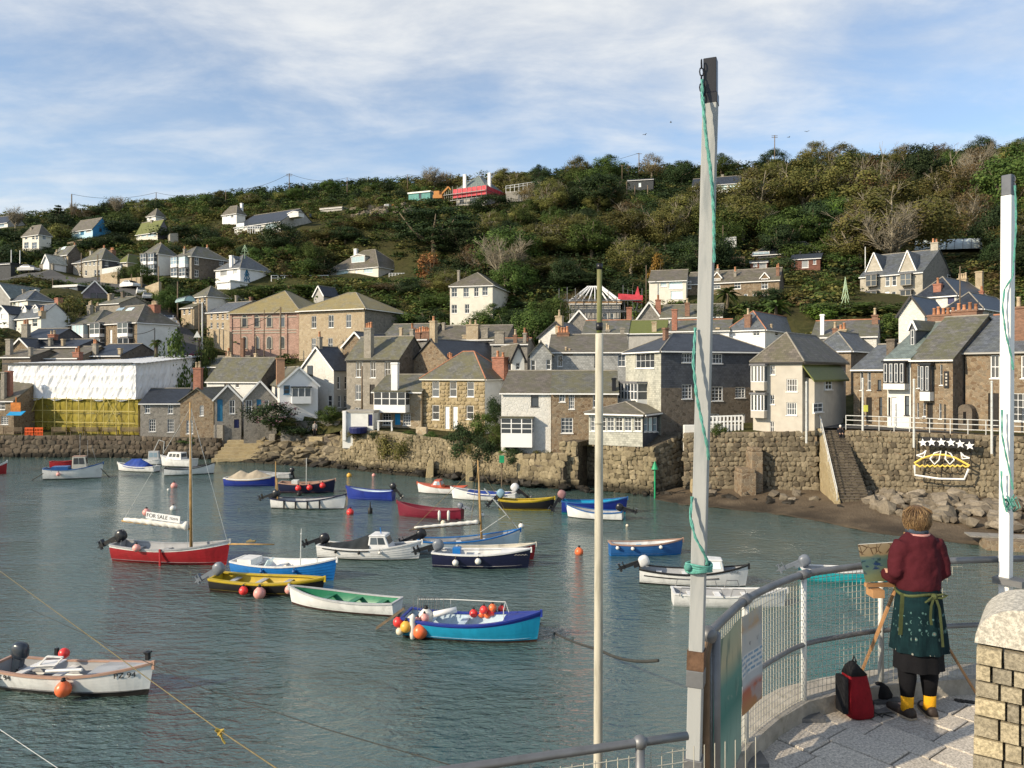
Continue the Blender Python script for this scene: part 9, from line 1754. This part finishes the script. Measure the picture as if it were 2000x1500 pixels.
wire(tops[6], tops[7], 4, 'long overhead wire rising to the tall ridge pole'); wire(P(548,602,112), P(449,640,116),.8, 'overhead wire across the arched hall front'); wire(P(302,642,106), P(250,650,108),.4, 'overhead wire to the bay-window house')
def wallseg(label, px0, t0, b0, D0, px1, t1, b1, D1, th, mat, name='stone_wall', cat='wall'):
 A_, B_, C_, E_ = P(px0,b0,D0), P(px1,b1,D1), P(px1,t1,D1), P(px0,t0,D0); A_.z -= 1.5; B_.z -= 1.5; o = A_.copy(); mb = MB(); n_ = Vector((-(B_-A_).y, (B_-A_).x, 0)).normalized()*th
 mb.prism([v-o for v in (A_,B_,C_,E_)], n_); return tag(mb.build(name, MAT[mat], None, loc=o), label, cat)
wallseg('high rubble retaining wall under the terrace end house', 196,536,572,152,229,530,575,150,.6, 'granite_tan'); wallseg('pale stone wall behind the silver-white car', 234,545,566,149,274,541,566,147,.5, 'granite_tan'); wallseg('stone wall curving down beside the lane cars', 283,560,590,142,310,550,610,139,.5, 'granite_tan'); wallseg('white parapet of the terrace end house', 199,525,533,154,236,519,527,153,.3, 'white_render'); wallseg('low stone wall left of the tall terrace house', 77,517,534,162,103,514,534,161,.4, 'granite_grey')
wallseg('small stone garden building right of the mossy roof', 332,456,470,185,348,455,470,186,3, 'granite_light'); wallseg('pale retaining wall below the blue bungalow', 131,474,482,188,160,467,474,188,.4, 'granite_tan'); wallseg('rough garden wall on the wooded slope', 1392,503,520,132,1455,501,518,132,.3, 'old_timber', 'garden_fence', 'fence'); wallseg('pale concrete wall by the red-sheeted house', 1040,379,394,205,1064,381,394,205,.4, 'white_render'); wallseg('concrete terrace beside the red-sheeted house', 988,374,384,210,1056,370,380,210,.5, 'concrete'); wallseg('white retaining strip seen through trees by the square post', 1396,466,472,145,1438,462,468,145,.4, 'white_render'); wallseg('stone wall above the foot of the lane', 417,640,660,121,448,648,668,119,.5, 'granite_tan')
def white_rails(px0, y0, px1, y1, D0, D1, label, h=1.0, n_=9):
 a, b = P(px0,y0,D0), P(px1,y1,D1); e = empty('white_fence', a, 0, label, 'fence')
 for z in (.5,1.0): mb = MB(); mb.bar(Vector((0,0,z*h)), b-a+Vector((0,0,z*h)),.08,.12); mb.build('rail', MAT['white_paint'], e, uv=False)
 for i in range(n_+1): p = (b-a)*(i/n_); mb = MB(); mb.bar(p-Vector((0,0,.8)), p+Vector((0,0,h)),.12,.12); mb.build('post', MAT['white_paint'], e, uv=False)
white_rails(530,548,641,547,153,163,'white rail fence between the white house and the cream bungalow'); white_rails(484,450,512,450,187,187,'white terrace railing of the long bungalow', 1.0,6); white_rails(760,541,790,541,163,164,'white railing at the right of the cream bungalow', .8,5); white_rails(988,372,1055,362,208,210,'timber fence on the concrete terrace at the ridge', 1.2,8); white_rails(1385,835,1450,833,63.5,63.6,'white balustrade in front of the slate-hung building', .9,9)
def tunnel(label, px0, px1, yt, yb, D0, D1, mat, name, cat):
 a, b = P(px0,yb,D0), P(px1,yb-4,D1); r_ = (yb-yt)/FPX*D0; e = empty(name, a, 0, label, cat); d = b-a; n_ = Vector((-d.y,d.x,0)).normalized(); rows = []; hoops = []
 for i in range(9):
  c = d*(i/8); rows.append([c+n_*r_*1.1*math.cos(t)+Vector((0,0,r_*math.sin(t)*(1+.02*math.sin(i*3)))) for t in [math.pi*k/12 for k in range(13)]])
 mb = MB(); mb.rings(rows, close=False, caps=False); mb.face(rows[0]); mb.face(rows[-1]); mb.build('cover', mat, e, True, uv=False); mb = MB()
 for rw in rows: mb.tube([p*1.0+Vector((0,0,.03)) for p in rw], .05,5)
 mb.build('hoop', MAT['galv'], e, uv=False)
tunnel('translucent polytunnel above the granite villa', 1790,1916,470,492,140,134, plain('polythene', (.5,.56,.54),.3,.15,1.5,.2,.5), 'polytunnel', 'polytunnel'); tunnel('pale teal tent beside the stone house on the lane', 353,371,582,592,132,130, plain('teal_tent', (.42,.62,.62),.5,.08,2,.1), 'marquee', 'tent')
for px, yt, yb, D, m_, lb, wpx in ((1651,541,620,99,'lime_tube','pale green tree-shaped light frame on the slope left of the villa',20),(478,478,502,154,'lime_tube','pale green wire star frame on the bright white house roof',18)):
 plain('lime_tube', (.45,.6,.4),.5,.1,3,0); p = P(px,yb,D); s = D/FPX; h = (yb-yt)*s; w = wpx*s; mb = MB(); k = h/79*1.0
 for z0, z1, f in ((.62,.98,.45),(.45,.82,.72),(.24,.6,1.0)): mb.tube([(0,0,h*z1),(-w/2*f,0,h*z0),(w/2*f,0,h*z0),(0,0,h*z1)], .045,5)
 mb.tube([(0,0,-.6),(0,0,h)], .05,5); tag(mb.build('light_frame', MAT['lime_tube'], None, uv=False, loc=p), lb, 'light frame')
plain('digger_orange', (.5,.22,.06),.5,.15,3,.1); p = P(752,418,203); e = empty('excavator', p, R(20), 'small excavator on the spoil heap of the building site', 'excavator'); mb = MB(); mb.box((-1.2,-.9,0),(1.2,-.4,.6)); mb.box((-1.2,.4,0),(1.2,.9,.6)); mb.build('track', MAT['black_paint'], e, uv=False); mb = MB(); mb.box((-1.1,-.8,.7),(1.0,.8,1.3)); mb.box((-.2,-.7,1.3),(.9,.1,2.5)); bevel(mb.build('cab', MAT['hull_white'], e, uv=False),.08); mb = MB(); mb.bar((.8,.3,1.2),(2.2,.3,2.8),.3,.3); mb.bar((2.2,.3,2.8),(3.3,.3,1.4),.25,.25); mb.build('arm', MAT['digger_orange'], e, uv=False)
p = P(858,385,210); e = empty('excavator', p, R(-10), 'orange digger arm beside the red-sheeted house', 'excavator'); mb = MB(); mb.box((-1.6,-.9,-.5),(1.0,.9,.5)); mb.box((-1.4,-.7,.5),(.2,.7,1.6)); bevel(mb.build('cab', MAT['digger_orange'], e, uv=False),.08); mb = MB(); mb.bar((.4,0,.6),(2.6,0,2.7),.4,.4); mb.bar((2.6,0,2.7),(3.2,0,1.8),.3,.3); mb.build('arm', MAT['digger_orange'], e, uv=False)
for i in range(46):
 px = random.uniform(690,800); py = random.uniform(402,432); D = 200+random.uniform(-4,4); p = P(px, py, D); p.z = gz(p.x, D)+.6; boulder(p, random.uniform(.8,1.9), 'boulder_grey', 'pale rubble lump on the spoil heap of the building site', 'rubble on the building site', 'rock')
for i in range(40):
 px = random.uniform(935,1020); py = random.uniform(430,450); D = 184; p = P(px, py, D); p.z = gz(p.x, D)+.9; boulder(p, random.uniform(.8,1.7), 'boulder_grey', 'pale stone in the dry bank below the red-sheeted house', 'stones in the dry bank', 'rock')
p = atz(1279,968,.2); e = empty('channel_mark', p, 0, 'green pole with triangular topmark by the sunroom pier', 'marker'); mb = MB(); mb.tube([(0,0,-1),(0,0,2.2)], .07,8); mb.build('pole', plain('mark_green', (.02,.3,.13),.5,.15,3,.05), e, uv=False); mb = MB(); mb.lathe([(.28,2.1),(.02,2.75)], n=10); mb.build('topmark', MAT['mark_green'], e, uv=False)
p = atz(980,950,.0); e = empty('channel_mark', p, 0, 'green pole with square topmark below the white cottage', 'marker'); mb = MB(); mb.tube([(0,0,-1),(0,0,2.2)], .06,8); mb.build('pole', MAT['old_timber'], e, uv=False); mb = MB(); mb.box((-.22,-.22,2.1),(.22,.22,2.7)); mb.build('topmark', MAT['mark_green'], e, uv=False)
def bench(px, label, mat='old_timber', w=2.4):
 p = P(px, 851,92.9); p.z = 2.42; e = empty('bench', p, 0, label, 'bench')
 for k in range(3): mb = MB(); mb.box((0,.1+.14*k,.42),(w,.22+.14*k,.46)); mb.build('seat_slat', MAT[mat], e, uv=False)
 for k in range(3): mb = MB(); mb.box((0,.02,.55+.16*k),(w,.05,.66+.16*k)); mb.build('back_slat', MAT[mat], e, uv=False)
 for x in (.05, w-.12): mb = MB(); mb.box((x,.0,0),(x+.07,.07,1.05)); mb.box((x,.42,0),(x+.07,.49,.6)); mb.box((x,.0,.58),(x+.07,.5,.64)); mb.build('leg', MAT[mat], e, uv=False)
for px, lb in ((100,'leftmost wooden bench on the quay before the yellow netting'),(128,'second wooden bench before the yellow netting'),(160,'third wooden bench before the yellow netting'),(190,'fourth wooden bench before the yellow netting'),(235,'rightmost bench, by the grey rubble cottage'),(5,'bench at the left edge before the brown cottage')): bench(px, lb)
p = P(752,836,78.6); e = empty('garden_table', p, 0, 'white garden table in front of the low white outbuilding', 'table'); mb = MB(); mb.box((-.8,-.4,.7),(.8,.4,.76)); mb.build('table_top', MAT['white_paint'], e, uv=False)
for sx in (-.7,.7):
 for sy in (-.3,.3): mb = MB(); mb.box((sx-.04,sy-.04,-.3),(sx+.04,sy+.04,.7)); mb.build('leg', MAT['white_paint'], e, uv=False)
p = P(700,838,79.0); mb = MB(); mb.lathe([(.9,-.4),(.95,.1),(.9,.2),(.85,.22)], n=16); tag(mb.build('upturned_tub', MAT['navy_paint'], None, uv=False, loc=p), 'dark blue tub in front of the low white outbuilding', 'tub')
p = P(385,676,116); e = empty('road_sign', p, 0, 'triangular road sign by the foot of the lane', 'sign'); mb = MB(); mb.tube([(0,0,-1),(0,0,1.4)], .04,6); mb.build('post', MAT['galv'], e, uv=False); mb = MB(); mb.prism([(-.55,0,1.3),(.55,0,1.3),(0,0,2.3)], (0,.04,0)); mb.build('plate', MAT['galv_white'], e, uv=False)
for px, py, D, lb in ((1310,239,120,'gull flying nearest the square post'),(1260,263,120,'gull flying left of the square post'),(1541,268,140,'gull left of two right of the crossarm pole'),(1576,257,140,'gull right of two right of the crossarm pole')):
 e = empty('gull', P(px,py,D), random.uniform(0,3), lb, 'bird', 'gulls in the sky'); mb = MB(); mb.ball((0,0,0),.07,8,6,(2.4,1,1)); mb.build('body', MAT['motor_grey'], e, True, uv=False)
 for s in (-1,1): mb = MB(); mb.prism([(.08,0,.02),(-.08,0,.02),(-.1,s*.25,.1),(-.12,s*.5,.06),(.02,s*.25,.11)], (0,0,.01)); mb.build('wing', MAT['motor_grey'], e, uv=False)
p = atz(1905,1072,.0); e = empty('outfall', p, R(-14), 'concrete outfall slab with water lip, right behind the white post', 'outfall'); mb = MB(); mb.box((.5,-.3,-.5),(3.2,1.0,.55)); mb.build('slab', MAT['rubble_brown'], e); mb = MB(); mb.box((-.1,.5,.56),(4,1.6,.64)); mb.build('lip', MAT['rubble_grey'], e)
def gblocks():
 rects = []
 inv = lambda px, py: hitg(px, py, 1,0)
 for q in ((844,745,858,775),(878,745,892,775),(912,746,926,775),(844,791,858,820),(911,792,925,819),(868,792,879,841),(883,792,895,841)):
  a = inv(q[0], (q[1]+q[3])/2).x; b = inv(q[2], (q[1]+q[3])/2).x; z1 = inv((q[0]+q[2])/2, q[1]).z; z0 = inv((q[0]+q[2])/2, q[3]).z; rects.append((a-.03,b+.03,z0-.12,z1+.03))
 z = .0; k = 0; n_ = 0
 while z < hg-.3:
  h = random.uniform(.36,.46); x = 0.0
  while x < wg-.1:
   w = min(random.uniform(.45,.95), wg-x); a, b = x, x+w; segs = [(a,b)]
   for r_ in rects:
    if z < r_[3]-.02 and z+h > r_[2]+.02:
     ns = []
     for s0, s1 in segs:
      if s1 <= r_[0] or s0 >= r_[1]: ns.append((s0,s1)); continue
      if s0 < r_[0]: ns.append((s0,r_[0]))
      if s1 > r_[1]: ns.append((r_[1],s1))
     segs = ns
   for s0, s1 in segs:
    if s1-s0 > .12 and n_ < 290: obj_from(random.choice(SP['granite_block']), 'granite_block', e_gran, ((s0+s1)/2,-.02, z+h/2),(0,0,0),((s1-s0)*1.03-.02,.16, h*1.03-.02)); n_ += 1
   x += w
  z += h
gblocks()
groups = {}
for o in list(bpy.data.objects):
 if '_b' in o: groups.setdefault(o['_b'], []).append(o)
ORD = 'first second third fourth fifth sixth seventh eighth ninth tenth eleventh twelfth'.split()+['%dth' % k_ for k_ in range(13,40)]
for b_, lst in groups.items():
 lst.sort(key=lambda o: o['_x'])
 for i, o in enumerate(lst):
  o['label'] = b_ if len(lst) == 1 else '%s, %s from the left' % (b_, ORD[i]); del o['_b']; del o['_x']
